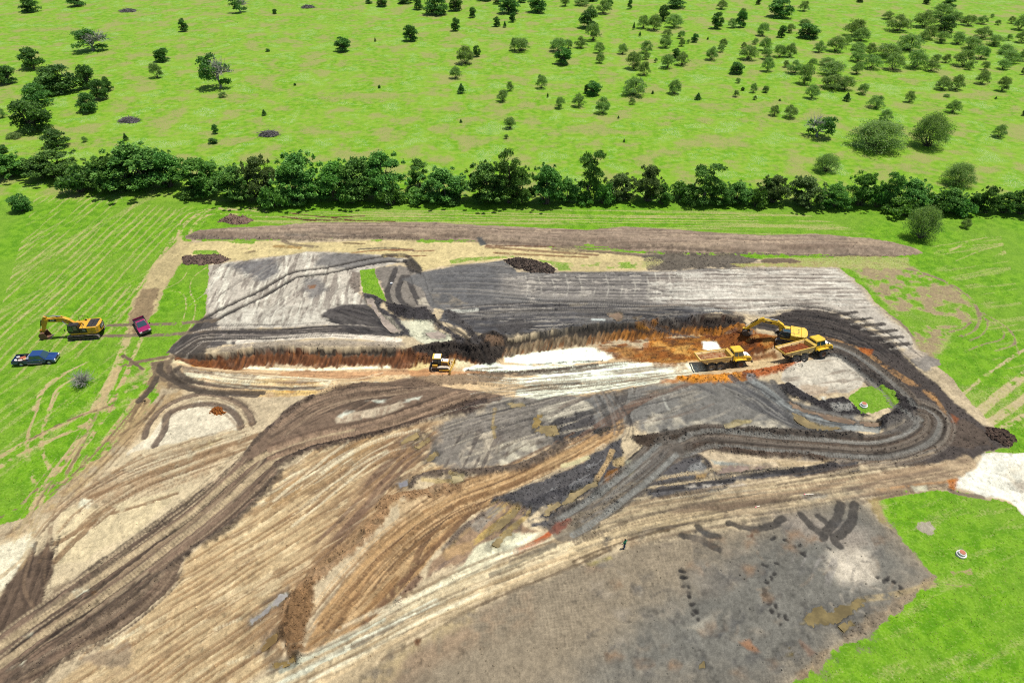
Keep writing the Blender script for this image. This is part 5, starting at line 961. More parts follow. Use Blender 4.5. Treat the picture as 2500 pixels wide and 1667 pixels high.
OX, OY = np.meshgrid(ox, oy)
add_sheet(OX, OY, fbm(OX, OY, 45, 2, 301) * .9 * sstep(YF + 2, YF + 60, OY))
OX, OY = np.meshgrid(np.unique(np.concatenate([[-4000, -800, -200], np.linspace(-HW0, HW0, 10), [200, 800, 4000]])), np.array([-3000, -400, -60, YN])); add_sheet(OX, OY, np.zeros_like(OX, dtype=float))
PV = np.concatenate(PV); PF = np.concatenate(PF)
me = np_mesh('pasture', PV, PF, True)
color_attr(me, 'soil', np.tile(alb(176, 156, 120), (len(PV), 1))); color_attr(me, 'cover', np.tile((1.0, 0.0, 0.0), (len(PV), 1)))
me.materials.append(M_GROUND)
tag(link_obj('pasture', me), 'bright green rough pasture beyond the tree line', kind='structure')
def pasture_z(x, y):
    x = np.asarray(x, float); y = np.asarray(y, float)
    return np.where(y > YF, fbm(x, y, 45, 2, 301) * .9 * sstep(YF + 2, YF + 60, y), 0.0)
def land_z(x, y):
    return float(height_at([x], [y])[0]) if bool(on_site(x, y)) else float(pasture_z([x], [y])[0])

# water
def water_mat(tint):
    m, t, out = new_mat('muddy_water'); b = NB(t)
    co = b.n('TexCoord').outputs['Object']
    n = b.noise(co, .55, 4, .6)
    c0 = np.array(alb(*tint))
    bp = b.n('Bump', Strength=.05, Distance=.02, Height=b.noise(co, 6.0, 2))
    p = b.n('BsdfPrincipled', Base__Color=b.mix(b.ramp(n, .35, .68), tuple(c0 * .62), tuple(np.clip(c0 * 1.12, 0, .8))), Roughness=.06, Normal=bp.outputs[0])
    p.inputs['Specular IOR Level'].default_value = .5
    t.links.new(p.outputs[0], out.inputs[0]); return m
wm = {}
for p, lvl, tint in POOLS:
    key = tuple(int(round(c / 16)) for c in tint)
    if key not in wm: wm[key] = water_mat(tint)
    ctr = p.mean(0)
    q = ctr + (p - ctr) * 1.0
    nrm = offset_path(np.vstack([q, q[:1]]), 0)
    # grow the outline so the water edge is set by the ground relief
    area = .5 * np.sum(q[:, 0] * np.roll(q[:, 1], -1) - np.roll(q[:, 0], -1) * q[:, 1])
    tng = np.roll(q, -1, 0) - np.roll(q, 1, 0); tng /= np.linalg.norm(tng, axis=1)[:, None] + 1e-9
    q = q + np.stack([tng[:, 1], -tng[:, 0]], 1) * (.3 if area > 0 else -.3)
    bm = bmesh.new()
    f = bm.faces.new([bm.verts.new((x, y, lvl)) for x, y in q])
    bm.normal_update()
    if f.normal.z < 0: f.normal_flip()
    bmesh.ops.triangulate(bm, faces=[f])
    me = bpy.data.meshes.new('puddle'); bm.to_mesh(me); bm.free(); me.materials.append(wm[key])
    tag(link_obj('puddle', me), kind='structure')

# ------------------------------------------------------------------ vegetation
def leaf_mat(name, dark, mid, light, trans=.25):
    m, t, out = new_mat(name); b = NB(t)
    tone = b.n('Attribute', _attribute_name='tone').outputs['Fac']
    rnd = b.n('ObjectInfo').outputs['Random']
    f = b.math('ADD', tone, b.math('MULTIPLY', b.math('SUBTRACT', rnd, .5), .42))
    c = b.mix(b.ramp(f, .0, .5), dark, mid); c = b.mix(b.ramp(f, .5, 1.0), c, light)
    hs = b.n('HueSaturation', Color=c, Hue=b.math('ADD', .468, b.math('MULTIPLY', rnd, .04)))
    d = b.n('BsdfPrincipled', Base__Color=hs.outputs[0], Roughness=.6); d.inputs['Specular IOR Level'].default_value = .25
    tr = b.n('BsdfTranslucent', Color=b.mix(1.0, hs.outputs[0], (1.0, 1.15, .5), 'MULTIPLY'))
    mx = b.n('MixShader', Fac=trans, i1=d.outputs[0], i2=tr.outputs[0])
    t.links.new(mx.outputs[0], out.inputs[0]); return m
def bark_mat(name, a, c):
    m, t, out = new_mat(name); b = NB(t)
    co = b.n('TexCoord').outputs['Object']
    n = b.noise(b.n('Mapping', Vector=co, Scale=(6, 6, 1.2)).outputs[0], 2.0, 4)
    p = b.n('BsdfPrincipled', Base__Color=b.mix(n, a, c), Roughness=.9)
    t.links.new(p.outputs[0], out.inputs[0]); return m
M_HEDGE = leaf_mat('hedgerow_leaves', (.036, .105, .022), (.084, .225, .038), (.19, .39, .065), .4)
M_OAK = leaf_mat('dark_tree_leaves', (.034, .100, .026), (.075, .205, .044), (.16, .33, .07), .4)
M_MESQ = leaf_mat('feathery_leaves', (.095, .180, .060), (.185, .31, .095), (.29, .42, .14), .5)
M_VINE = leaf_mat('vine_leaves', (.022, .080, .014), (.062, .190, .028), (.16, .34, .06))
M_OLIVE = leaf_mat('greyish_leaves', (.050, .100, .030), (.105, .195, .055), (.20, .32, .10), .4)
M_BARK = bark_mat('bark', (.05, .04, .03), (.14, .11, .085)); M_GREY = bark_mat('dead_wood', (.20, .19, .17), (.38, .36, .33))

def leaves(rs, lobes, size, flat=.0, narrow=.55):
    """leaf-clump faces spread through a set of lobes (x,y,z,rx,ry,rz,count,tone)"""
    V, T = [], []
    for (x, y, z, rx, ry, rz, n, tone) in lobes:
        d = rs.normal(size=(n, 3)); d /= np.linalg.norm(d, axis=1)[:, None]
        d[:, 2] = np.where(d[:, 2] < -.3, -d[:, 2] * .6, d[:, 2])
        bump = 1 + .22 * np.sin(d[:, 0] * 5 + x) * np.cos(d[:, 1] * 6 + y) + .12 * rs.normal(size=n)
        r = (.45 + .55 * rs.rand(n) ** .5) * bump
        c = np.stack([x + d[:, 0] * rx * r, y + d[:, 1] * ry * r, z + d[:, 2] * rz * r], 1)
        a = rs.normal(size=(n, 3)) + d * .8; a[:, 2] *= (1 - flat); a /= np.linalg.norm(a, axis=1)[:, None]
        b_ = np.cross(a, rs.normal(size=(n, 3))); b_ /= np.linalg.norm(b_, axis=1)[:, None]
        s = (size * (.6 + .8 * rs.rand(n)))[:, None]
        a = a * s; b_ = b_ * s * narrow
        V.append(np.stack([c - a * .5, c + b_ * .5, c + a * .5, c - b_ * .5], 1).reshape(-1, 3))
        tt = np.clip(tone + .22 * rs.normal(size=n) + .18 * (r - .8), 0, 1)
        T.append(np.repeat(tt, 4))
    V = np.concatenate(V); T = np.concatenate(T)
    V[:, 2] = np.maximum(V[:, 2], .02)
    return V, np.arange(len(V)).reshape(-1, 4), T
def tube(paths, n=6):
    """paths: list of [(p, r), ...] -> tapered tubes"""
    V, F = [], []
    for path in paths:
        P = np.array([p for p, r in path], float); R = [r for p, r in path]
        base = len(V)
        for i, p in enumerate(P):
            t = P[min(i + 1, len(P) - 1)] - P[max(i - 1, 0)]; t /= np.linalg.norm(t) + 1e-9
            u = np.cross(t, (0, 0, 1.0) if abs(t[2]) < .9 else (1.0, 0, 0)); u /= np.linalg.norm(u); w = np.cross(t, u)
            for k in range(n):
                a = 2 * math.pi * k / n; V.append(p + R[i] * (math.cos(a) * u + math.sin(a) * w))
        for i in range(len(P) - 1):
            for k in range(n):
                F.append((base + i * n + k, base + i * n + (k + 1) % n, base + (i + 1) * n + (k + 1) % n, base + (i + 1) * n + k))
    return np.array(V), np.array(F)
def limb(rs, a, b, r0, r1, k=4, bend=.12):
    a = np.array(a, float); b = np.array(b, float); L = np.linalg.norm(b - a)
    return [(a + (b - a) * t + rs.normal(size=3) * bend * L * math.sin(math.pi * t) * .5, r0 + (r1 - r0) * t) for t in np.linspace(0, 1, k + 1)]
def twigs(rs, c, R, n, r=.03, L=1.6):
    out = []
    for k in range(n):
        d = rs.normal(size=3); d[2] = abs(d[2]) * .9 + .1; d /= np.linalg.norm(d)
        e = np.array(c) + d * R * (.55 + .55 * rs.rand())
        s = np.array(c) + d * R * .15 * rs.rand()
        out.append(limb(rs, s, e, r * 1.4, r * .4, 3))
        for q in range(2):
            m = s + (e - s) * (.4 + .4 * rs.rand()); out.append(limb(rs, m, m + (d + rs.normal(size=3) * .6) * R * .35, r * .8, r * .3, 2))
    return out
VAR = {}
def variant(kind, i, lobes, limbs, size, mat, w, h, bark=None, **k):
    rs = np.random.RandomState(hash_seed(kind, i))
    V, F, T = leaves(rs, lobes, size, **k)
    me = np_mesh(kind + '_crown', V, F); me.materials.append(mat)
    at = me.attributes.new('tone', 'FLOAT', 'POINT'); at.data.foreach_set('value', T.astype(np.float32))
    TV, TF = tube(limbs); tm = np_mesh(kind + '_trunk', TV, TF, True); tm.materials.append(bark or M_BARK)
    VV = np.vstack([V, TV]) if kind in ('bareshrub', 'halfdead') else V
    rr = np.hypot(VV[:, 0], VV[:, 1]); w = 2 * float(np.percentile(rr, 96)); h = float(np.percentile(VV[:, 2], 99.5))
    VAR.setdefault(kind, []).append((me, tm, w, h))
def hash_seed(kind, i): return sum(ord(c) for c in kind) * 31 + i * 101
# hedgerow trees: several stems, crown to the ground
for i in range(5):
    rs = np.random.RandomState(500 + i); L = []; B = []
    for k in range(34):
        t = rs.rand(); ang = rs.rand() * 2 * math.pi
        zz = .8 + 8.0 * (k / 33.0) ** .85
        env = 4.3 * (1 - max(0, (zz - 4.2) / 5.6) ** 2) * (.75 if zz < 2 else 1)
        rr = env * (.35 + .65 * rs.rand() ** .5) - 1.0
        r0 = .65 + 1.0 * rs.rand() ** 1.5
        L.append((math.cos(ang) * rr, math.sin(ang) * rr, zz, r0, r0, r0 * (.75 + .3 * rs.rand()), 620, .38 + .30 * rs.rand() * (zz / 8)))  # leaf tone rises with height, painting the crown top as lit
        if k % 3 == 0: B.append(limb(rs, (math.cos(ang) * .5, math.sin(ang) * .5, 0), (math.cos(ang) * rr, math.sin(ang) * rr, zz), .16, .04))
    for k in range(26):                                  # loose sprays breaking the outline
        ang = rs.rand() * 6.3; zz = 2 + 7.4 * rs.rand(); env = 4.6 * math.sqrt(max(.05, 1 - ((zz - 3.6) / 6.2) ** 2))
        L.append((math.cos(ang) * env, math.sin(ang) * env, zz, .35, .35, .6 + .4 * rs.rand(), 70, .5 + .35 * rs.rand()))
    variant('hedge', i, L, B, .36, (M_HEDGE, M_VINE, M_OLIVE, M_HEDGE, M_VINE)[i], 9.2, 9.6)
# vine-draped narrow trees
for i in range(2):
    rs = np.random.RandomState(540 + i); L = []; B = [limb(rs, (0, 0, 0), (.3, 0, 8.4), .28, .06, 6)]
    for k in range(22):
        zz = .6 + 8.8 * k / 21; env = 1.2 + (1.5 if zz > 5.5 else .4) * rs.rand() + (1.2 if zz < 2.5 else 0); ang = rs.rand() * 6.3
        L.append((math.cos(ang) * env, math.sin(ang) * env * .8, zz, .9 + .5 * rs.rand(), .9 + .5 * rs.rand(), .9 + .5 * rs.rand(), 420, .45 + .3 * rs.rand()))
        if k % 4 == 0: B.append(limb(rs, (0, 0, zz * .6), (math.cos(ang) * env, math.sin(ang) * env, zz), .1, .03))
    variant('vine', i, L, B, .34, M_VINE, 5.2, 9.8)
# low thicket shrubs
for i in range(3):
    rs = np.random.RandomState(560 + i); L = []; B = []
    for k in range(15):
        ang = rs.rand() * 6.3; rr = 1.9 * rs.rand() ** .5; zz = .5 + 2.0 * rs.rand() * (1 - rr / 3)
        L.append((math.cos(ang) * rr, math.sin(ang) * rr, zz, .8, .8, .7, 180, .45 + .3 * rs.rand())); B.append(limb(rs, (0, 0, 0), (math.cos(ang) * rr, math.sin(ang) * rr, zz), .06, .02, 3))
    variant('thicket', i, L, B, .40, (M_VINE, M_HEDGE, M_OAK)[i], 5.2, 3.4)
# round dark pasture trees
for i in range(4):
    rs = np.random.RandomState(580 + i); L = []; B = [limb(rs, (0, 0, 0), (0, 0, 2.4), .22, .14, 4)]
    for k in range(26):
        ang = rs.rand() * 6.3; zz = .55 + 4.3 * (k / 25.0); env = 2.2 * math.sqrt(max(.04, 1 - ((zz - 2.1) / 3.0) ** 2)); rr = env * rs.rand() ** .35
        L.append((math.cos(ang) * rr, math.sin(ang) * rr, zz, 1.0, 1.0, .85, 190, .28 + .38 * rs.rand() * (.4 + zz / 6))); B.append(limb(rs, (0, 0, 1.0 + .8 * rs.rand()), (math.cos(ang) * rr, math.sin(ang) * rr, zz), .09, .03, 3))  # higher lobes toned lighter: overhead light put into the leaf colour
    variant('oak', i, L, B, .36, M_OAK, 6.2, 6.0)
# feathery dome-shaped shrubs on spreading stems
def feathery(kind, i, seed, nl, per, leaf):
    rs = np.random.RandomState(seed); L = []; B = []
    for k in range(nl):
        ang = rs.rand() * 6.3; el = math.asin(rs.rand() ** .75); rr = 2.3 * math.cos(el) * (.5 + .5 * rs.rand()); zz = .55 + 2.7 * math.sin(el) * (.75 + .25 * rs.rand())
        q = .55 + .35 * rs.rand()
        L.append((math.cos(ang) * rr, math.sin(ang) * rr, zz, q, q, q * .9, per, .22 + .62 * (zz / 3.4) * (.55 + .45 * rs.rand())))  # lit top and shaded foot of the dome painted through leaf tone
        if k % 3 == 0: B.append(limb(rs, (rs.normal() * .12, rs.normal() * .12, 0), (math.cos(ang) * rr, math.sin(ang) * rr, zz), .05, .015, 4, .2))
    variant(kind, i, L, B, leaf, M_MESQ, 6.2, 4.3, narrow=.30)
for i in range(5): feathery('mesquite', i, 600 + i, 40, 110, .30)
for i in range(2): feathery('bigmesquite', i, 620 + i, 90, 170, .17)
# half-dead trees
for i in range(3):
    rs = np.random.RandomState(630 + i); L = []; B = [limb(rs, (0, 0, 0), (.2, 0, 2.6), .25, .15, 4)]
    for k in range(13):
        ang = math.pi * (.55 + .9 * rs.rand()); zz = 1.6 + 3.6 * rs.rand(); rr = 2.6 * rs.rand() ** .5
        L.append((math.cos(ang) * rr, math.sin(ang) * rr, zz, .95, .95, .85, 120, .35 + .3 * rs.rand())); B.append(limb(rs, (0, 0, 1.5), (math.cos(ang) * rr, math.sin(ang) * rr, zz), .1, .03, 3))
    L.append((1.4, -.4, 1.0, 1.1, .9, .8, 240, .4)); L.append((1.5, .2, 3.0, 1.3, 1.2, 1.3, 90, .35))
    B += twigs(rs, (1.0, -.2, 2.6), 2.6, 46, .045)
    variant('halfdead', i, L, B, .44, M_OAK, 6.4, 5.8, bark=M_GREY)
# bare grey shrub
rs = np.random.RandomState(660)
variant('bareshrub', 0, [(0, 0, .5, .9, .9, .7, 170, .25), (.4, -.3, 1.0, .8, .7, .7, 60, .3)], twigs(rs, (0, 0, .6), 2.3, 120, .028), .26, M_OAK, 4.2, 3.4, bark=M_GREY)
# small dark cedar
rs = np.random.RandomState(670)
variant('cedar', 0, [(0, 0, .5 + .32 * k, 1.0 - .12 * k, 1.0 - .12 * k, .5, 120, .25 + .04 * k) for k in range(8)], [limb(rs, (0, 0, 0), (0, 0, 2.6), .1, .03)], .30, M_OAK, 2.3, 3.2)  # tone steps up towards the tip, a painted lit top

NAMES = {'hedge': ('hedgerow_tree', 'tree'), 'vine': ('vine_draped_tree', 'tree'), 'thicket': ('thicket_shrub', 'shrub'), 'oak': ('pasture_tree', 'tree'), 'mesquite': ('feathery_shrub', 'shrub'), 'bigmesquite': ('feathery_shrub', 'shrub'),
         'halfdead': ('half_bare_tree', 'tree'), 'bareshrub': ('bare_shrub', 'shrub'), 'cedar': ('cedar_sapling', 'sapling')}
LOOK = {'bigmesquite': 'big feathery olive green shrub', 'hedge': 'leafy dark green hedgerow tree', 'vine': 'tall vine-draped bright green tree', 'thicket': 'low leafy shrub at the hedgerow foot', 'oak': 'dense dark green tree', 'mesquite': 'feathery olive green shrub',
        'halfdead': 'half bare grey and green tree', 'bareshrub': 'bare grey twiggy shrub', 'cedar': 'small dark conical sapling'}
GROUPS = {'hedge': 'trees of the hedgerow', 'vine': 'vine-draped trees of the hedgerow', 'thicket': 'shrubs along the hedgerow foot', 'oak': 'dark trees dotted over the pasture', 'mesquite': 'feathery shrubs dotted over the pasture', 'bigmesquite': 'feathery shrubs dotted over the pasture', 'halfdead': 'half bare pasture trees', 'cedar': 'cedar saplings on the pasture'}
used = set(); count = {}
_ONES = 'zero one two three four five six seven eight nine ten eleven twelve thirteen fourteen fifteen sixteen seventeen eighteen nineteen'.split()
_TENS = 'x x twenty thirty forty fifty sixty seventy eighty ninety'.split()
def num(n):
    n = max(0, int(n))
    if n < 20: return _ONES[n]
    if n >= 100: return 'one hundred'
    return _TENS[n // 10] + ('-' + _ONES[n % 10] if n % 10 else '')
def plant(view, x, y, w, h, kind, label=None, group=True, rot=None, sink=.22):
    ox, oy, s = VIEW[view]
    u, v = ox + x / s, oy + y / s
    gxp, gyp = flat_pt('S', u, v)
    zc = gyp * CT + H_CAM * ST; ppm = FPX / zc; dep = math.atan2(H_CAM, gyp)
    wm_, hm = w / s / ppm, h / s / ppm
    if kind == 'hedge': wm_ *= 1.16; hm *= .86 + .10 * math.sin(u * .9)
    if kind in ('thicket', 'vine'): wm_ *= 1.15
    gyp += sink * wm_
    gxp *= (gyp * CT + H_CAM * ST) / zc
    hm = max((hm - .5 * wm_ * math.sin(dep)) / math.cos(dep), .42 * hm)
    vs = VAR[kind]; i = count.get(kind, 0); count[kind] = i + 1
    cm, tm, vw, vh = vs[(i * 7 + int(u)) % len(vs)]
    name, cat = NAMES[kind]
    e = bpy.data.objects.new(name, None); col.objects.link(e); e.empty_display_size = .3
    e.location = (gxp, gyp, land_z(gxp, gyp) - .03)
    sw = wm_ / vw * 1.06; e.scale = (sw, sw * .95, hm / vh * 1.08)
    e.rotation_euler = (0, 0, rot if rot is not None else (u * 1.37 + v) % 6.28)
    link_obj('crown', cm, e); link_obj('trunk', tm, e)
    if label is None:
        size = 'small' if wm_ < 4 else ('large' if wm_ > 8.5 else 'medium')
        look = LOOK[kind]; look = (size + ' ' + look) if kind in ('oak', 'mesquite', 'hedge') else look
        pu, pv = u / 25, max(0, v - h / s * .5) / 16.67
        iu, iv = round(pu), round(pv)
        for du, dv in ((0, 0), (1, 0), (0, 1), (-1, 0), (0, -1), (1, 1), (-1, -1)):
            label = '%s %s percent across, %s percent down the photo' % (look, num(iu + du), num(iv + dv))
            if label not in used: break
    used.add(label)
    tag(e, label, cat, GROUPS.get(kind) if group else None)
    return e
# hedgerow, left to right (x, foot y, width, height, kind)
for a in [(70, 1230, 250, 230, 'hedge'), (390, 1235, 300, 260, 'hedge'), (680, 1290, 220, 240, 'hedge'), (560, 1335, 210, 190, 'thicket'), (940, 1320, 420, 370, 'hedge'), (790, 1325, 240, 280, 'hedge'), (1160, 1300, 240, 270, 'hedge'),
          (1390, 1350, 300, 300, 'hedge'), (1640, 1390, 260, 320, 'hedge'), (1310, 1355, 150, 90, 'thicket')]:
    plant('T1', *a)
for a in [(60, 1390, 210, 380, 'hedge'), (150, 1425, 180, 165, 'thicket'), (340, 1390, 320, 350, 'hedge'), (570, 1390, 280, 340, 'hedge'), (720, 1395, 260, 380, 'hedge'), (890, 1370, 280, 340, 'hedge'), (670, 1400, 120, 150, 'thicket'), (300, 1410, 140, 90, 'thicket'),
          (930, 1420, 160, 140, 'thicket'), (1090, 1392, 180, 110, 'thicket'), (1130, 1300, 130, 190, 'vine'), (1290, 1395, 280, 320, 'hedge'), (1350, 1400, 120, 70, 'thicket'), (1600, 1405, 280, 370, 'hedge'), (1740, 1405, 150, 330, 'vine')]:
    plant('T2', *a)
for a in [(80, 1405, 180, 330, 'hedge'), (260, 1415, 220, 340, 'hedge'), (400, 1395, 150, 190, 'hedge'), (550, 1390, 150, 330, 'vine'), (760, 1385, 190, 230, 'hedge'), (640, 1405, 140, 150, 'thicket'), (530, 1405, 110, 90, 'thicket'), (950, 1392, 180, 260, 'hedge'),
          (1050, 1405, 120, 160, 'hedge'), (1180, 1385, 180, 140, 'thicket'), (1330, 1412, 180, 275, 'vine'), (1440, 1412, 150, 170, 'hedge'), (1560, 1405, 180, 180, 'hedge'), (1690, 1425, 120, 130, 'thicket'), (1760, 1385, 130, 210, 'hedge')]:
    plant('T3', *a)
for a in [(60, 1225, 150, 210, 'hedge'), (250, 1250, 200, 220, 'hedge'), (420, 1255, 170, 190, 'hedge'), (580, 1245, 160, 220, 'hedge'), (690, 1250, 110, 140, 'thicket'), (745, 1245, 90, 200, 'vine'), (870, 1255, 190, 195, 'hedge'), (1040, 1275, 140, 130, 'thicket'),
          (830, 1305, 170, 120, 'thicket'), (1110, 1280, 160, 165, 'hedge'), (1190, 1295, 120, 110, 'thicket'), (1260, 1265, 100, 120, 'hedge'), (1330, 1285, 110, 170, 'hedge'), (1440, 1285, 120, 170, 'hedge'), (1545, 1295, 140, 225, 'hedge')]:
    plant('T4', *a)
# singled-out trees
plant('T1', 640, 360, 220, 150, 'halfdead', 'half bare tree with grey twigs on its right side in the upper left pasture', rot=0.2)
plant('T1', 1505, 605, 210, 220, 'halfdead', 'leaning half bare tree standing alone left of centre in the pasture', rot=0.0)
plant('T4', 330, 828, 165, 140, 'halfdead', 'half bare grey shrubby tree left of the two biggest feathery shrubs', rot=2.6)
plant('S', 205, 948, 52, 50, 'bareshrub', 'bare grey twiggy shrub on the mown meadow right of the dark blue pickup', group=False)
plant('T4', 680, 905, 310, 190, 'bigmesquite', 'widest feathery olive shrub, on the right just above the hedgerow')
plant('T4', 990, 890, 210, 205, 'bigmesquite', 'tall round feathery olive shrub right of the widest one')
plant('T4', 945, 1440, 180, 205, 'bigmesquite', 'feathery tree standing in front of the hedgerow on the right', group=False)
plant('T4', 1215, 1368, 60, 60, 'mesquite', 'little round shrub on the strip right of the feathery tree before the hedgerow')
plant('T1', 150, 1455, 135, 125, 'oak', 'lone dark tree on the mown meadow at the left edge', group=False)
plant('T1', 240, 905, 230, 220, 'oak', 'biggest tree of the left clump, lowest in the clump')
plant('T1', 1645, 97, 115, 100, 'halfdead', 'greyish bushy tree near the top edge left of centre', rot=1.0)
P1 = [(215, 90, 130, 100, 'oak'), (530, 52, 110, 80, 'oak'), (1265, 225, 60, 80, 'oak'), (235, 478, 140, 140, 'oak'), (285, 525, 50, 60, 'mesquite'), (65, 578, 130, 120, 'oak'), (1118, 428, 95, 90, 'oak'), (1075, 543, 80, 95, 'mesquite'),
      (430, 645, 240, 185, 'oak'), (345, 665, 150, 120, 'oak'), (615, 615, 120, 150, 'oak'), (690, 690, 110, 130, 'oak'), (745, 630, 70, 90, 'oak'), (605, 770, 130, 130, 'oak'), (270, 735, 190, 150, 'oak'), (395, 1015, 160, 130, 'oak'),
      (1475, 908, 40, 62, 'oak'), (1455, 978, 60, 42, 'oak'), (860, 952, 35, 50, 'cedar'), (580, 968, 40, 40, 'mesquite'), (30, 1045, 55, 55, 'oak'), (95, 945, 100, 50, 'mesquite'), (1525, 660, 60, 40, 'mesquite'), (20, 810, 60, 60, 'mesquite')]
P2 = [(787, 30, 50, 35, 'oak'), (875, 48, 70, 60, 'oak'), (1040, 24, 100, 50, 'oak'), (1130, 65, 70, 80, 'oak'), (1240, 107, 160, 118, 'oak'), (1378, 80, 90, 90, 'oak'), (1585, 17, 100, 40, 'oak'), (1670, 38, 60, 50, 'oak'), (1740, 108, 130, 100, 'oak'), (1770, 163, 45, 60, 'oak'),
      (1495, 132, 45, 65, 'oak'), (1382, 223, 60, 80, 'oak'), (1658, 193, 50, 60, 'oak'), (1715, 198, 25, 40, 'cedar'), (1070, 288, 90, 100, 'oak'), (613, 363, 105, 95, 'oak'), (1445, 443, 120, 115, 'mesquite'), (1522, 393, 50, 70, 'oak'), (1380, 538, 80, 80, 'mesquite'),
      (1418, 640, 55, 65, 'cedar'), (1750, 624, 50, 62, 'mesquite'), (1703, 698, 80, 80, 'mesquite'), (1750, 884, 80, 80, 'mesquite'), (70, 782, 35, 42, 'cedar'), (145, 102, 30, 32, 'oak'), (280, 582, 18, 18, 'oak'), (95, 357, 30, 20, 'oak'), (858, 607, 20, 22, 'oak'), (1780, 353, 60, 80, 'mesquite'),
      (1415, 842, 20, 25, 'cedar'), (830, 292, 14, 28, 'cedar'), (1725, 953, 34, 32, 'mesquite')]
P3 = [(95, 27, 60, 34, 'oak'), (205, 98, 125, 110, 'oak'), (390, 52, 60, 60, 'mesquite'), (505, 48, 100, 52, 'mesquite'), (580, 17, 80, 30, 'oak'), (655, 101, 100, 90, 'mesquite'), (690, 48, 50, 50, 'oak'), (832, 68, 35, 60, 'oak'), (1150, 63, 130, 70, 'oak'), (1062, 148, 80, 95, 'oak'),
      (925, 193, 80, 80, 'mesquite'), (1000, 208, 100, 98, 'mesquite'), (1135, 193, 110, 85, 'mesquite'), (1460, 65, 70, 60, 'mesquite'), (1712, 33, 35, 36, 'oak'), (1425, 203, 80, 100, 'oak'), (1530, 198, 60, 60, 'mesquite'), (1585, 194, 70, 100, 'oak'), (1605, 103, 40, 40, 'mesquite'),
      (1740, 248, 80, 80, 'mesquite'), (548, 193, 130, 118, 'oak'), (570, 82, 50, 40, 'mesquite'), (580, 283, 100, 110, 'mesquite'), (85, 363, 125, 90, 'mesquite'), (345, 363, 110, 90, 'mesquite'), (410, 338, 60, 60, 'mesquite'), (380, 449, 110, 112, 'oak'), (498, 333, 80, 75, 'mesquite'),
      (625, 365, 70, 70, 'mesquite'), (628, 433, 60, 70, 'mesquite'), (785, 368, 70, 65, 'mesquite'), (860, 198, 20, 45, 'cedar'), (902, 243, 20, 30, 'cedar'), (945, 363, 85, 80, 'mesquite'), (945, 408, 50, 50, 'mesquite'), (860, 473, 110, 110, 'mesquite'), (932, 513, 80, 90, 'mesquite'),
      (1088, 468, 90, 90, 'mesquite'), (1145, 398, 60, 60, 'oak'), (1190, 448, 90, 85, 'mesquite'), (1010, 427, 25, 30, 'mesquite'), (1090, 247, 70, 45, 'mesquite'), (1075, 328, 85, 80, 'mesquite'), (1185, 268, 50, 50, 'mesquite'), (1188, 321, 45, 50, 'mesquite'), (1275, 295, 50, 55, 'oak'),
      (1232, 302, 25, 25, 'mesquite'), (1365, 277, 15, 20, 'cedar'), (1470, 323, 60, 50, 'mesquite'), (1455, 365, 50, 50, 'mesquite'), (1390, 418, 80, 85, 'mesquite'), (1560, 511, 90, 80, 'oak'), (1610, 333, 40, 40, 'mesquite'), (1640, 423, 120, 95, 'mesquite'), (1690, 305, 45, 40, 'mesquite'),
      (1755, 353, 80, 85, 'mesquite'), (1760, 418, 70, 70, 'mesquite'), (1770, 501, 80, 90, 'mesquite'), (228, 608, 75, 90, 'mesquite'), (580, 648, 110, 95, 'oak'), (537, 633, 30, 60, 'oak'), (865, 648, 165, 120, 'mesquite'), (848, 708, 45, 45, 'mesquite'), (990, 634, 20, 25, 'cedar'),
      (1138, 638, 90, 95, 'mesquite'), (1298, 681, 45, 48, 'cedar'), (355, 741, 65, 75, 'mesquite'), (485, 728, 90, 90, 'mesquite'), (645, 778, 100, 110, 'mesquite'), (272, 667, 15, 30, 'cedar'), (755, 812, 15, 20, 'cedar'), (793, 977, 15, 25, 'cedar'), (1570, 573, 35, 35, 'mesquite'),
      (1603, 627, 25, 25, 'oak'), (1555, 673, 40, 45, 'mesquite'), (1675, 643, 50, 60, 'mesquite'), (1755, 643, 40, 45, 'mesquite'), (1685, 693, 30, 30, 'mesquite')]
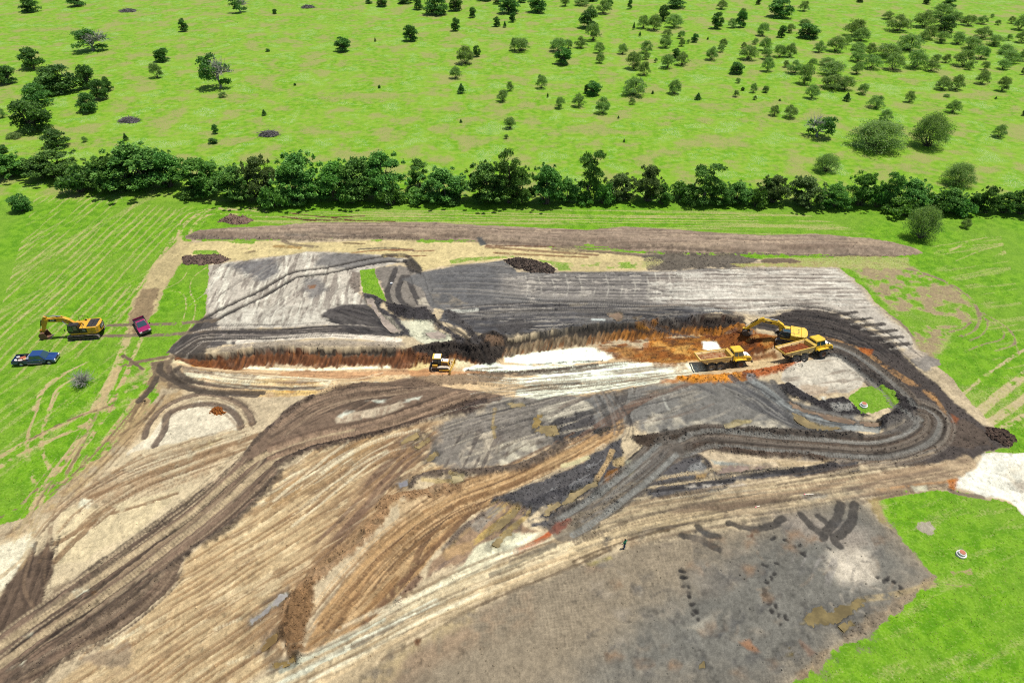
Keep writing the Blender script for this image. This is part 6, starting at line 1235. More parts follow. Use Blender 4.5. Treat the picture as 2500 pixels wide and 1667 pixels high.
P4 = [(105, 107, 140, 100, 'oak'), (250, 68, 60, 55, 'mesquite'), (585, 20, 40, 28, 'oak'), (118, 223, 50, 65, 'oak'), (168, 193, 50, 50, 'mesquite'), (255, 153, 70, 40, 'mesquite'), (275, 228, 120, 85, 'oak'), (555, 218, 120, 95, 'mesquite'), (590, 248, 100, 75, 'mesquite'), (340, 318, 65, 65, 'mesquite'),
      (440, 313, 110, 88, 'mesquite'), (510, 268, 50, 50, 'mesquite'), (755, 118, 70, 45, 'mesquite'), (810, 188, 130, 95, 'mesquite'), (965, 168, 120, 95, 'mesquite'), (1070, 112, 130, 80, 'mesquite'), (1115, 48, 85, 60, 'oak'), (985, 28, 40, 34, 'oak'), (1145, 148, 90, 70, 'mesquite'), (1085, 193, 100, 90, 'oak'),
      (1235, 158, 80, 60, 'mesquite'), (1315, 148, 65, 50, 'mesquite'), (1375, 107, 25, 25, 'mesquite'), (1410, 152, 35, 30, 'mesquite'), (1490, 142, 45, 40, 'mesquite'), (1540, 183, 90, 82, 'mesquite'), (1000, 238, 80, 80, 'mesquite'), (963, 248, 60, 60, 'mesquite'), (1075, 258, 80, 65, 'mesquite'),
      (1170, 263, 85, 70, 'mesquite'), (1320, 233, 100, 70, 'mesquite'), (1390, 273, 90, 60, 'mesquite'), (1475, 243, 35, 35, 'mesquite'), (1550, 258, 70, 70, 'mesquite'), (875, 308, 155, 95, 'mesquite'), (1250, 293, 110, 75, 'mesquite'), (1305, 348, 90, 75, 'mesquite'), (100, 353, 75, 70, 'mesquite'),
      (165, 353, 75, 80, 'mesquite'), (140, 413, 40, 40, 'mesquite'), (190, 453, 90, 78, 'mesquite'), (250, 513, 90, 108, 'mesquite'), (295, 418, 55, 55, 'mesquite'), (390, 403, 100, 50, 'mesquite'), (575, 305, 90, 50, 'mesquite'), (570, 373, 90, 75, 'mesquite'), (645, 333, 60, 70, 'mesquite'),
      (750, 343, 140, 80, 'mesquite'), (650, 418, 110, 85, 'mesquite'), (780, 423, 120, 98, 'mesquite'), (565, 453, 70, 70, 'mesquite'), (915, 413, 130, 108, 'mesquite'), (1010, 433, 80, 65, 'mesquite'), (1040, 373, 60, 45, 'mesquite'), (1100, 378, 50, 50, 'mesquite'), (1205, 403, 120, 98, 'mesquite'),
      (1235, 423, 50, 50, 'mesquite'), (1455, 323, 90, 60, 'mesquite'), (1480, 378, 110, 80, 'mesquite'), (1440, 418, 80, 60, 'mesquite'), (1560, 363, 60, 70, 'mesquite'), (1330, 423, 50, 50, 'mesquite'), (420, 468, 150, 88, 'mesquite'), (420, 543, 140, 90, 'mesquite'), (495, 548, 100, 85, 'mesquite'),
      (1075, 543, 90, 80, 'mesquite'), (1155, 548, 85, 90, 'mesquite'), (1310, 513, 80, 80, 'mesquite'), (1430, 558, 70, 80, 'mesquite'), (1560, 453, 30, 50, 'mesquite'), (295, 598, 80, 80, 'mesquite'), (505, 608, 45, 50, 'cedar'), (600, 568, 65, 65, 'mesquite'), (680, 648, 95, 75, 'mesquite'),
      (880, 613, 60, 65, 'mesquite'), (735, 723, 80, 70, 'mesquite'), (1140, 678, 80, 75, 'mesquite'), (72, 698, 60, 60, 'mesquite'), (165, 711, 85, 75, 'mesquite'), (1415, 823, 80, 80, 'mesquite'), (380, 1038, 140, 118, 'bigmesquite'), (1165, 1118, 180, 145, 'bigmesquite'), (20, 563, 40, 40, 'mesquite'),
      (105, 612, 15, 15, 'cedar'), (1395, 602, 15, 15, 'cedar'), (1565, 698, 25, 32, 'oak'), (1105, 585, 40, 22, 'mesquite')]
for vw_, lst in (('T1', P1), ('T2', P2), ('T3', P3), ('T4', P4)):
    for a in lst: plant(vw_, *a)

# grass standing above the sward: uncountable blades
def blades(n, rs, pts, size, tones, k=3):
    V = np.empty((n, k, 3, 3), np.float32); T = np.empty((n, k, 3), np.float32)
    for j in range(k):
        a = rs.rand(n) * 6.283; r = size * .45 * rs.rand(n)
        bx = pts[:, 0] + np.cos(a) * r; by = pts[:, 1] + np.sin(a) * r
        d = a + 1.2; wd = size * .22
        V[:, j, 0] = np.stack([bx + np.cos(d) * wd, by + np.sin(d) * wd, pts[:, 2] - .02], 1)
        V[:, j, 1] = np.stack([bx - np.cos(d) * wd, by - np.sin(d) * wd, pts[:, 2] - .02], 1)
        ln = size * (.5 + .7 * rs.rand(n))
        V[:, j, 2] = np.stack([bx + np.cos(a) * ln * .7, by + np.sin(a) * ln * .7, pts[:, 2] + ln * .16], 1)
        T[:, j] = np.clip(tones + .12 * rs.normal(size=n), 0, 1)[:, None]
    V = V.reshape(-1, 3)
    me = np_mesh('grass_blades', V, np.arange(len(V)).reshape(-1, 3))
    at = me.attributes.new('tone', 'FLOAT', 'POINT'); at.data.foreach_set('value', T.ravel())
    return me
def blade_mat():
    m, t, out = new_mat('grass_blades'); b = NB(t)
    tone = b.n('Attribute', _attribute_name='tone').outputs['Fac']
    c = b.mix(b.ramp(tone, 0, .45), alb(96, 142, 26), alb(146, 190, 58)); c = b.mix(b.ramp(tone, .45, .75), c, alb(190, 208, 110)); c = b.mix(b.ramp(tone, .75, 1), c, alb(226, 226, 186))
    d = b.n('BsdfDiffuse', Color=c); tr = b.n('BsdfTranslucent', Color=c); mx = b.n('MixShader', Fac=.3, i1=d.outputs[0], i2=tr.outputs[0])
    t.links.new(mx.outputs[0], out.inputs[0]); return m
M_BLADE = blade_mat()
rs = np.random.RandomState(77)
n = 60000
u = rs.rand(n) * 2640 - 70; v = -10 + 500 * rs.rand(n) ** .85
px, py = flat_pt('S', u, v)
k = (py > YF - 4); px, py = px[k], py[k]
pz = pasture_z(px, py); pn = fbm(px, py, 16, 3, 401)
keep = rs.rand(len(px)) < .35 + .5 * sstep(-.2, .5, pn); px, py, pz, pn = px[keep], py[keep], pz[keep], pn[keep]
tn = .45 + .2 * rs.rand(len(px)) + .42 * sstep(.1, .5, pn) * rs.rand(len(px))
me = blades(len(px), rs, np.stack([px, py, pz], 1), (.16 + .26 * rs.rand(len(px))) * (py / 220) ** .5, tn); me.materials.append(M_BLADE)
tag(link_obj('pasture_grass', me), 'tall rough grass covering the far pasture', 'grass', kind='stuff')
n = 90000
py = YN + (YF - YN) * rs.rand(n); px = (rs.rand(n) * 2 - 1) * hw(py)
k = (grid_at(GR, px, py) > .62) ; px, py = px[k], py[k]
dr_ = grid_at(DRY, px, py)
tn = .35 + .3 * rs.rand(len(px)) + .45 * dr_ * rs.rand(len(px))
me = blades(len(px), rs, np.stack([px, py, height_at(px, py)], 1), .16 + .16 * rs.rand(len(px)), tn); me.materials.append(M_BLADE)
tag(link_obj('meadow_grass', me), 'short mown grass around the bare soil', 'grass', kind='stuff')
# loose clods
n = 700000
py = YN + (YF - YN) * rs.rand(n); px = (rs.rand(n) * 2 - 1) * hw(py)
cd = grid_at(CLOD, px, py); gg = grid_at(GR, px, py)
k = (rs.rand(n) < (cd * .5 + .010 * (gg < .3))) & (gg < .5) ; px, py = px[k], py[k]; cd = cd[k]
cc = grid_at(COL, px, py)
m_ = len(px); sz = (.04 + .11 * rs.rand(m_) ** 2.5) * (1 + .35 * cd)
octv = np.array([(1, 0, 0), (0, 1, 0), (-1, 0, 0), (0, -1, 0), (0, 0, 1), (0, 0, -.6)], float)
octf = np.array([(0, 1, 4), (1, 2, 4), (2, 3, 4), (3, 0, 4), (1, 0, 5), (2, 1, 5), (3, 2, 5), (0, 3, 5)])
V = octv[None] * (sz[:, None, None] * (.65 + .7 * rs.rand(m_, 6, 1)))
a = rs.rand(m_) * 6.283; ca, sa = np.cos(a)[:, None], np.sin(a)[:, None]
V = np.stack([V[..., 0] * ca - V[..., 1] * sa, V[..., 0] * sa + V[..., 1] * ca, V[..., 2] * .8], -1)
V += np.stack([px, py, height_at(px, py) + sz * .25], 1)[:, None]
F = (octf[None] + 6 * np.arange(m_)[:, None, None]).reshape(-1, 3)
me = np_mesh('clods', V.reshape(-1, 3), F)
color_attr(me, 'soil', np.repeat(np.clip(cc * (.95 + .6 * rs.rand(m_, 1)), .004, .8), 6, 0))
def clod_mat():
    m, t, out = new_mat('soil_clods'); b = NB(t)
    p = b.n('BsdfPrincipled', Base__Color=b.n('Attribute', _attribute_name='soil').outputs['Color'], Roughness=.9); p.inputs['Specular IOR Level'].default_value = .2
    t.links.new(p.outputs[0], out.inputs[0]); return m
M_CLOD = clod_mat(); me.materials.append(M_CLOD)
tag(link_obj('soil_clods', me), 'loose clods of earth strewn over the bare soil', 'clods', kind='stuff')
print('clods', m_)

# ------------------------------------------------------------------ machines: materials
def paint(name, c, rough=.45, dirt=.35, dirtc=(.16, .11, .07), metal=0.0, spec=.5, coat=0.0):
    m, t, out = new_mat(name); b = NB(t)
    co = b.n('TexCoord').outputs['Object']
    n = b.noise(co, 2.2, 5, .65); n2 = b.noise(co, 9.0, 3, .6)
    z = b.n('SeparateXYZ', Vector=co).outputs[2]
    f = b.math('MULTIPLY', b.ramp(b.math('ADD', n, b.math('MULTIPLY', n2, .3)), .58, .86), dirt)
    cc = b.mix(f, c, dirtc)
    cc = b.mix(b.math('MULTIPLY', n2, .25), cc, tuple(x * .7 for x in c))
    p = b.n('BsdfPrincipled', Base__Color=cc, Roughness=b.math('ADD', rough, b.math('MULTIPLY', f, .4)), Metallic=metal)
    p.inputs['Specular IOR Level'].default_value = spec; p.inputs['Coat Weight'].default_value = coat; p.inputs['Coat Roughness'].default_value = .08
    t.links.new(p.outputs[0], out.inputs[0]); return m
Y_PAINT = paint('yellow_paint', (.60, .315, .012), dirt=.6); Y_PALE = paint('pale_yellow_paint', (.66, .43, .07), dirt=.5); Y_LEMON = paint('lemon_yellow_paint', (.68, .43, .018), dirt=.55)
BLACK = paint('black_paint', (.012, .012, .013), rough=.5, dirt=.25); DKSTEEL = paint('dark_steel', (.045, .04, .036), rough=.6, dirt=.8); STEEL = paint('worn_steel', (.32, .29, .25), rough=.45, dirt=.7, metal=.6)
CHROME = paint('bright_rod', (.7, .7, .7), rough=.2, dirt=.05, metal=1.0); RUBBER = paint('tyre_rubber', (.025, .024, .023), rough=.85, dirt=.7, dirtc=(.20, .17, .14)); RUST = paint('rusty_steel', (.16, .075, .04), rough=.7, dirt=.7)
WHITE = paint('white_paint', (.78, .78, .76), dirt=.2); SILVER = paint('silver_metal', (.55, .56, .58), rough=.3, metal=.7, dirt=.2); SHOE = paint('muddy_track_shoes', (.24, .20, .17), rough=.85, dirt=.9, dirtc=(.13, .105, .085))
CHALKSHOE = paint('chalky_track_shoes', (.58, .50, .40), rough=.85, dirt=.6); HULLGREY = paint('grey_dump_body', (.60, .42, .16), dirt=.7, dirtc=(.30, .24, .18)); PIPEGREY = paint('grey_steel', (.28, .28, .29), rough=.4, metal=.5)
MAROON = paint('maroon_paint', (.27, .005, .075), rough=.28, dirt=.06, coat=.8); NAVY = paint('navy_paint', (.010, .040, .15), rough=.25, dirt=.05, coat=.8); TAIL = paint('red_lens', (.4, .01, .01), rough=.2); LAMP = paint('clear_lens', (.75, .75, .72), rough=.1)
def glass_mat():
    m, t, out = new_mat('tinted_glass'); b = NB(t)
    p = b.n('BsdfPrincipled', Base__Color=(.02, .05, .06, 1), Roughness=.06); p.inputs['Specular IOR Level'].default_value = .9; p.inputs['Coat Weight'].default_value = .6
    t.links.new(p.outputs[0], out.inputs[0]); return m
GLASS = glass_mat()
def earth(name, a, c, scale=3.0):
    m, t, out = new_mat(name); b = NB(t)
    co = b.n('TexCoord').outputs['Object']; n = b.noise(co, scale, 5, .7)
    bp = b.n('Bump', Strength=.8, Distance=.08, Height=b.noise(co, scale * 2.3, 4, .7))
    p = b.n('BsdfPrincipled', Base__Color=b.mix(b.ramp(n, .3, .7), alb(*a), alb(*c)), Roughness=.95, Normal=bp.outputs[0]); p.inputs['Specular IOR Level'].default_value = .15
    t.links.new(p.outputs[0], out.inputs[0]); return m
SKIN = paint('skin', (.20, .10, .065), dirt=0); SHIRT = paint('green_shirt', (.015, .15, .075), rough=.9, dirt=0); JEANS = paint('blue_jeans', (.02, .055, .13), rough=.9, dirt=.1); HAIR = paint('dark_hair', (.015, .008, .006), rough=.8, dirt=0); BOOT = paint('brown_boots', (.06, .035, .02), rough=.8, dirt=.4)
CONC = paint('concrete_ring', (.66, .64, .60), rough=.9, dirt=.35); LIDR = paint('rusty_lid', (.36, .12, .06), rough=.75, dirt=.3); WOODG = paint('burnt_branches', (.11, .10, .095), rough=.95, dirt=.5, dirtc=(.24, .22, .20)); LATH = paint('pale_lath', (.70, .62, .50), dirt=.1); PINK = paint('pink_flagging', (.75, .15, .18), dirt=0)

class MB:
    def __init__(s): s.v = []; s.f = []
    def add(s, vs, fs):
        o = len(s.v); s.v += [tuple(map(float, p)) for p in vs]; s.f += [tuple(i + o for i in f) for f in fs]; return s
    def box(s, c, d, rot=(0, 0, 0), top=(1, 1), shift=(0, 0)):
        R = Matrix.Rotation(rot[2], 3, 'Z') @ Matrix.Rotation(rot[1], 3, 'Y') @ Matrix.Rotation(rot[0], 3, 'X')
        P = []
        for k in (-.5, .5):
            for (i, j) in ((-.5, -.5), (.5, -.5), (.5, .5), (-.5, .5)):
                sx, sy = (1, 1) if k < 0 else top
                q = Vector((i * d[0] * sx + (shift[0] if k > 0 else 0), j * d[1] * sy + (shift[1] if k > 0 else 0), k * d[2]))
                P.append(Vector(c) + R @ q)
        return s.add(P, [(3, 2, 1, 0), (4, 5, 6, 7), (0, 1, 5, 4), (1, 2, 6, 5), (2, 3, 7, 6), (3, 0, 4, 7)])
    def prism(s, prof, y0, y1):                     # outline in x-z, along y
        n = len(prof)
        a = sum(prof[i][0] * prof[(i + 1) % n][1] - prof[(i + 1) % n][0] * prof[i][1] for i in range(n))
        if a < 0: prof = prof[::-1]
        V = [(x, y0, z) for x, z in prof] + [(x, y1, z) for x, z in prof]
        F = [tuple(range(n)), tuple(range(2 * n - 1, n - 1, -1))] + [(i, i + n, (i + 1) % n + n, (i + 1) % n) for i in range(n)]
        return s.add(V, F)
    def slab(s, prof, z0, z1, ins=0):               # outline in x-y, upwards
        n = len(prof)
        a = sum(prof[i][0] * prof[(i + 1) % n][1] - prof[(i + 1) % n][0] * prof[i][1] for i in range(n))
        if a < 0: prof = prof[::-1]
        cx = sum(p[0] for p in prof) / n; cy = sum(p[1] for p in prof) / n
        V = [(x, y, z0) for x, y in prof] + [(cx + (x - cx) * (1 - ins), cy + (y - cy) * (1 - ins), z1) for x, y in prof]
        F = [tuple(range(n - 1, -1, -1)), tuple(range(n, 2 * n))] + [(i, (i + 1) % n, (i + 1) % n + n, i + n) for i in range(n)]
        return s.add(V, F)
    def cyl(s, a, b, r0, r1=None, n=14):
        r1 = r0 if r1 is None else r1
        a = Vector(a); b = Vector(b); t = (b - a).normalized()
        u = t.cross(Vector((0, 0, 1)) if abs(t.z) < .9 else Vector((1, 0, 0))).normalized(); w = t.cross(u)
        V = []
        for p, r in ((a, r0), (b, r1)):
            V += [p + r * (math.cos(2 * math.pi * k / n) * u + math.sin(2 * math.pi * k / n) * w) for k in range(n)]
        return s.add(V, [tuple(range(n - 1, -1, -1)), tuple(range(n, 2 * n))] + [(k, (k + 1) % n, (k + 1) % n + n, k + n) for k in range(n)])
    def lathe(s, prof, c=(0, 0, 0), n=24):           # (radius, y) about the y axis
        V = []; m = len(prof)
        for k in range(n):
            a = 2 * math.pi * k / n
            V += [(c[0] + r * math.cos(a), c[1] + y, c[2] + r * math.sin(a)) for r, y in prof]
        F = [(k * m + i, k * m + i + 1, ((k + 1) % n) * m + i + 1, ((k + 1) % n) * m + i) for k in range(n) for i in range(m - 1)]
        return s.add(V, F)
    def pipe(s, pts, r, n=6):
        V, F = tube([[(p, r) for p in pts]], n); return s.add(V, F)
    def quad(s, a, b, c, d): return s.add([a, b, c, d], [(0, 1, 2, 3)])
    def build(s, name, mat, parent=None, bevel=0.0, seg=2, smooth=False, loc=None):
        me = bpy.data.meshes.new(name); me.from_pydata(s.v, [], s.f); me.materials.append(mat)
        bm = bmesh.new(); bm.from_mesh(me); bmesh.ops.recalc_face_normals(bm, faces=bm.faces); bm.to_mesh(me); bm.free()
        if smooth: me.polygons.foreach_set('use_smooth', [True] * len(me.polygons))
        o = link_obj(name, me, parent)
        if loc: o.location = loc
        if bevel:
            md = o.modifiers.new('edge', 'BEVEL'); md.width = bevel; md.segments = seg; md.limit_method = 'ANGLE'; md.angle_limit = math.radians(40)
        return o
def root(name, view, x, y, rz, label, cat, group=None, z=None):
    p = G_pt(view, [(x, y)])[0]
    e = bpy.data.objects.new(name, None); col.objects.link(e); e.empty_display_size = .5
    e.location = (p[0], p[1], land_z(p[0], p[1]) if z is None else z); e.rotation_euler = (0, 0, math.radians(rz))
    return tag(e, label, cat, group)
def heading(view, a, b):
    p, q = (np.array(flat_pt(view, *c, 0.0)) for c in (a, b))
    return math.degrees(math.atan2(q[1] - p[1], q[0] - p[0]))
def settle(e, pts, sink=.03):
    """tilt a machine onto the ground under its bearing points (local x, y)"""
    rz = e.rotation_euler.z; c, s = math.cos(rz), math.sin(rz); k = e.scale.x
    A = []; B = []
    for x, y in pts:
        wx = e.location.x + (x * c - y * s) * k; wy = e.location.y + (x * s + y * c) * k
        A.append((x * k, y * k, 1)); B.append(land_z(wx, wy))
    a, b_, z0 = np.linalg.lstsq(np.array(A), np.array(B), rcond=None)[0]
    e.location.z = z0 - sink
    e.rotation_euler = (math.atan(b_) * .9, -math.atan(a) * .9, rz)
def lettering(name, text, size, mat, parent, loc, rot):
    cu = bpy.data.curves.new(name, 'FONT'); cu.body = text; cu.size = size; cu.align_x = 'CENTER'; cu.align_y = 'CENTER'; cu.extrude = .004
    o = bpy.data.objects.new(name, cu); col.objects.link(o)
    bpy.context.view_layer.update()
    me = bpy.data.meshes.new_from_object(o.evaluated_get(bpy.context.evaluated_depsgraph_get())); bpy.data.objects.remove(o); bpy.data.curves.remove(cu)
    me.materials.clear(); me.materials.append(mat)
    q = link_obj(name, me, parent); q.location = loc; q.rotation_euler = rot
    return q

# ------------------------------------------------------------------ crawler tracks
def crawler(parent, y, L, hgt, wid, shoe_mat, frame_mat, pitch=.22, tri=None):
    r = hgt / 2
    loop = []
    def line(a, b):
        n = max(2, int(math.dist(a, b) / pitch)); return [(a[0] + (b[0] - a[0]) * k / n, a[1] + (b[1] - a[1]) * k / n) for k in range(n)]
    def arc(cx, cz, a0, a1):
        n = max(3, int(abs(a1 - a0) * r / pitch)); return [(cx + r * math.cos(a0 + (a1 - a0) * k / n), cz + r * math.sin(a0 + (a1 - a0) * k / n)) for k in range(n)]
    xe = L / 2 - r
    loop = line((-xe, 0), (xe, 0)) + arc(xe, r, -math.pi / 2, math.pi / 2) + line((xe, hgt), (-xe, hgt)) + arc(-xe, r, math.pi / 2, 3 * math.pi / 2)
    m = MB()
    n = len(loop)
    for k in range(n):
        (x0, z0), (x1, z1) = loop[k], loop[(k + 1) % n]
        ang = math.atan2(z1 - z0, x1 - x0); d = math.dist((x0, z0), (x1, z1))
        m.box(((x0 + x1) / 2, y, (z0 + z1) / 2), (d * .86, wid, .07), (0, -ang, 0))
        m.box(((x0 + x1) / 2 + .05 * math.sin(ang), y, (z0 + z1) / 2 - .05 * math.cos(ang)), (.035, wid, .06), (0, -ang, 0))
    t = m.build('track', shoe_mat, parent)
    f = MB().prism([(-xe, hgt * .28), (xe, hgt * .28), (xe, hgt * .66), (-xe, hgt * .66)], y - wid * .32, y + wid * .32).build('track_frame', frame_mat, t, .03)
    for k in range(7):
        MB().cyl((-xe + 2 * xe * k / 6, y - wid * .36, hgt * .2), (-xe + 2 * xe * k / 6, y + wid * .36, hgt * .2), hgt * .16, n=10).build('roller', frame_mat, t)
    for x, nm in ((xe, 'idler'), (-xe, 'sprocket')):
        MB().lathe([(0, -wid * .38), (r * .35, -wid * .42), (r * .4, -wid * .3), (r * .82, -wid * .26), (r * .82, wid * .26), (r * .4, wid * .3), (r * .35, wid * .42), (0, wid * .38)], (x, y, r), 16).build(nm, frame_mat, t)
    return t

# ------------------------------------------------------------------ excavators
def excavator(view, x, y, rz, label, boomp, stickp, bucket_ang, hood_vents, scale=1.0, paintm=None, shoes=None, bare=False):
    PM = paintm or Y_PAINT
    e = root('excavator', view, x, y, rz, label, 'excavator', 'yellow tracked excavators'); e.scale = (scale,) * 3
    for sy in (-1, 1): crawler(e, sy * 1.32, 5.0, .98, .62, shoes or SHOE, DKSTEEL)
    MB().box((0, 0, .62), (2.4, 2.2, .5)).cyl((0, 0, .7), (0, 0, 1.2), .85, n=20).build('undercarriage', DKSTEEL, e, .05)
    MB().slab([(-2.2, -1.5), (1.75, -1.5), (1.9, -1.2), (1.9, 1.3), (1.75, 1.5), (-2.2, 1.5)], 1.16, 1.42).build('deck', PM, e, .03)
    # counterweight with rounded tail
    prof = [(-1.75, -1.48), (-2.4, -1.48), (-2.75, -1.15), (-2.95, -.6), (-3.02, 0), (-2.95, .6), (-2.75, 1.15), (-2.4, 1.48), (-1.75, 1.48)]
    cw = MB().slab(prof, 1.18, 2.42, .03).build('counterweight', PM, e, .08, 3)
    if hood_vents:
        MB().prism([(-3.05, 1.6), (-3.0, 1.6), (-2.98, 2.3), (-3.03, 2.3)], -.72, .72).build('badge_panel', BLACK, cw)
        lettering('lettering', 'CAT', .62, WHITE, cw, (-3.06, 0, 1.93), (math.pi / 2, 0, -math.pi / 2))
    hood = MB().slab([(-1.78, -1.46), (.15, -1.46), (.15, 1.46), (-1.78, 1.46)], 1.40, 2.38, .02).build('engine_hood', PM, e, .06, 3)
    if hood_vents:
        for k in range(2):
            MB().box((-1.36 - .78 * k, -.02, 2.43), (.74, 2.3, .06)).build('vent_panel', BLACK, hood, .015)
        for k in range(2):
            for j in range(6): MB().box((-1.62 - .78 * k + .105 * j, -.02, 2.465), (.03, 2.1, .02)).build('louvre', DKSTEEL, hood)
        MB().cyl((-.35, .55, 2.3), (-.35, .55, 2.75), .09).build('exhaust_pipe', DKSTEEL, e)
        MB().lathe([(0, .1), (.2, .08), (.2, -.1)], (-.15, 0, 0), 12).build('filler_cap', BLACK, hood, loc=(-.1, -.9, 2.42))
        for k, yy in ((0, -1.35), (1, 1.35)):
            MB().pipe([(-.5, yy, 2.36), (-.5, yy, 2.95), (-.35, yy, 3.05), (.9, yy, 3.05), (1.02, yy, 2.95), (1.02, yy, 1.45)], .028).pipe([(.25, yy, 3.05), (.25, yy, 2.0)], .024).build('handrail', BLACK, e)
    else:
        MB().box((-.9, 0, 2.40), (1.0, 1.4, .06)).build('hood_ridge', PM, hood, .02)
        for yy in (-.5, .0, .5): MB().box((-1.3, yy, 2.445), (.28, .16, .02)).build('vent_slot', DKSTEEL, hood)
        for yy in (-1.3, 1.3): MB().pipe([(-.5, yy, 2.36), (-.5, yy, 2.85), (.3, yy, 2.85)], .028).build('handrail', BLACK, e)
    MB().box((.9, -1.1, 1.75), (1.5, .75, .7)).build('side_locker', PM, e, .05)
    MB().box((-.45, 1.47, 1.88), (1.15, .06, .86)).build('side_door', PM if not hood_vents else BLACK, hood, .02)
    if hood_vents: lettering('lettering', '336', .32, WHITE, hood, (-.6, 1.51, 1.95), (math.pi / 2, 0, math.pi))
    # cab on the near side of the boom
    yc = .98
    cab = MB().prism([(.22, 1.42), (1.95, 1.42), (2.08, 1.9), (1.72, 3.02), (.30, 3.02), (.22, 2.9)], yc - .48, yc + .48).build('cab', BLACK, e, .06, 3)
    MB().quad((2.07, yc - .42, 1.98), (2.07, yc + .42, 1.98), (1.76, yc + .40, 2.92), (1.76, yc - .40, 2.92)).build('windscreen', GLASS, cab, loc=(.02, 0, .01))
    for sy in (-1, 1):
        MB().quad((.42, yc + sy * .487, 2.05), (1.05, yc + sy * .487, 2.05), (1.05, yc + sy * .487, 2.88), (.42, yc + sy * .487, 2.88)).build('side_window', GLASS, cab)
        MB().quad((1.15, yc + sy * .487, 1.75), (1.95, yc + sy * .487, 1.95), (1.68, yc + sy * .487, 2.88), (1.15, yc + sy * .487, 2.88)).build('side_window', GLASS, cab)
    MB().box((1.0, yc, 3.04), (1.1, .72, .05)).build('roof_hatch', BLACK if hood_vents else GLASS, cab, .02)
    MB().pipe([(2.0, yc + .46, 2.2), (2.25, yc + .7, 2.3)], .02).box((2.27, yc + .74, 2.4), (.05, .2, .34)).build('mirror', BLACK, e)
    # boom: bent box beam
    def beam(name, spine, mat, w, bev=.03):
        P = [Vector((a, 0, b)) for a, b, t in spine]; up = []; dn = []
        for i, (a, b, t) in enumerate(spine):
            d = (P[min(i + 1, len(P) - 1)] - P[max(i - 1, 0)]).normalized(); nrm = Vector((-d.z, 0, d.x))
            up.append((a + nrm.x * t / 2, b + nrm.z * t / 2)); dn.append((a - nrm.x * t / 2, b - nrm.z * t / 2))
        return MB().prism(up + dn[::-1], -w / 2, w / 2).build(name, mat, e, bev)
    (bx, bz), (mx, mz), (tx, tz) = boomp
    q1 = (bx + (mx - bx) * .55, bz + (mz - bz) * .72); q2 = (mx + (tx - mx) * .18, mz + (tz - mz) * .18 + .10)
    boom = beam('boom', [(bx - .1, bz - .1, .55), (bx + (q1[0] - bx) * .5, bz + (q1[1] - bz) * .55, .72), (q1[0], q1[1], .86), (mx, mz, .95), (q2[0], q2[1], .92), (mx + (tx - mx) * .6, mz + (tz - mz) * .6, .68), (tx + .1, tz, .42)], PM, .56)
    ang = math.atan2(tz - mz, tx - mx)
    cx_, cz_ = mx + (tx - mx) * .58, mz + (tz - mz) * .58
    for sy in (-1, 1):
        MB().box((cx_, sy * .285, cz_), (1.25, .012, .36), (0, -ang, 0)).build('badge_panel', BLACK, boom)
        lettering('lettering', 'CAT', .34, WHITE, boom, (cx_, sy * .295, cz_), (math.pi / 2, (ang if sy > 0 else -ang) , math.pi if sy > 0 else 0))
    for sy in (-1, 1):
        a, b_ = Vector((bx + .55, sy * .42, bz - .55)), Vector((mx + .1, sy * .36, mz - .12)); mid = a + (b_ - a) * .58
        c_ = MB().cyl(a, mid, .11).build('boom_cylinder', PM if not hood_vents else DKSTEEL, e); MB().cyl(mid, b_, .06).build('rod', CHROME, c_)
    # stick
    (sx0, sz0), (sx1, sz1) = stickp
    d = Vector((sx1 - sx0, 0, sz1 - sz0)).normalized(); nr = Vector((-d.z, 0, d.x))
    if nr.z < 0: nr = -nr
    back = Vector((sx0, 0, sz0)) - d * .75
    stick = beam('stick', [(back.x, back.z, .34), (sx0 - d.x * .2, sz0 - d.z * .2, .72), (sx0 + d.x * .6, sz0 + d.z * .6, .78), (sx1 - d.x * .8, sz1 - d.z * .8, .48), (sx1, sz1, .34)], PM, .46)
    a, b_ = Vector((mx + (tx - mx) * .05, 0, mz + .62)), Vector((back.x, 0, back.z + .12)); mid = a + (b_ - a) * .52
    c_ = MB().cyl(a, mid, .12).build('stick_cylinder', PIPEGREY, e); MB().cyl(mid, b_, .065).build('rod', CHROME, c_)
    MB().box(a + Vector((0, 0, -.15)), (.3, .3, .4)).build('cylinder_bracket', PM, e, .03)
    out = nr if (nr.x > 0) else -nr
    a = Vector((sx0 + d.x * .3, 0, sz0 + d.z * .3)) + out * .52; b_ = Vector((sx1, 0, sz1)) - d * .35 + out * .48; mid = a + (b_ - a) * .6
    c_ = MB().cyl(a, mid, .10).build('bucket_cylinder', BLACK, e); MB().cyl(mid, b_, .055).build('rod', CHROME, c_)
    # bucket
    bt = bpy.data.objects.new('bucket_pivot', None)
    A = bucket_ang
    prof = [(0.0, .10), (.50, -.05), (.78, -.45), (.66, -.95), (.20, -1.28), (-.45, -1.32), (-.86, -1.12), (-.80, -1.04), (-.42, -1.18), (.14, -1.16), (.54, -.88), (.64, -.46), (.40, -.14), (0, -.02), (-.28, -.02), (-.28, .10)]
    ca, sa = math.cos(A), math.sin(A)
    tr = lambda q: (sx1 + q[0] * ca - q[1] * sa, sz1 + q[0] * sa + q[1] * ca)
    bk_ = MB().prism([tr(q) for q in prof], -.66, .66)
    side = [(0, .10), (.50, -.05), (.78, -.45), (.66, -.95), (.20, -1.28), (-.45, -1.32), (-.70, -1.0), (-.28, .08)]
    for sy in (-1, 1): bk_.prism([tr(q) for q in side], sy * .66 - .03, sy * .66 + .03)
    bucket = bk_.build('bucket', RUST if not bare else DKSTEEL, e, .02)
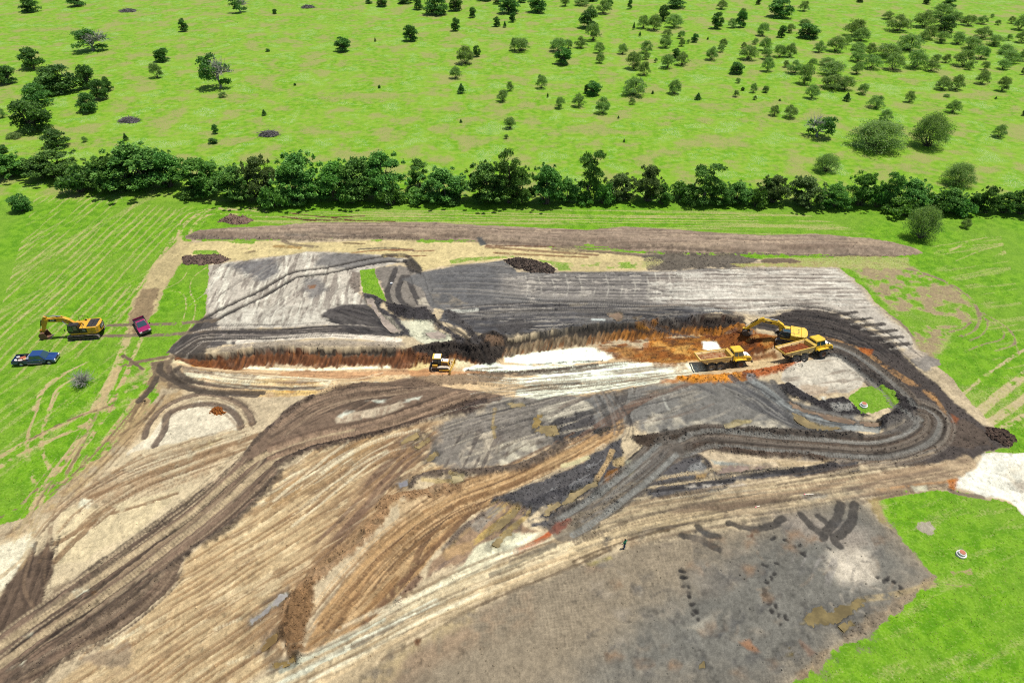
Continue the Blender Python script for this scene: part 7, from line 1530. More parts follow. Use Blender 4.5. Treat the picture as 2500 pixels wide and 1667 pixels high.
    for k in range(5):
        yy = -.56 + .28 * k
        MB().prism([tr(q) for q in [(-.74, -1.18), (-1.14, -1.02), (-1.16, -.98), (-.74, -1.02)]], yy - .055, yy + .055).build('tooth', STEEL, bucket)
    MB().cyl(Vector((sx1, -.3, sz1)), Vector((sx1, .3, sz1)), .13).box(tr((.28, .28))[:1] + (0,) + tr((.28, .28))[1:], (.5, .4, .22), (0, -A, 0)).build('link', PM, e, .02)
    MB().pipe([b_ + Vector((0, .2, 0)), Vector((tr((.4, .1))[0], .2, tr((.4, .1))[1]))], .07).pipe([b_ + Vector((0, -.2, 0)), Vector((tr((.4, .1))[0], -.2, tr((.4, .1))[1]))], .07).build('linkage', PM, e)
    MB().pipe([(bx + .2, .12, bz + .55), (mx, .12, mz + .62), (q2[0], .12, q2[1] + .5), (tx - .4, .12, tz + .28)], .035).build('hydraulic_line', BLACK, boom)
    settle(e, [(-2, -1.3), (2, -1.3), (-2, 1.3), (2, 1.3)])
    return e
excavator('S', 214, 817, heading('S', (245.8, 825.7), (177.8, 830.6)), 'yellow tracked excavator parked on the mown grass with black hood panels', ((1.05, 2.05), (2.7, 3.5), (5.45, 3.6)), ((5.6, 3.65), (6.65, 1.25)), .05, True)
excavator('Q', 1606, 497, heading('Q', (1760, 495), (1430, 440)), 'yellow tracked excavator digging at the end of the orange cut', ((1.15, 2.1), (2.8, 3.65), (5.8, 3.75)), ((5.95, 3.75), (8.2, .8)), -.35, False, scale=.88, paintm=Y_LEMON, shoes=SHOE, bare=True)

# ------------------------------------------------------------------ articulated dump trucks
def wheel(parent, x, y, r, w, rim=None, n=26):
    sgn = 1 if y > 0 else -1
    t = MB().lathe([(r * .52, -w / 2), (r * .80, -w / 2 * 1.02), (r * .95, -w * .44), (r, -w * .30), (r, w * .30), (r * .95, w * .44), (r * .80, w / 2 * 1.02), (r * .52, w / 2)], (0, 0, 0), n)
    for k in range(n):
        a = 2 * math.pi * (k + .5) / n
        for s_ in (-1, 1): t.box((r * 1.0 * math.cos(a), s_ * w * .22, r * 1.0 * math.sin(a)), (.10, w * .40, .07), (0, -a + math.pi / 2, s_ * 0))
    o = t.build('wheel', RUBBER, parent); o.location = (x, y, r)
    MB().lathe([(0, sgn * w * .30), (r * .16, sgn * w * .34), (r * .20, sgn * w * .22), (r * .42, sgn * w * .16), (r * .50, sgn * w * .42), (r * .56, sgn * w * .46), (r * .56, -sgn * w * .4), (0, -sgn * w * .4)], (0, 0, 0), 18).build('rim', rim or STEEL, o)
    return o
def dump_truck(view, x, y, rz, label):
    e = root('dump_truck', view, x, y, rz, label, 'dump truck', 'articulated dump trucks in the cut')
    R = .76
    for xx in (-2.85, -1.35):
        for sy in (-1, 1): wheel(e, xx, sy * 1.15, R, .60)
    for sy in (-1, 1): wheel(e, 2.15, sy * 1.15, R, .60, RUST)
    MB().box((-1.7, 0, 1.0), (4.4, .9, .42)).box((-2.1, 0, .78), (2.2, 1.7, .25)).build('rear_frame', DKSTEEL, e, .04)
    MB().cyl((.35, 0, .75), (.35, 0, 1.3), .32).box((.35, 0, 1.0), (1.2, .6, .35)).build('hitch', DKSTEEL, e, .03)
    MB().box((2.4, 0, .95), (3.4, 1.0, .45)).build('front_frame', DKSTEEL, e, .04)
    # dump body: open hopper with flared sides and sloped tail
    o = [(-4.75, 2.05), (-4.35, 1.52), (-3.6, 1.36), (.1, 1.36), (.35, 2.30), (-4.6, 2.30)]
    W, Wt, th = 1.22, 1.45, .09
    m = MB()
    def side(sy):
        fl = [(-4.55, 2.02), (-3.65, 1.40), (.12, 1.40), (.42, 2.42), (-4.85, 2.26)]
        yb = [W, W, W, Wt, Wt]
        V = [(a, sy * yb[i], b_) for i, (a, b_) in enumerate(fl)] + [(a, sy * (yb[i] - th), b_) for i, (a, b_) in enumerate(fl)]
        n = 5
        m.add(V, [tuple(range(n)), tuple(range(2 * n - 1, n - 1, -1))] + [(i, (i + 1) % n, (i + 1) % n + n, i + n) for i in range(n)])
    side(1); side(-1)
    m.prism([(-4.62, 2.04), (-3.68, 1.42), (.14, 1.42), (.14, 1.32), (-3.72, 1.32), (-4.70, 1.98)], -W + .02, W - .02)
    body = m.build('dump_body', HULLGREY, e, .02)
    hb = MB()
    hb.add([(.10, -W, 1.40), (.10, W, 1.40), (.44, Wt, 2.42), (.44, -Wt, 2.42), (.20, -W, 1.40), (.20, W, 1.40), (.54, Wt, 2.42), (.54, -Wt, 2.42)], [(0, 1, 2, 3), (7, 6, 5, 4), (0, 3, 7, 4), (1, 5, 6, 2), (3, 2, 6, 7), (0, 4, 5, 1)])
    hb.prism([(.40, 2.40), (.78, 2.62), (.80, 2.70), (.42, 2.50)], -Wt, Wt); hb.build('headboard', Y_PALE, body, .015)
    for sy in (-1, 1):
        MB().prism([(-4.88, 2.24), (.44, 2.40), (.44, 2.54), (-4.90, 2.38)], sy * (Wt + .06) - .08, sy * (Wt + .06) + .08).build('side_rail', Y_PALE, body, .02)
        for k in range(3): MB().box((-3.6 + 1.55 * k, sy * (W + .14), 1.86), (.14, .16, .86), (sy * .24, 0, 0)).build('rib', HULLGREY, body, .015)
    MB().prism([(-4.92, 2.0), (-4.82, 1.98), (-4.84, 2.36), (-4.94, 2.38)], -Wt, Wt).build('tail_lip', Y_PALE, body, .02)
    for sy in (-1, 1):
        c_ = MB().cyl((-.1, sy * .75, 1.0), (-1.5, sy * .75, 1.3), .10).build('lift_cylinder', PIPEGREY, e)
    # tractor unit
    cab = MB().prism([(.95, 1.25), (2.72, 1.25), (2.80, 2.0), (2.52, 2.98), (1.05, 2.98), (.95, 2.4)], -.95, .95).build('cab', Y_LEMON, e, .06, 3)
    MB().slab([(.88, -1.04), (2.6, -1.04), (2.74, -.75), (2.74, .75), (2.6, 1.04), (.88, 1.04)], 2.98, 3.18, .10).build('cab_roof', Y_LEMON, cab, .05, 3)
    for sy in (-1, 1):
        MB().quad((1.12, sy * .96, 2.15), (1.72, sy * .96, 2.15), (1.72, sy * .96, 2.86), (1.12, sy * .96, 2.86)).build('side_window', GLASS, cab)
        MB().quad((1.82, sy * .96, 2.15), (2.70, sy * .96, 2.15), (2.50, sy * .96, 2.86), (1.82, sy * .96, 2.86)).build('side_window', GLASS, cab)
        MB().pipe([(2.6, sy * .95, 2.3), (2.9, sy * 1.22, 2.35)], .022).box((2.92, sy * 1.26, 2.42), (.06, .22, .42)).build('mirror', BLACK, e)
        MB().prism([(1.15, 1.5), (1.35, 1.66), (2.95, 1.66), (3.15, 1.5), (3.15, 1.42), (2.9, 1.58), (1.4, 1.58), (1.2, 1.42)], sy * 1.18 - .34, sy * 1.18 + .34).build('fender', Y_LEMON, e, .02)
        MB().box((4.2, sy * .72, 1.35), (.08, .32, .2)).build('headlight', LAMP, e, .02)
        MB().box((1.55, sy * .88, 1.1), (1.0, .3, .5)).build('step_tank', BLACK, e, .03)
    MB().quad((2.79, -.84, 2.1), (2.79, .84, 2.1), (2.55, .80, 2.88), (2.55, -.80, 2.88)).build('windscreen', GLASS, cab, loc=(.01, 0, .01))
    MB().quad((.94, -.7, 2.15), (.94, .7, 2.15), (1.02, .7, 2.8), (1.02, -.7, 2.8)).build('rear_window', GLASS, cab, loc=(-.02, 0, 0))
    hood = MB().prism([(2.74, 1.15), (4.12, 1.05), (4.22, 1.35), (4.08, 1.72), (3.66, 1.96), (2.78, 2.10)], -.96, .96).build('hood', Y_LEMON, e, .16, 4)
    MB().prism([(2.9, 2.10), (3.64, 1.985), (3.98, 1.80), (3.99, 1.84), (3.66, 2.02), (2.9, 2.13)], -.66, .66).build('hood_white_top', WHITE, hood, .01)  # white strip stands in for sun glare on the sloping hood
    for sy in (-1, 1):
        for k in range(3): MB().box((3.6, sy * .97, 1.35 + .13 * k), (.6, .02, .06)).build('grille_slot', BLACK, hood)
    MB().box((4.2, 0, .95), (.24, 2.1, .34)).build('bumper', DKSTEEL, e, .05)
    MB().cyl((.82, -.55, 1.3), (.82, -.55, 2.2), .17).cyl((.82, -.55, 2.2), (.82, -.55, 2.75), .07).build('exhaust_stack', SILVER, e)
    MB().box((.75, .35, 1.6), (.34, .9, .9)).build('cooler_box', BLACK, e, .04)
    settle(e, [(-2.9, -1.2), (-2.9, 1.2), (2.2, -1.2), (2.2, 1.2)])
    return e
def soil_load(truck, a, c, label, seed, fullness=.0):
    rs = np.random.RandomState(seed); nx, ny = 26, 15
    V = []; F = []
    for i in range(nx):
        for j in range(ny):
            s, t = i / (nx - 1), j / (ny - 1)
            xx = -4.35 + s * 4.6; yy = -1.26 + t * 2.52
            hz = 2.02 + fullness + .28 * math.sin(math.pi * t) * math.sin(math.pi * min(1, s * 1.08)) + .13 * float(vnoise(np.array([s * 7.0]), np.array([t * 4.0]), seed)[0]) + .05 * rs.normal()
            if i in (0, nx - 1) or j in (0, ny - 1): hz -= .12
            V.append((xx, yy, hz))
    b0 = len(V); V += [(-3.7, -1.1, 1.45), (.1, -1.1, 1.45), (.1, 1.1, 1.45), (-3.7, 1.1, 1.45)]
    g = lambda i, j: i * ny + j
    F = [(g(i, j), g(i + 1, j), g(i + 1, j + 1), g(i, j + 1)) for i in range(nx - 1) for j in range(ny - 1)]
    F += [tuple([g(i, 0) for i in range(nx)][::-1]) + (b0, b0 + 1), tuple([g(i, ny - 1) for i in range(nx)]) + (b0 + 2, b0 + 3), tuple([g(0, j) for j in range(ny)]) + (b0 + 3, b0), tuple([g(nx - 1, j) for j in range(ny)][::-1]) + (b0 + 1, b0 + 2), (b0, b0 + 3, b0 + 2, b0 + 1)]
    me = bpy.data.meshes.new('soil_load'); me.from_pydata(V, [], F); me.materials.append(earth('loaded_earth', a, c, 1.0))
    o = link_obj('soil_load', me); bpy.context.view_layer.update(); o.matrix_world = truck.matrix_world.copy()
    tag(o, label, 'soil load', 'soil loads in the dump trucks')
t1 = dump_truck('Q', 582, 945, heading('Q', (388, 1005), (785, 978)), 'yellow articulated dump truck on the white floor, further from the excavator')
t2 = dump_truck('Q', 1892, 778, heading('Q', (1683, 850), (2060, 788)), 'yellow articulated dump truck beside the digging excavator')
soil_load(t1, (158, 84, 42), (214, 172, 126), 'rust and cream earth heaped in the truck on the white floor', 3, -.05)
soil_load(t2, (122, 66, 40), (168, 92, 48), 'dark rust earth heaped in the truck beside the excavator', 8, .02)

# ------------------------------------------------------------------ bulldozer
def bulldozer():
    e = root('bulldozer', 'R', 1130, 985, -2, 'small yellow bulldozer with a pale cab roof pushing at the dark heap', 'bulldozer'); e.scale = (.9,) * 3
    for sy in (-1, 1): crawler(e, sy * .95, 3.3, .92, .56, CHALKSHOE, DKSTEEL, .18)
    MB().box((0, 0, .75), (2.6, 1.3, .5)).build('chassis', DKSTEEL, e, .04)
    hood = MB().prism([(.15, .95), (1.55, .95), (1.62, 1.35), (1.5, 1.72), (.15, 1.86)], -.52, .52).build('hood', Y_PAINT, e, .07, 3)
    MB().prism([(.2, 1.88), (1.45, 1.745), (1.45, 1.77), (.2, 1.905)], -.40, .40).build('hood_white_top', WHITE, hood)
    MB().box((1.62, 0, 1.3), (.04, .8, .6)).build('grille', BLACK, hood, .01)
    for sy in (-1, 1): MB().box((.85, sy * .53, 1.3), (1.0, .03, .5)).build('side_panel', RUST, hood, .01)
    cab = MB().prism([(-1.25, 1.2), (.1, 1.2), (.2, 1.75), (.02, 2.6), (-1.2, 2.6), (-1.3, 1.75)], -.66, .66).build('cab', BLACK, e, .05)
    MB().slab([(-1.42, -.82), (.22, -.82), (.22, .82), (-1.42, .82)], 2.6, 2.74, .05).build('cab_roof', Y_PALE, cab, .04, 3)
    MB().slab([(-1.05, -.66), (.12, -.66), (.12, .66), (-1.05, .66)], 2.745, 2.78, .04).build('roof_panel', WHITE, cab, .01)
    for sy in (-1, 1):
        MB().quad((-1.1, sy * .67, 1.8), (-.5, sy * .67, 1.8), (-.5, sy * .67, 2.5), (-1.08, sy * .67, 2.5)).build('side_window', GLASS, cab)
        MB().quad((-.42, sy * .67, 1.5), (.12, sy * .67, 1.8), (-.02, sy * .67, 2.5), (-.42, sy * .67, 2.5)).build('side_window', GLASS, cab)
        MB().box((-.95, sy * .92, 1.22), (.95, .55, .42)).build('rear_fender', Y_PAINT, e, .05)
        MB().prism([(-.2, .26), (1.9, .26), (2.1, .44), (1.9, .52), (-.2, .44)], sy * 1.30 - .06, sy * 1.30 + .06).build('push_arm', Y_PAINT, e, .02)
        c_ = MB().cyl((1.3, sy * .55, 1.6), (1.7, sy * .6, 1.05), .07).build('lift_cylinder', Y_PAINT, e); MB().cyl((1.7, sy * .6, 1.05), (2.05, sy * .6, .7), .04).build('rod', CHROME, c_)
    MB().cyl((.85, .3, 1.7), (.85, .3, 2.35), .07).build('exhaust_pipe', DKSTEEL, e); MB().cyl((.45, -.25, 1.8), (.45, -.25, 2.1), .09).build('air_intake', BLACK, e)
    bl = MB()
    pr = [(2.10, .02), (2.02, .35), (2.04, .75), (2.18, 1.15), (2.26, 1.15), (2.12, .75), (2.10, .35), (2.20, .02)]
    bl.prism(pr, -1.62, 1.62); blade = bl.build('blade', Y_PALE, e, .015)
    MB().box((2.16, 0, .05), (.10, 3.3, .12)).build('cutting_edge', STEEL, blade, .01)
    for sy in (-1, 1): MB().prism([(2.0, .02), (2.34, .02), (2.36, 1.12), (2.06, 1.15)], sy * 1.62 - .03, sy * 1.62 + .03).build('end_plate', Y_PALE, blade)
    blade.rotation_euler = (0, 0, math.radians(-10))
    rp = MB().box((-1.75, 0, .75), (.5, 1.1, .3)).build('ripper', DKSTEEL, e, .03)
    for yy in (-.4, 0, .4): MB().prism([(-1.95, .85), (-1.85, .85), (-1.8, .3), (-1.92, .22)], yy - .05, yy + .05).build('shank', DKSTEEL, rp)
    settle(e, [(-1.3, -1), (1.3, -1), (-1.3, 1), (1.3, 1)])
bulldozer()

# ------------------------------------------------------------------ pickups
def arch(cx, r, z, n=9):                       # wheel arch points from front to rear
    return [(cx + r * math.cos(math.pi * k / n), z + r * math.sin(math.pi * k / n)) for k in range(n + 1)]
def pickup(view, x, y, rz, label, mat, L, crew, W=1.98):
    e = root('pickup_truck', view, x, y, rz, label, 'pickup', 'parked pickups')
    xf = L / 2; xr = -L / 2; R = .40
    xw1 = xf - .98; cabf = xf - 1.35; cabr = cabf - (2.55 if crew else 1.35); xw2 = xr + (1.35 if crew else 1.05)
    zs, zb = .42, 1.02
    hw = W / 2
    prof = [(cabr - .02, zs), (cabr - .02, zb + .04), (cabf, zb + .06), (xf - .35, zb - .02), (xf - .06, zb - .12), (xf, .80), (xf, .50), (xf - .15, .42)] + arch(xw1, .50, R + .02)[:] + [(xw1 - .52, zs)]
    body = MB().prism(prof, -hw, hw).build('body', mat, e, .07, 3)
    # bed: two walls with arches, floor, tailgate
    bedp = [(xr + .05, .55), (xr + .02, zb + .02), (cabr - .06, zb + .04), (cabr - .06, zs)] + [(xw2 + .52, zs)] + arch(xw2, .50, R + .02) + [(xw2 - .52, .5)]
    for sy in (-1, 1): MB().prism(bedp, sy * hw - (.10 if sy > 0 else 0), sy * hw + (.10 if sy < 0 else 0)).build('bed_side', mat, e, .03)
    MB().box(((xr + cabr) / 2, 0, .66), (cabr - xr - .2, W - .2, .06)).box((cabr - .1, 0, .85), (.05, W - .22, .42)).build('bed_floor', BLACK, e)
    for sy in (-1, 1): MB().box((xw2, sy * (hw - .2), .78), (.9, .2, .24)).build('wheel_housing', BLACK, e, .03)
    MB().box((xr + .05, 0, .86), (.06, W - .14, .36)).build('tailgate', mat, e, .02)
    for sy in (-1, 1): MB().box(((xr + cabr) / 2, sy * (hw - .05), zb + .055), (cabr - xr - .15, .10, .03)).build('bed_rail', BLACK, e)
    # greenhouse
    zt = 1.82; f0, f1 = cabf + .12, cabf - .72; r0, r1 = cabr + .02, cabr + .22; iw = hw - .06; tw = hw - .24
    gh = MB().add([(r0, -iw, zb), (f0, -iw, zb), (f0, iw, zb), (r0, iw, zb), (r1, -tw, zt), (f1, -tw, zt), (f1, tw, zt), (r1, tw, zt)], [(3, 2, 1, 0), (4, 5, 6, 7), (0, 1, 5, 4), (1, 2, 6, 5), (2, 3, 7, 6), (3, 0, 4, 7)]).build('cab', mat, e, .06, 3)
    lerp = lambda a, b_, t: tuple(a[i] + (b_[i] - a[i]) * t for i in range(3))
    def pane(A, B, C, D, u0, u1, v0, v1, nm, off):
        P = [lerp(lerp(A, B, u), lerp(D, C, u), v) for u, v in ((u0, v0), (u1, v0), (u1, v1), (u0, v1))]
        MB().quad(*[tuple(p[i] + off[i] for i in range(3)) for p in P]).build(nm, GLASS, gh)
    pane((f0, -iw, zb), (f0, iw, zb), (f1, tw, zt), (f1, -tw, zt), .06, .94, .10, .92, 'windscreen', (.02, 0, .02))
    pane((r0, -iw, zb), (r0, iw, zb), (r1, tw, zt), (r1, -tw, zt), .12, .88, .25, .88, 'rear_window', (-.015, 0, .01))
    for sy in (-1, 1):
        A, B, C, D = (r0, sy * iw, zb), (f0, sy * iw, zb), (f1, sy * tw, zt), (r1, sy * tw, zt)
        for (u0, u1) in (((.06, .44), (.49, .90)) if crew else ((.10, .88),)): pane(A, B, C, D, u0, u1, .16, .86, 'side_window', (0, sy * .015, .005))
        MB().pipe([(cabf - .1, sy * hw, 1.12), (cabf - .05, sy * (hw + .16), 1.16)], .03).box((cabf - .05, sy * (hw + .22), 1.2), (.10, .20, .22)).build('mirror', BLACK, e, .02)
        MB().box((xf - .03, sy * (hw - .24), .80), (.10, .36, .20)).build('headlight', LAMP, e, .02)
        MB().box((xr + .03, sy * (hw - .06), .86), (.06, .10, .30)).build('tail_light', TAIL, e)
        for k in range(2 if crew else 1): MB().box((cabf - .85 - 1.1 * k, sy * (hw + .01), .93), (.2, .03, .04)).build('door_handle', CHROME, body)
        for k, xx in enumerate([cabf - .1, cabf - 1.15] + ([cabr + .15] if crew else [])): MB().box((xx, sy * hw, .72), (.012, .012, .56)).build('door_seam', BLACK, body)
        MB().box(((xw1 + xw2) / 2, sy * (hw + .03), .40), (2.2 if crew else 1.3, .14, .05)).build('running_board', STEEL, e, .01)
        for xx in (xw1, xw2):
            w_ = MB().lathe([(R * .6, -.12), (R * .92, -.125), (R, -.09), (R, .09), (R * .92, .125), (R * .6, .12)], (0, 0, 0), 22).build('wheel', RUBBER, e, smooth=True); w_.location = (xx, sy * (hw - .14), R)
            MB().lathe([(0, sy * .07), (R * .18, sy * .09), (R * .5, sy * .05), (R * .62, sy * .11), (R * .64, -sy * .1), (0, -sy * .1)], (0, 0, 0), 16).build('rim', SILVER, w_)
    MB().box((xf + .03, 0, .56), (.18, W - .04, .22)).build('front_bumper', CHROME if crew else BLACK, e, .05)
    MB().box((xf - .0, 0, .80), (.06, W * .5, .22)).build('grille', BLACK, e, .01)
    MB().box((xr - .06, 0, .52), (.16, W - .06, .18)).build('rear_bumper', CHROME, e, .04)
    for sy in (-1, 1): MB().prism([(cabf + .1, zb + .06), (xf - .4, zb), (xf - .4, zb + .02), (cabf + .1, zb + .085)], sy * .5 - .05, sy * .5 + .05).build('hood_crease', mat, body, .008)
    settle(e, [(xw1, -.85), (xw1, .85), (xw2, -.85), (xw2, .85)])
    bpy.context.view_layer.update()
    return e, xr, cabr
pm, xr_, cr_ = pickup('S', 350, 801, heading('S', (340, 784), (357.4, 814)), 'maroon single cab pickup parked on the worn wheel track', MAROON, 4.95, False, 1.94)
pn, xr2, cr2 = pickup('S', 91, 883, heading('S', (58.7, 893.9), (123.6, 888.8)), 'dark navy crew cab pickup parked on the mown meadow', NAVY, 6.55, True, 2.02)
def cargo(name, truck, mb, mat, loc, label, cat, rz=0, smooth=False, bevel=0.0, group=None):
    o = mb.build(name, mat, None, bevel, smooth=smooth)
    o.matrix_world = truck.matrix_world @ Matrix.Translation(loc) @ Matrix.Rotation(rz, 4, 'Z')
    return tag(o, label, cat, group)
def sack(a, b, c):
    m = MB(); n = 12
    prof = [(0, -c / 2), (.62, -c * .46), (.95, -c * .22), (1, 0), (.93, c * .24), (.6, c * .46), (0, c / 2)]
    V = []
    for k in range(n):
        th = 2 * math.pi * k / n; q = 1 + .12 * math.sin(3 * th) + .1 * math.cos(2 * th + 1)
        V += [(a / 2 * r * q * math.copysign(abs(math.cos(th)) ** .7, math.cos(th)), b / 2 * r * q * math.copysign(abs(math.sin(th)) ** .7, math.sin(th)), z) for r, z in prof]
    k_ = len(prof)
    return m.add(V, [(k * k_ + i, ((k + 1) % n) * k_ + i, ((k + 1) % n) * k_ + i + 1, k * k_ + i + 1) for k in range(n) for i in range(k_ - 1)])
cargo('cargo_sack', pm, sack(.6, .95, .42), WHITE, (cr_ - .55, .3, .9), 'white sack lying in the bed of the maroon pickup', 'sack', .2, True)
cargo('pipe_bundle', pm, MB().cyl((0, -.7, 0), (0, .7, 0), .07).cyl((.16, -.65, 0), (.16, .72, 0), .07).cyl((.08, -.68, .13), (.08, .66, .13), .07), WHITE, (cr_ - .22, -.1, .80), 'pale pipes laid across the bed of the maroon pickup', 'pipes')
cargo('plastic_bucket', pn, MB().lathe([(0, 0), (.15, 0), (.18, .38), (.165, .38), (.14, .03)], n=16), WHITE, (xr2 + .55, -.5, .70), 'white plastic bucket at the tail of the navy pickup bed', 'bucket', 0, True).matrix_world = pn.matrix_world @ Matrix.Translation((xr2 + .55, -.5, .70)) @ Matrix.Rotation(math.pi / 2, 4, 'X')
cargo('cargo_sack', pn, sack(.55, .5, .34), paint('grey_sack', (.45, .44, .43), rough=.9), (xr2 + .5, .45, .86), 'grey sack at the tail of the navy pickup bed', 'sack', .4, True)
cargo('tool_bag', pn, sack(.9, .55, .40), paint('rust_red_canvas', (.38, .10, .05), rough=.9), (xr2 + 1.35, .15, .88), 'rust red canvas bag in the navy pickup bed', 'bag', .5, True)
cargo('lumber_offcut', pn, MB().box((0, 0, 0), (.5, .34, .28)), paint('raw_lumber', (.62, .40, .17), rough=.8, dirt=.1), (xr2 + 1.85, -.25, .86), 'raw timber block behind the cab of the navy pickup', 'timber', .5, False, .02)
cargo('rag_heap', pn, sack(.7, .5, .3), paint('pale_rags', (.66, .52, .48), rough=.95), (xr2 + 1.15, -.45, .85), 'pale rags heaped in the middle of the navy pickup bed', 'rags', .1, True)
cargo('tool_box', pn, MB().box((0, 0, 0), (.42, 1.5, .36)), SILVER, (cr2 - .32, .1, .98), 'silver tool box across the bed behind the navy cab', 'tool box', 0, False, .03)

# ------------------------------------------------------------------ person
def person():
    p = G_pt('S', [(1524, 1338)])[0]; z0 = land_z(p[0], p[1])
    J = {'pelvis': (0, 0, .95, .155), 'waist': (0, .01, 1.10, .145), 'chest': (0, .02, 1.30, .165), 'neckb': (0, .03, 1.47, .075), 'neck': (0, .04, 1.53, .058), 'head': (0, .06, 1.62, .095), 'crown': (0, .055, 1.71, .07),
         'shl': (.17, .02, 1.42, .075), 'ell': (.36, .02, 1.22, .05), 'wrl': (.56, .12, 1.14, .034), 'pal': (.62, .15, 1.13, .038), 'shr': (-.17, .02, 1.42, .075), 'elr': (-.33, -.02, 1.18, .05), 'wrr': (-.40, .10, .97, .034), 'par': (-.42, .14, .92, .038),
         'hl': (.10, 0, .90, .105), 'kl': (.13, .10, .50, .068), 'al': (.15, .02, .10, .048), 'tl': (.16, .20, .05, .045), 'hr': (-.10, 0, .90, .105), 'kr': (-.12, .02, .50, .068), 'ar': (-.15, -.16, .10, .048), 'tr': (-.16, .02, .05, .045)}
    E = [('pelvis', 'waist'), ('waist', 'chest'), ('chest', 'neckb'), ('neckb', 'neck'), ('neck', 'head'), ('head', 'crown'), ('chest', 'shl'), ('shl', 'ell'), ('ell', 'wrl'), ('wrl', 'pal'), ('chest', 'shr'), ('shr', 'elr'), ('elr', 'wrr'), ('wrr', 'par'),
         ('pelvis', 'hl'), ('hl', 'kl'), ('kl', 'al'), ('al', 'tl'), ('pelvis', 'hr'), ('hr', 'kr'), ('kr', 'ar'), ('ar', 'tr')]
    def finger(base, dirv, side, L, nm):
        b0 = np.array(J[base][:3]); d = np.array(dirv, float); d /= np.linalg.norm(d); o = np.array(side, float)
        a = b0 + o; m = a + d * L * .55; c = m + (d + np.array((0, 0, -.6))) * L * .38
        J[nm + 'a'] = (*a, .011); J[nm + 'b'] = (*m, .010); J[nm + 'c'] = (*c, .008); E.extend([(base, nm + 'a'), (nm + 'a', nm + 'b'), (nm + 'b', nm + 'c')])
    for k, Lf in enumerate((.075, .085, .08, .06)):
        finger('pal', (.9, .4, -.1), ((.03 + .0 * k), .02 + (k - 1.5) * -.012, (k - 1.5) * .022), Lf, 'fl%d' % k); finger('par', (-.15, .5, -.8), (-.005 + (k - 1.5) * .018, .02 + (k - 1.5) * .014, -.02), Lf, 'fr%d' % k)
    finger('pal', (.4, .9, .2), (.0, .03, .02), .06, 'tlh'); finger('par', (.5, .7, -.4), (.02, .02, .0), .06, 'trh')
    keys = list(J); ix = {k: i for i, k in enumerate(keys)}
    me = bpy.data.meshes.new('person'); me.from_pydata([J[k][:3] for k in keys], [(ix[a], ix[b_]) for a, b_ in E], [])
    o = bpy.data.objects.new('person', me); col.objects.link(o)
    sk = o.modifiers.new('skin', 'SKIN'); sd_ = o.modifiers.new('sub', 'SUBSURF'); sd_.levels = 1; sd_.render_levels = 1
    for k in keys:
        v = me.skin_vertices[0].data[ix[k]]; v.radius = (J[k][3], J[k][3] * (.8 if k in ('chest', 'waist', 'pelvis') else 1)); v.use_root = (k == 'pelvis')
    bpy.context.view_layer.update()
    me2 = bpy.data.meshes.new_from_object(o.evaluated_get(bpy.context.evaluated_depsgraph_get())); bpy.data.objects.remove(o)
    me2.materials.clear()
    for m_ in (SKIN, SHIRT, JEANS, BOOT, HAIR): me2.materials.append(m_)
    for f in me2.polygons:
        x, y, z = f.center; ax = abs(x)
        if z < .13: i = 3
        elif z < 1.0 and ax < .30: i = 2
        elif z > 1.50: i = 4 if (z > 1.66 or y < .02) else 0
        elif ax > .40 or (x < -.34 and z < 1.12): i = 0
        else: i = 1
        f.material_index = i; f.use_smooth = True
    b = link_obj('person', me2); b.location = (p[0], p[1], z0 - .01); b.rotation_euler = (0, 0, math.radians(35))
    tag(b, 'person in green shirt and blue jeans walking beside the pale track', 'person')
    MB().lathe([(0, .11), (.07, .09), (.1, .04), (.105, -.02), (.10, -.05)], (0, 0, 0), 14).build('hair', HAIR, b, smooth=True).matrix_local = Matrix.Translation((0, .045, 1.66)) @ Matrix.Rotation(math.pi / 2, 4, 'X')
    for sx in (-1, 1): MB().cyl((sx * .035, .148, 1.63), (sx * .035, .156, 1.63), .012, n=8).build('eye', BLACK, b)
    MB().box((0, .16, 1.60), (.025, .03, .04)).build('nose', SKIN, b, .008); MB().box((0, .152, 1.565), (.05, .012, .012)).build('mouth', RUST, b)
    for sx in (-1, 1): MB().box((sx * .098, .05, 1.61), (.02, .04, .06)).build('ear', SKIN, b, .008)
person()

# ------------------------------------------------------------------ manholes, stakes, heaps
def manhole(view, x, y, label):
    e = root('manhole', view, x, y, 0, label, 'manhole', 'raised manholes')
    def ring(prof, nm, mat):
        m = MB().lathe(prof, n=28).build(nm, mat, e); m.rotation_euler = (math.pi / 2, 0, 0); return m
    ring([(0, -.1), (.58, -.1), (.58, .18), (.52, .22), (.44, .22), (.44, .46), (.40, .50), (0, .50)], 'concrete_ring', CONC)
    lid = ring([(0, .505), (.34, .505), (.34, .54), (.30, .56), (0, .56)], 'lid', LIDR)
manhole('I', 1660, 832, 'white concrete manhole with rusty lid on the grass by the wet pad')
manhole('E', 1655, 1350, 'white concrete manhole with rusty lid on the small grass island')
def lath(view, x, y, rz, L, label):
    e = root('survey_lath', view, x, y, rz, label, 'stake', 'white survey laths')
    MB().box((0, 0, .06), (L, .09, .04), (0, .03, 0)).build('stick', LATH, e); MB().box((-L / 2 + .1, 0, .075), (.16, .12, .05)).build('flagging', PINK, e)
lath('H', 1800, 961, 3, 1.3, 'fallen white survey lath with pink flagging on the tan belt above the rolled pad')
lath('H', 1408, 1056, 20, .7, 'short white lath lying on the tan belt up the slope from the person')
b_ = root('marker_block', 'C', 1827, 658, 12, 'small white marker block on the tracked mud beside the grass island', 'block'); MB().slab([(-.22, -.18), (.22, -.18), (.22, .18), (-.22, .18)], -.03, .26, .08).build('block', WHITE, b_, .03); MB().cyl((0, 0, .25), (0, 0, .33), .05).build('knob', WHITE, b_)

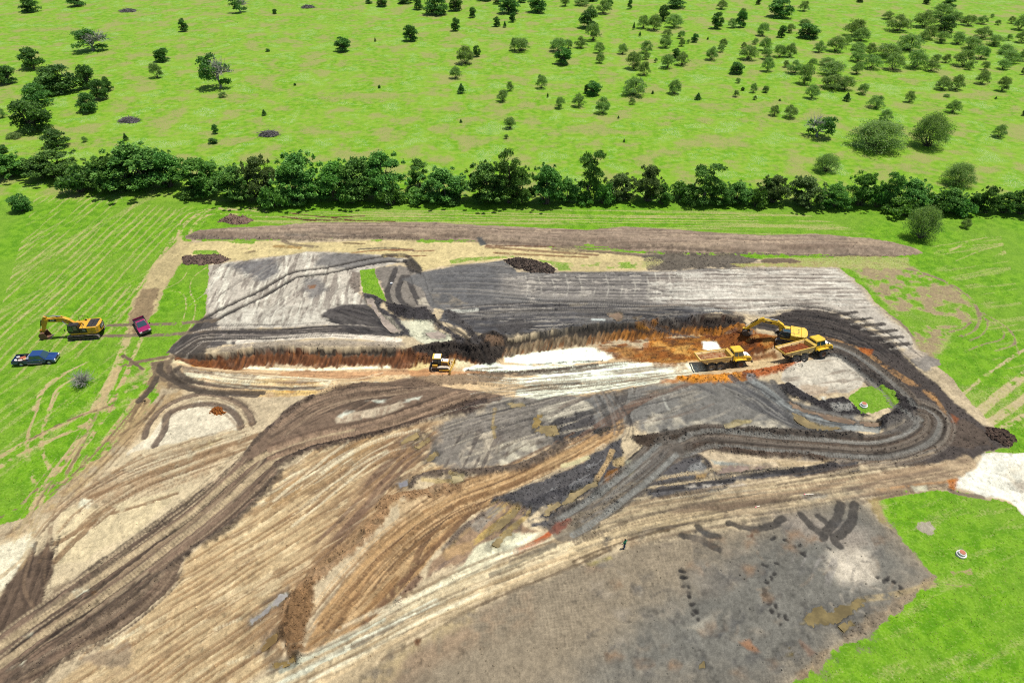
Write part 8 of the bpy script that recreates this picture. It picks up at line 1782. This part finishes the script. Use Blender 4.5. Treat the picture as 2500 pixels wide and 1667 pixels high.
def heap(view, outline, h, a, c, label, nclod, csize, seed, name='dirt_heap', cat='dirt heap', sharp=1.2, group='heaps of dumped soil'):
    p = G_pt(view, outline); ctr = p.mean(0); z0 = float(np.mean([land_z(*q) for q in p]))
    rs = np.random.RandomState(seed); rng_ = p.max(0) - p.min(0); st = max(.16, rng_.max() / 46)
    xs_ = np.arange(p[:, 0].min() - .6, p[:, 0].max() + .6, st); ys_ = np.arange(p[:, 1].min() - .6, p[:, 1].max() + .6, st)
    XX, YY = np.meshgrid(xs_, ys_); sd = poly_sd(XX, YY, p) + .35 * fbm(XX, YY, 1.3, 2, seed)
    inr = max(.6, -sd.min())
    zz = h * np.clip(-sd / inr, 0, 1) ** (1 / sharp) * (1 + .35 * fbm(XX, YY, .9, 3, seed + 3)) + .14 * fbm(XX, YY, .45, 2, seed + 5)
    zz = np.where(sd > .05, -.35, zz)
    gi = np.arange(XX.size).reshape(XX.shape)
    q = np.stack([gi[:-1, :-1], gi[:-1, 1:], gi[1:, 1:], gi[1:, :-1]], -1).reshape(-1, 4)
    ok = (sd.ravel()[q] < .5).any(1)
    e = bpy.data.objects.new(name, None); col.objects.link(e); e.location = (ctr[0], ctr[1], z0)
    me = np_mesh('mound', np.stack([XX - ctr[0], YY - ctr[1], zz], -1), q[ok], True); mat = earth(name + '_soil', a, c, 2.2); me.materials.append(mat)
    link_obj('mound', me, e)
    k = 0; CV = []; 
    pick = rs.rand(nclod * 6, 2)
    for u_, v_ in pick:
        if k >= nclod: break
        i, j = int(v_ * (len(ys_) - 1)), int(u_ * (len(xs_) - 1))
        if sd[i, j] > .1: continue
        s_ = csize * (.4 + rs.rand() ** 2 * 1.1); a_ = rs.rand() * 6.28
        V = octv * s_ * (.6 + .8 * rs.rand(6, 1)); V = np.stack([V[:, 0] * math.cos(a_) - V[:, 1] * math.sin(a_), V[:, 0] * math.sin(a_) + V[:, 1] * math.cos(a_), V[:, 2]], 1)
        CV.append(V + (xs_[j] - ctr[0], ys_[i] - ctr[1], max(zz[i, j], 0) + s_ * .2)); k += 1
    CV = np.concatenate(CV); me = np_mesh('lumps', CV, (octf[None] + 6 * np.arange(k)[:, None, None]).reshape(-1, 3)); me.materials.append(mat)
    o = link_obj('lumps', me, e); o['kind'] = 'stuff'
    return tag(e, label, cat, group)
heap('B', [(1610, 185), (1700, 140), (1780, 150), (1865, 175), (1820, 205), (1690, 208)], 1.3, (112, 88, 76), (176, 146, 126), 'small brown soil heap on the grass inside the curved straw track', 260, .16, 11)
heap('B', [(1330, 480), (1350, 440), (1480, 430), (1620, 430), (1705, 460), (1640, 490), (1480, 505), (1360, 500)], .8, (84, 70, 64), (150, 124, 108), 'long low dark soil heap at the upper corner of the grey pad', 420, .15, 12)
heap('D', [(780, 465), (900, 440), (1000, 455), (1140, 490), (1215, 540), (1180, 570), (1000, 560), (860, 520)], 1.0, (60, 54, 52), (130, 112, 98), 'black rubbly soil heap against the green straw belt', 620, .20, 13)
heap('I', [(1790, 95), (1850, 105), (1900, 110), (1960, 155), (1985, 185), (1940, 215), (1900, 205), (1860, 175), (1810, 140)], .9, (82, 70, 62), (136, 112, 96), 'dark soil heap at the rightmost corner of the churned ground', 420, .18, 14)
heap('F', [(1045, 215), (1070, 195), (1110, 200), (1120, 222), (1080, 232)], .7, (150, 84, 40), (206, 132, 66), 'little orange clay heap on the pale pad', 120, .14, 15)
heap('E', [(1180, 1350 + 140), (1240, 1475), (1270, 1500), (1235, 1540), (1190, 1525)], .6, (62, 54, 52), (104, 90, 82), 'small dark clod heap beside the brown pools', 120, .16, 16) if False else None
def brush(view, cx_, cy_, w, h, label, seed):
    ox_, oy_, s = VIEW[view]
    p = G_pt(view, [(cx_, cy_)])[0]; q = G_pt(view, [(cx_ - w / 2, cy_), (cx_ + w / 2, cy_)]); wm2 = abs(q[1, 0] - q[0, 0]) / 2
    rs = np.random.RandomState(seed)
    e = bpy.data.objects.new('brush_pile', None); col.objects.link(e); e.location = (p[0], p[1], land_z(*p))
    n = 22; V = []; F = []
    rings = 6
    for r_ in range(rings + 1):
        for k in range(n):
            f = r_ / rings; a_ = 2 * math.pi * k / n; rr = wm2 * f * (1 + .12 * math.sin(3 * a_ + seed)); V.append((rr * math.cos(a_), rr * .62 * math.sin(a_), 1.0 * (1 - f ** 1.6) + .12 * rs.normal() * (f < .95) - (.12 if f == 1 else 0)))
    F = [(r_ * n + k, r_ * n + (k + 1) % n, (r_ + 1) * n + (k + 1) % n, (r_ + 1) * n + k) for r_ in range(rings) for k in range(n)]
    me = bpy.data.meshes.new('ash_mound'); me.from_pydata(V, [], F); me.materials.append(WOODG); link_obj('ash_mound', me, e)
    P = []
    for k in range(150):
        f = rs.rand() ** .5 * .95; a_ = rs.rand() * 6.28; c = np.array((wm2 * f * math.cos(a_), wm2 * .62 * f * math.sin(a_), 1.0 * (1 - f ** 1.6) + .12)); d = rs.normal(size=3); d[2] *= .18; d /= np.linalg.norm(d)
        L_ = .5 + 1.0 * rs.rand(); P.append(limb(rs, c - d * L_, c + d * L_, .07, .03, 2))
    TV, TF = tube(P, 5); me = np_mesh('branches', TV, TF); me.materials.append(WOODG); o = link_obj('branches', me, e); o['kind'] = 'stuff'
    tag(e, label, 'brush pile', 'burnt brush piles on the pasture')
brush('T1', 878, 86, 115, 30, 'grey brush pile near the top edge in the upper left pasture', 21)
brush('T2', 372, 62, 92, 26, 'grey brush pile at the top of the pasture left of centre', 22)
brush('T1', 882, 818, 145, 48, 'grey brush pile in the open pasture below the half bare trees', 23)
brush('T2', 100, 918, 145, 50, 'grey brush pile just above the hedgerow left of centre', 24)
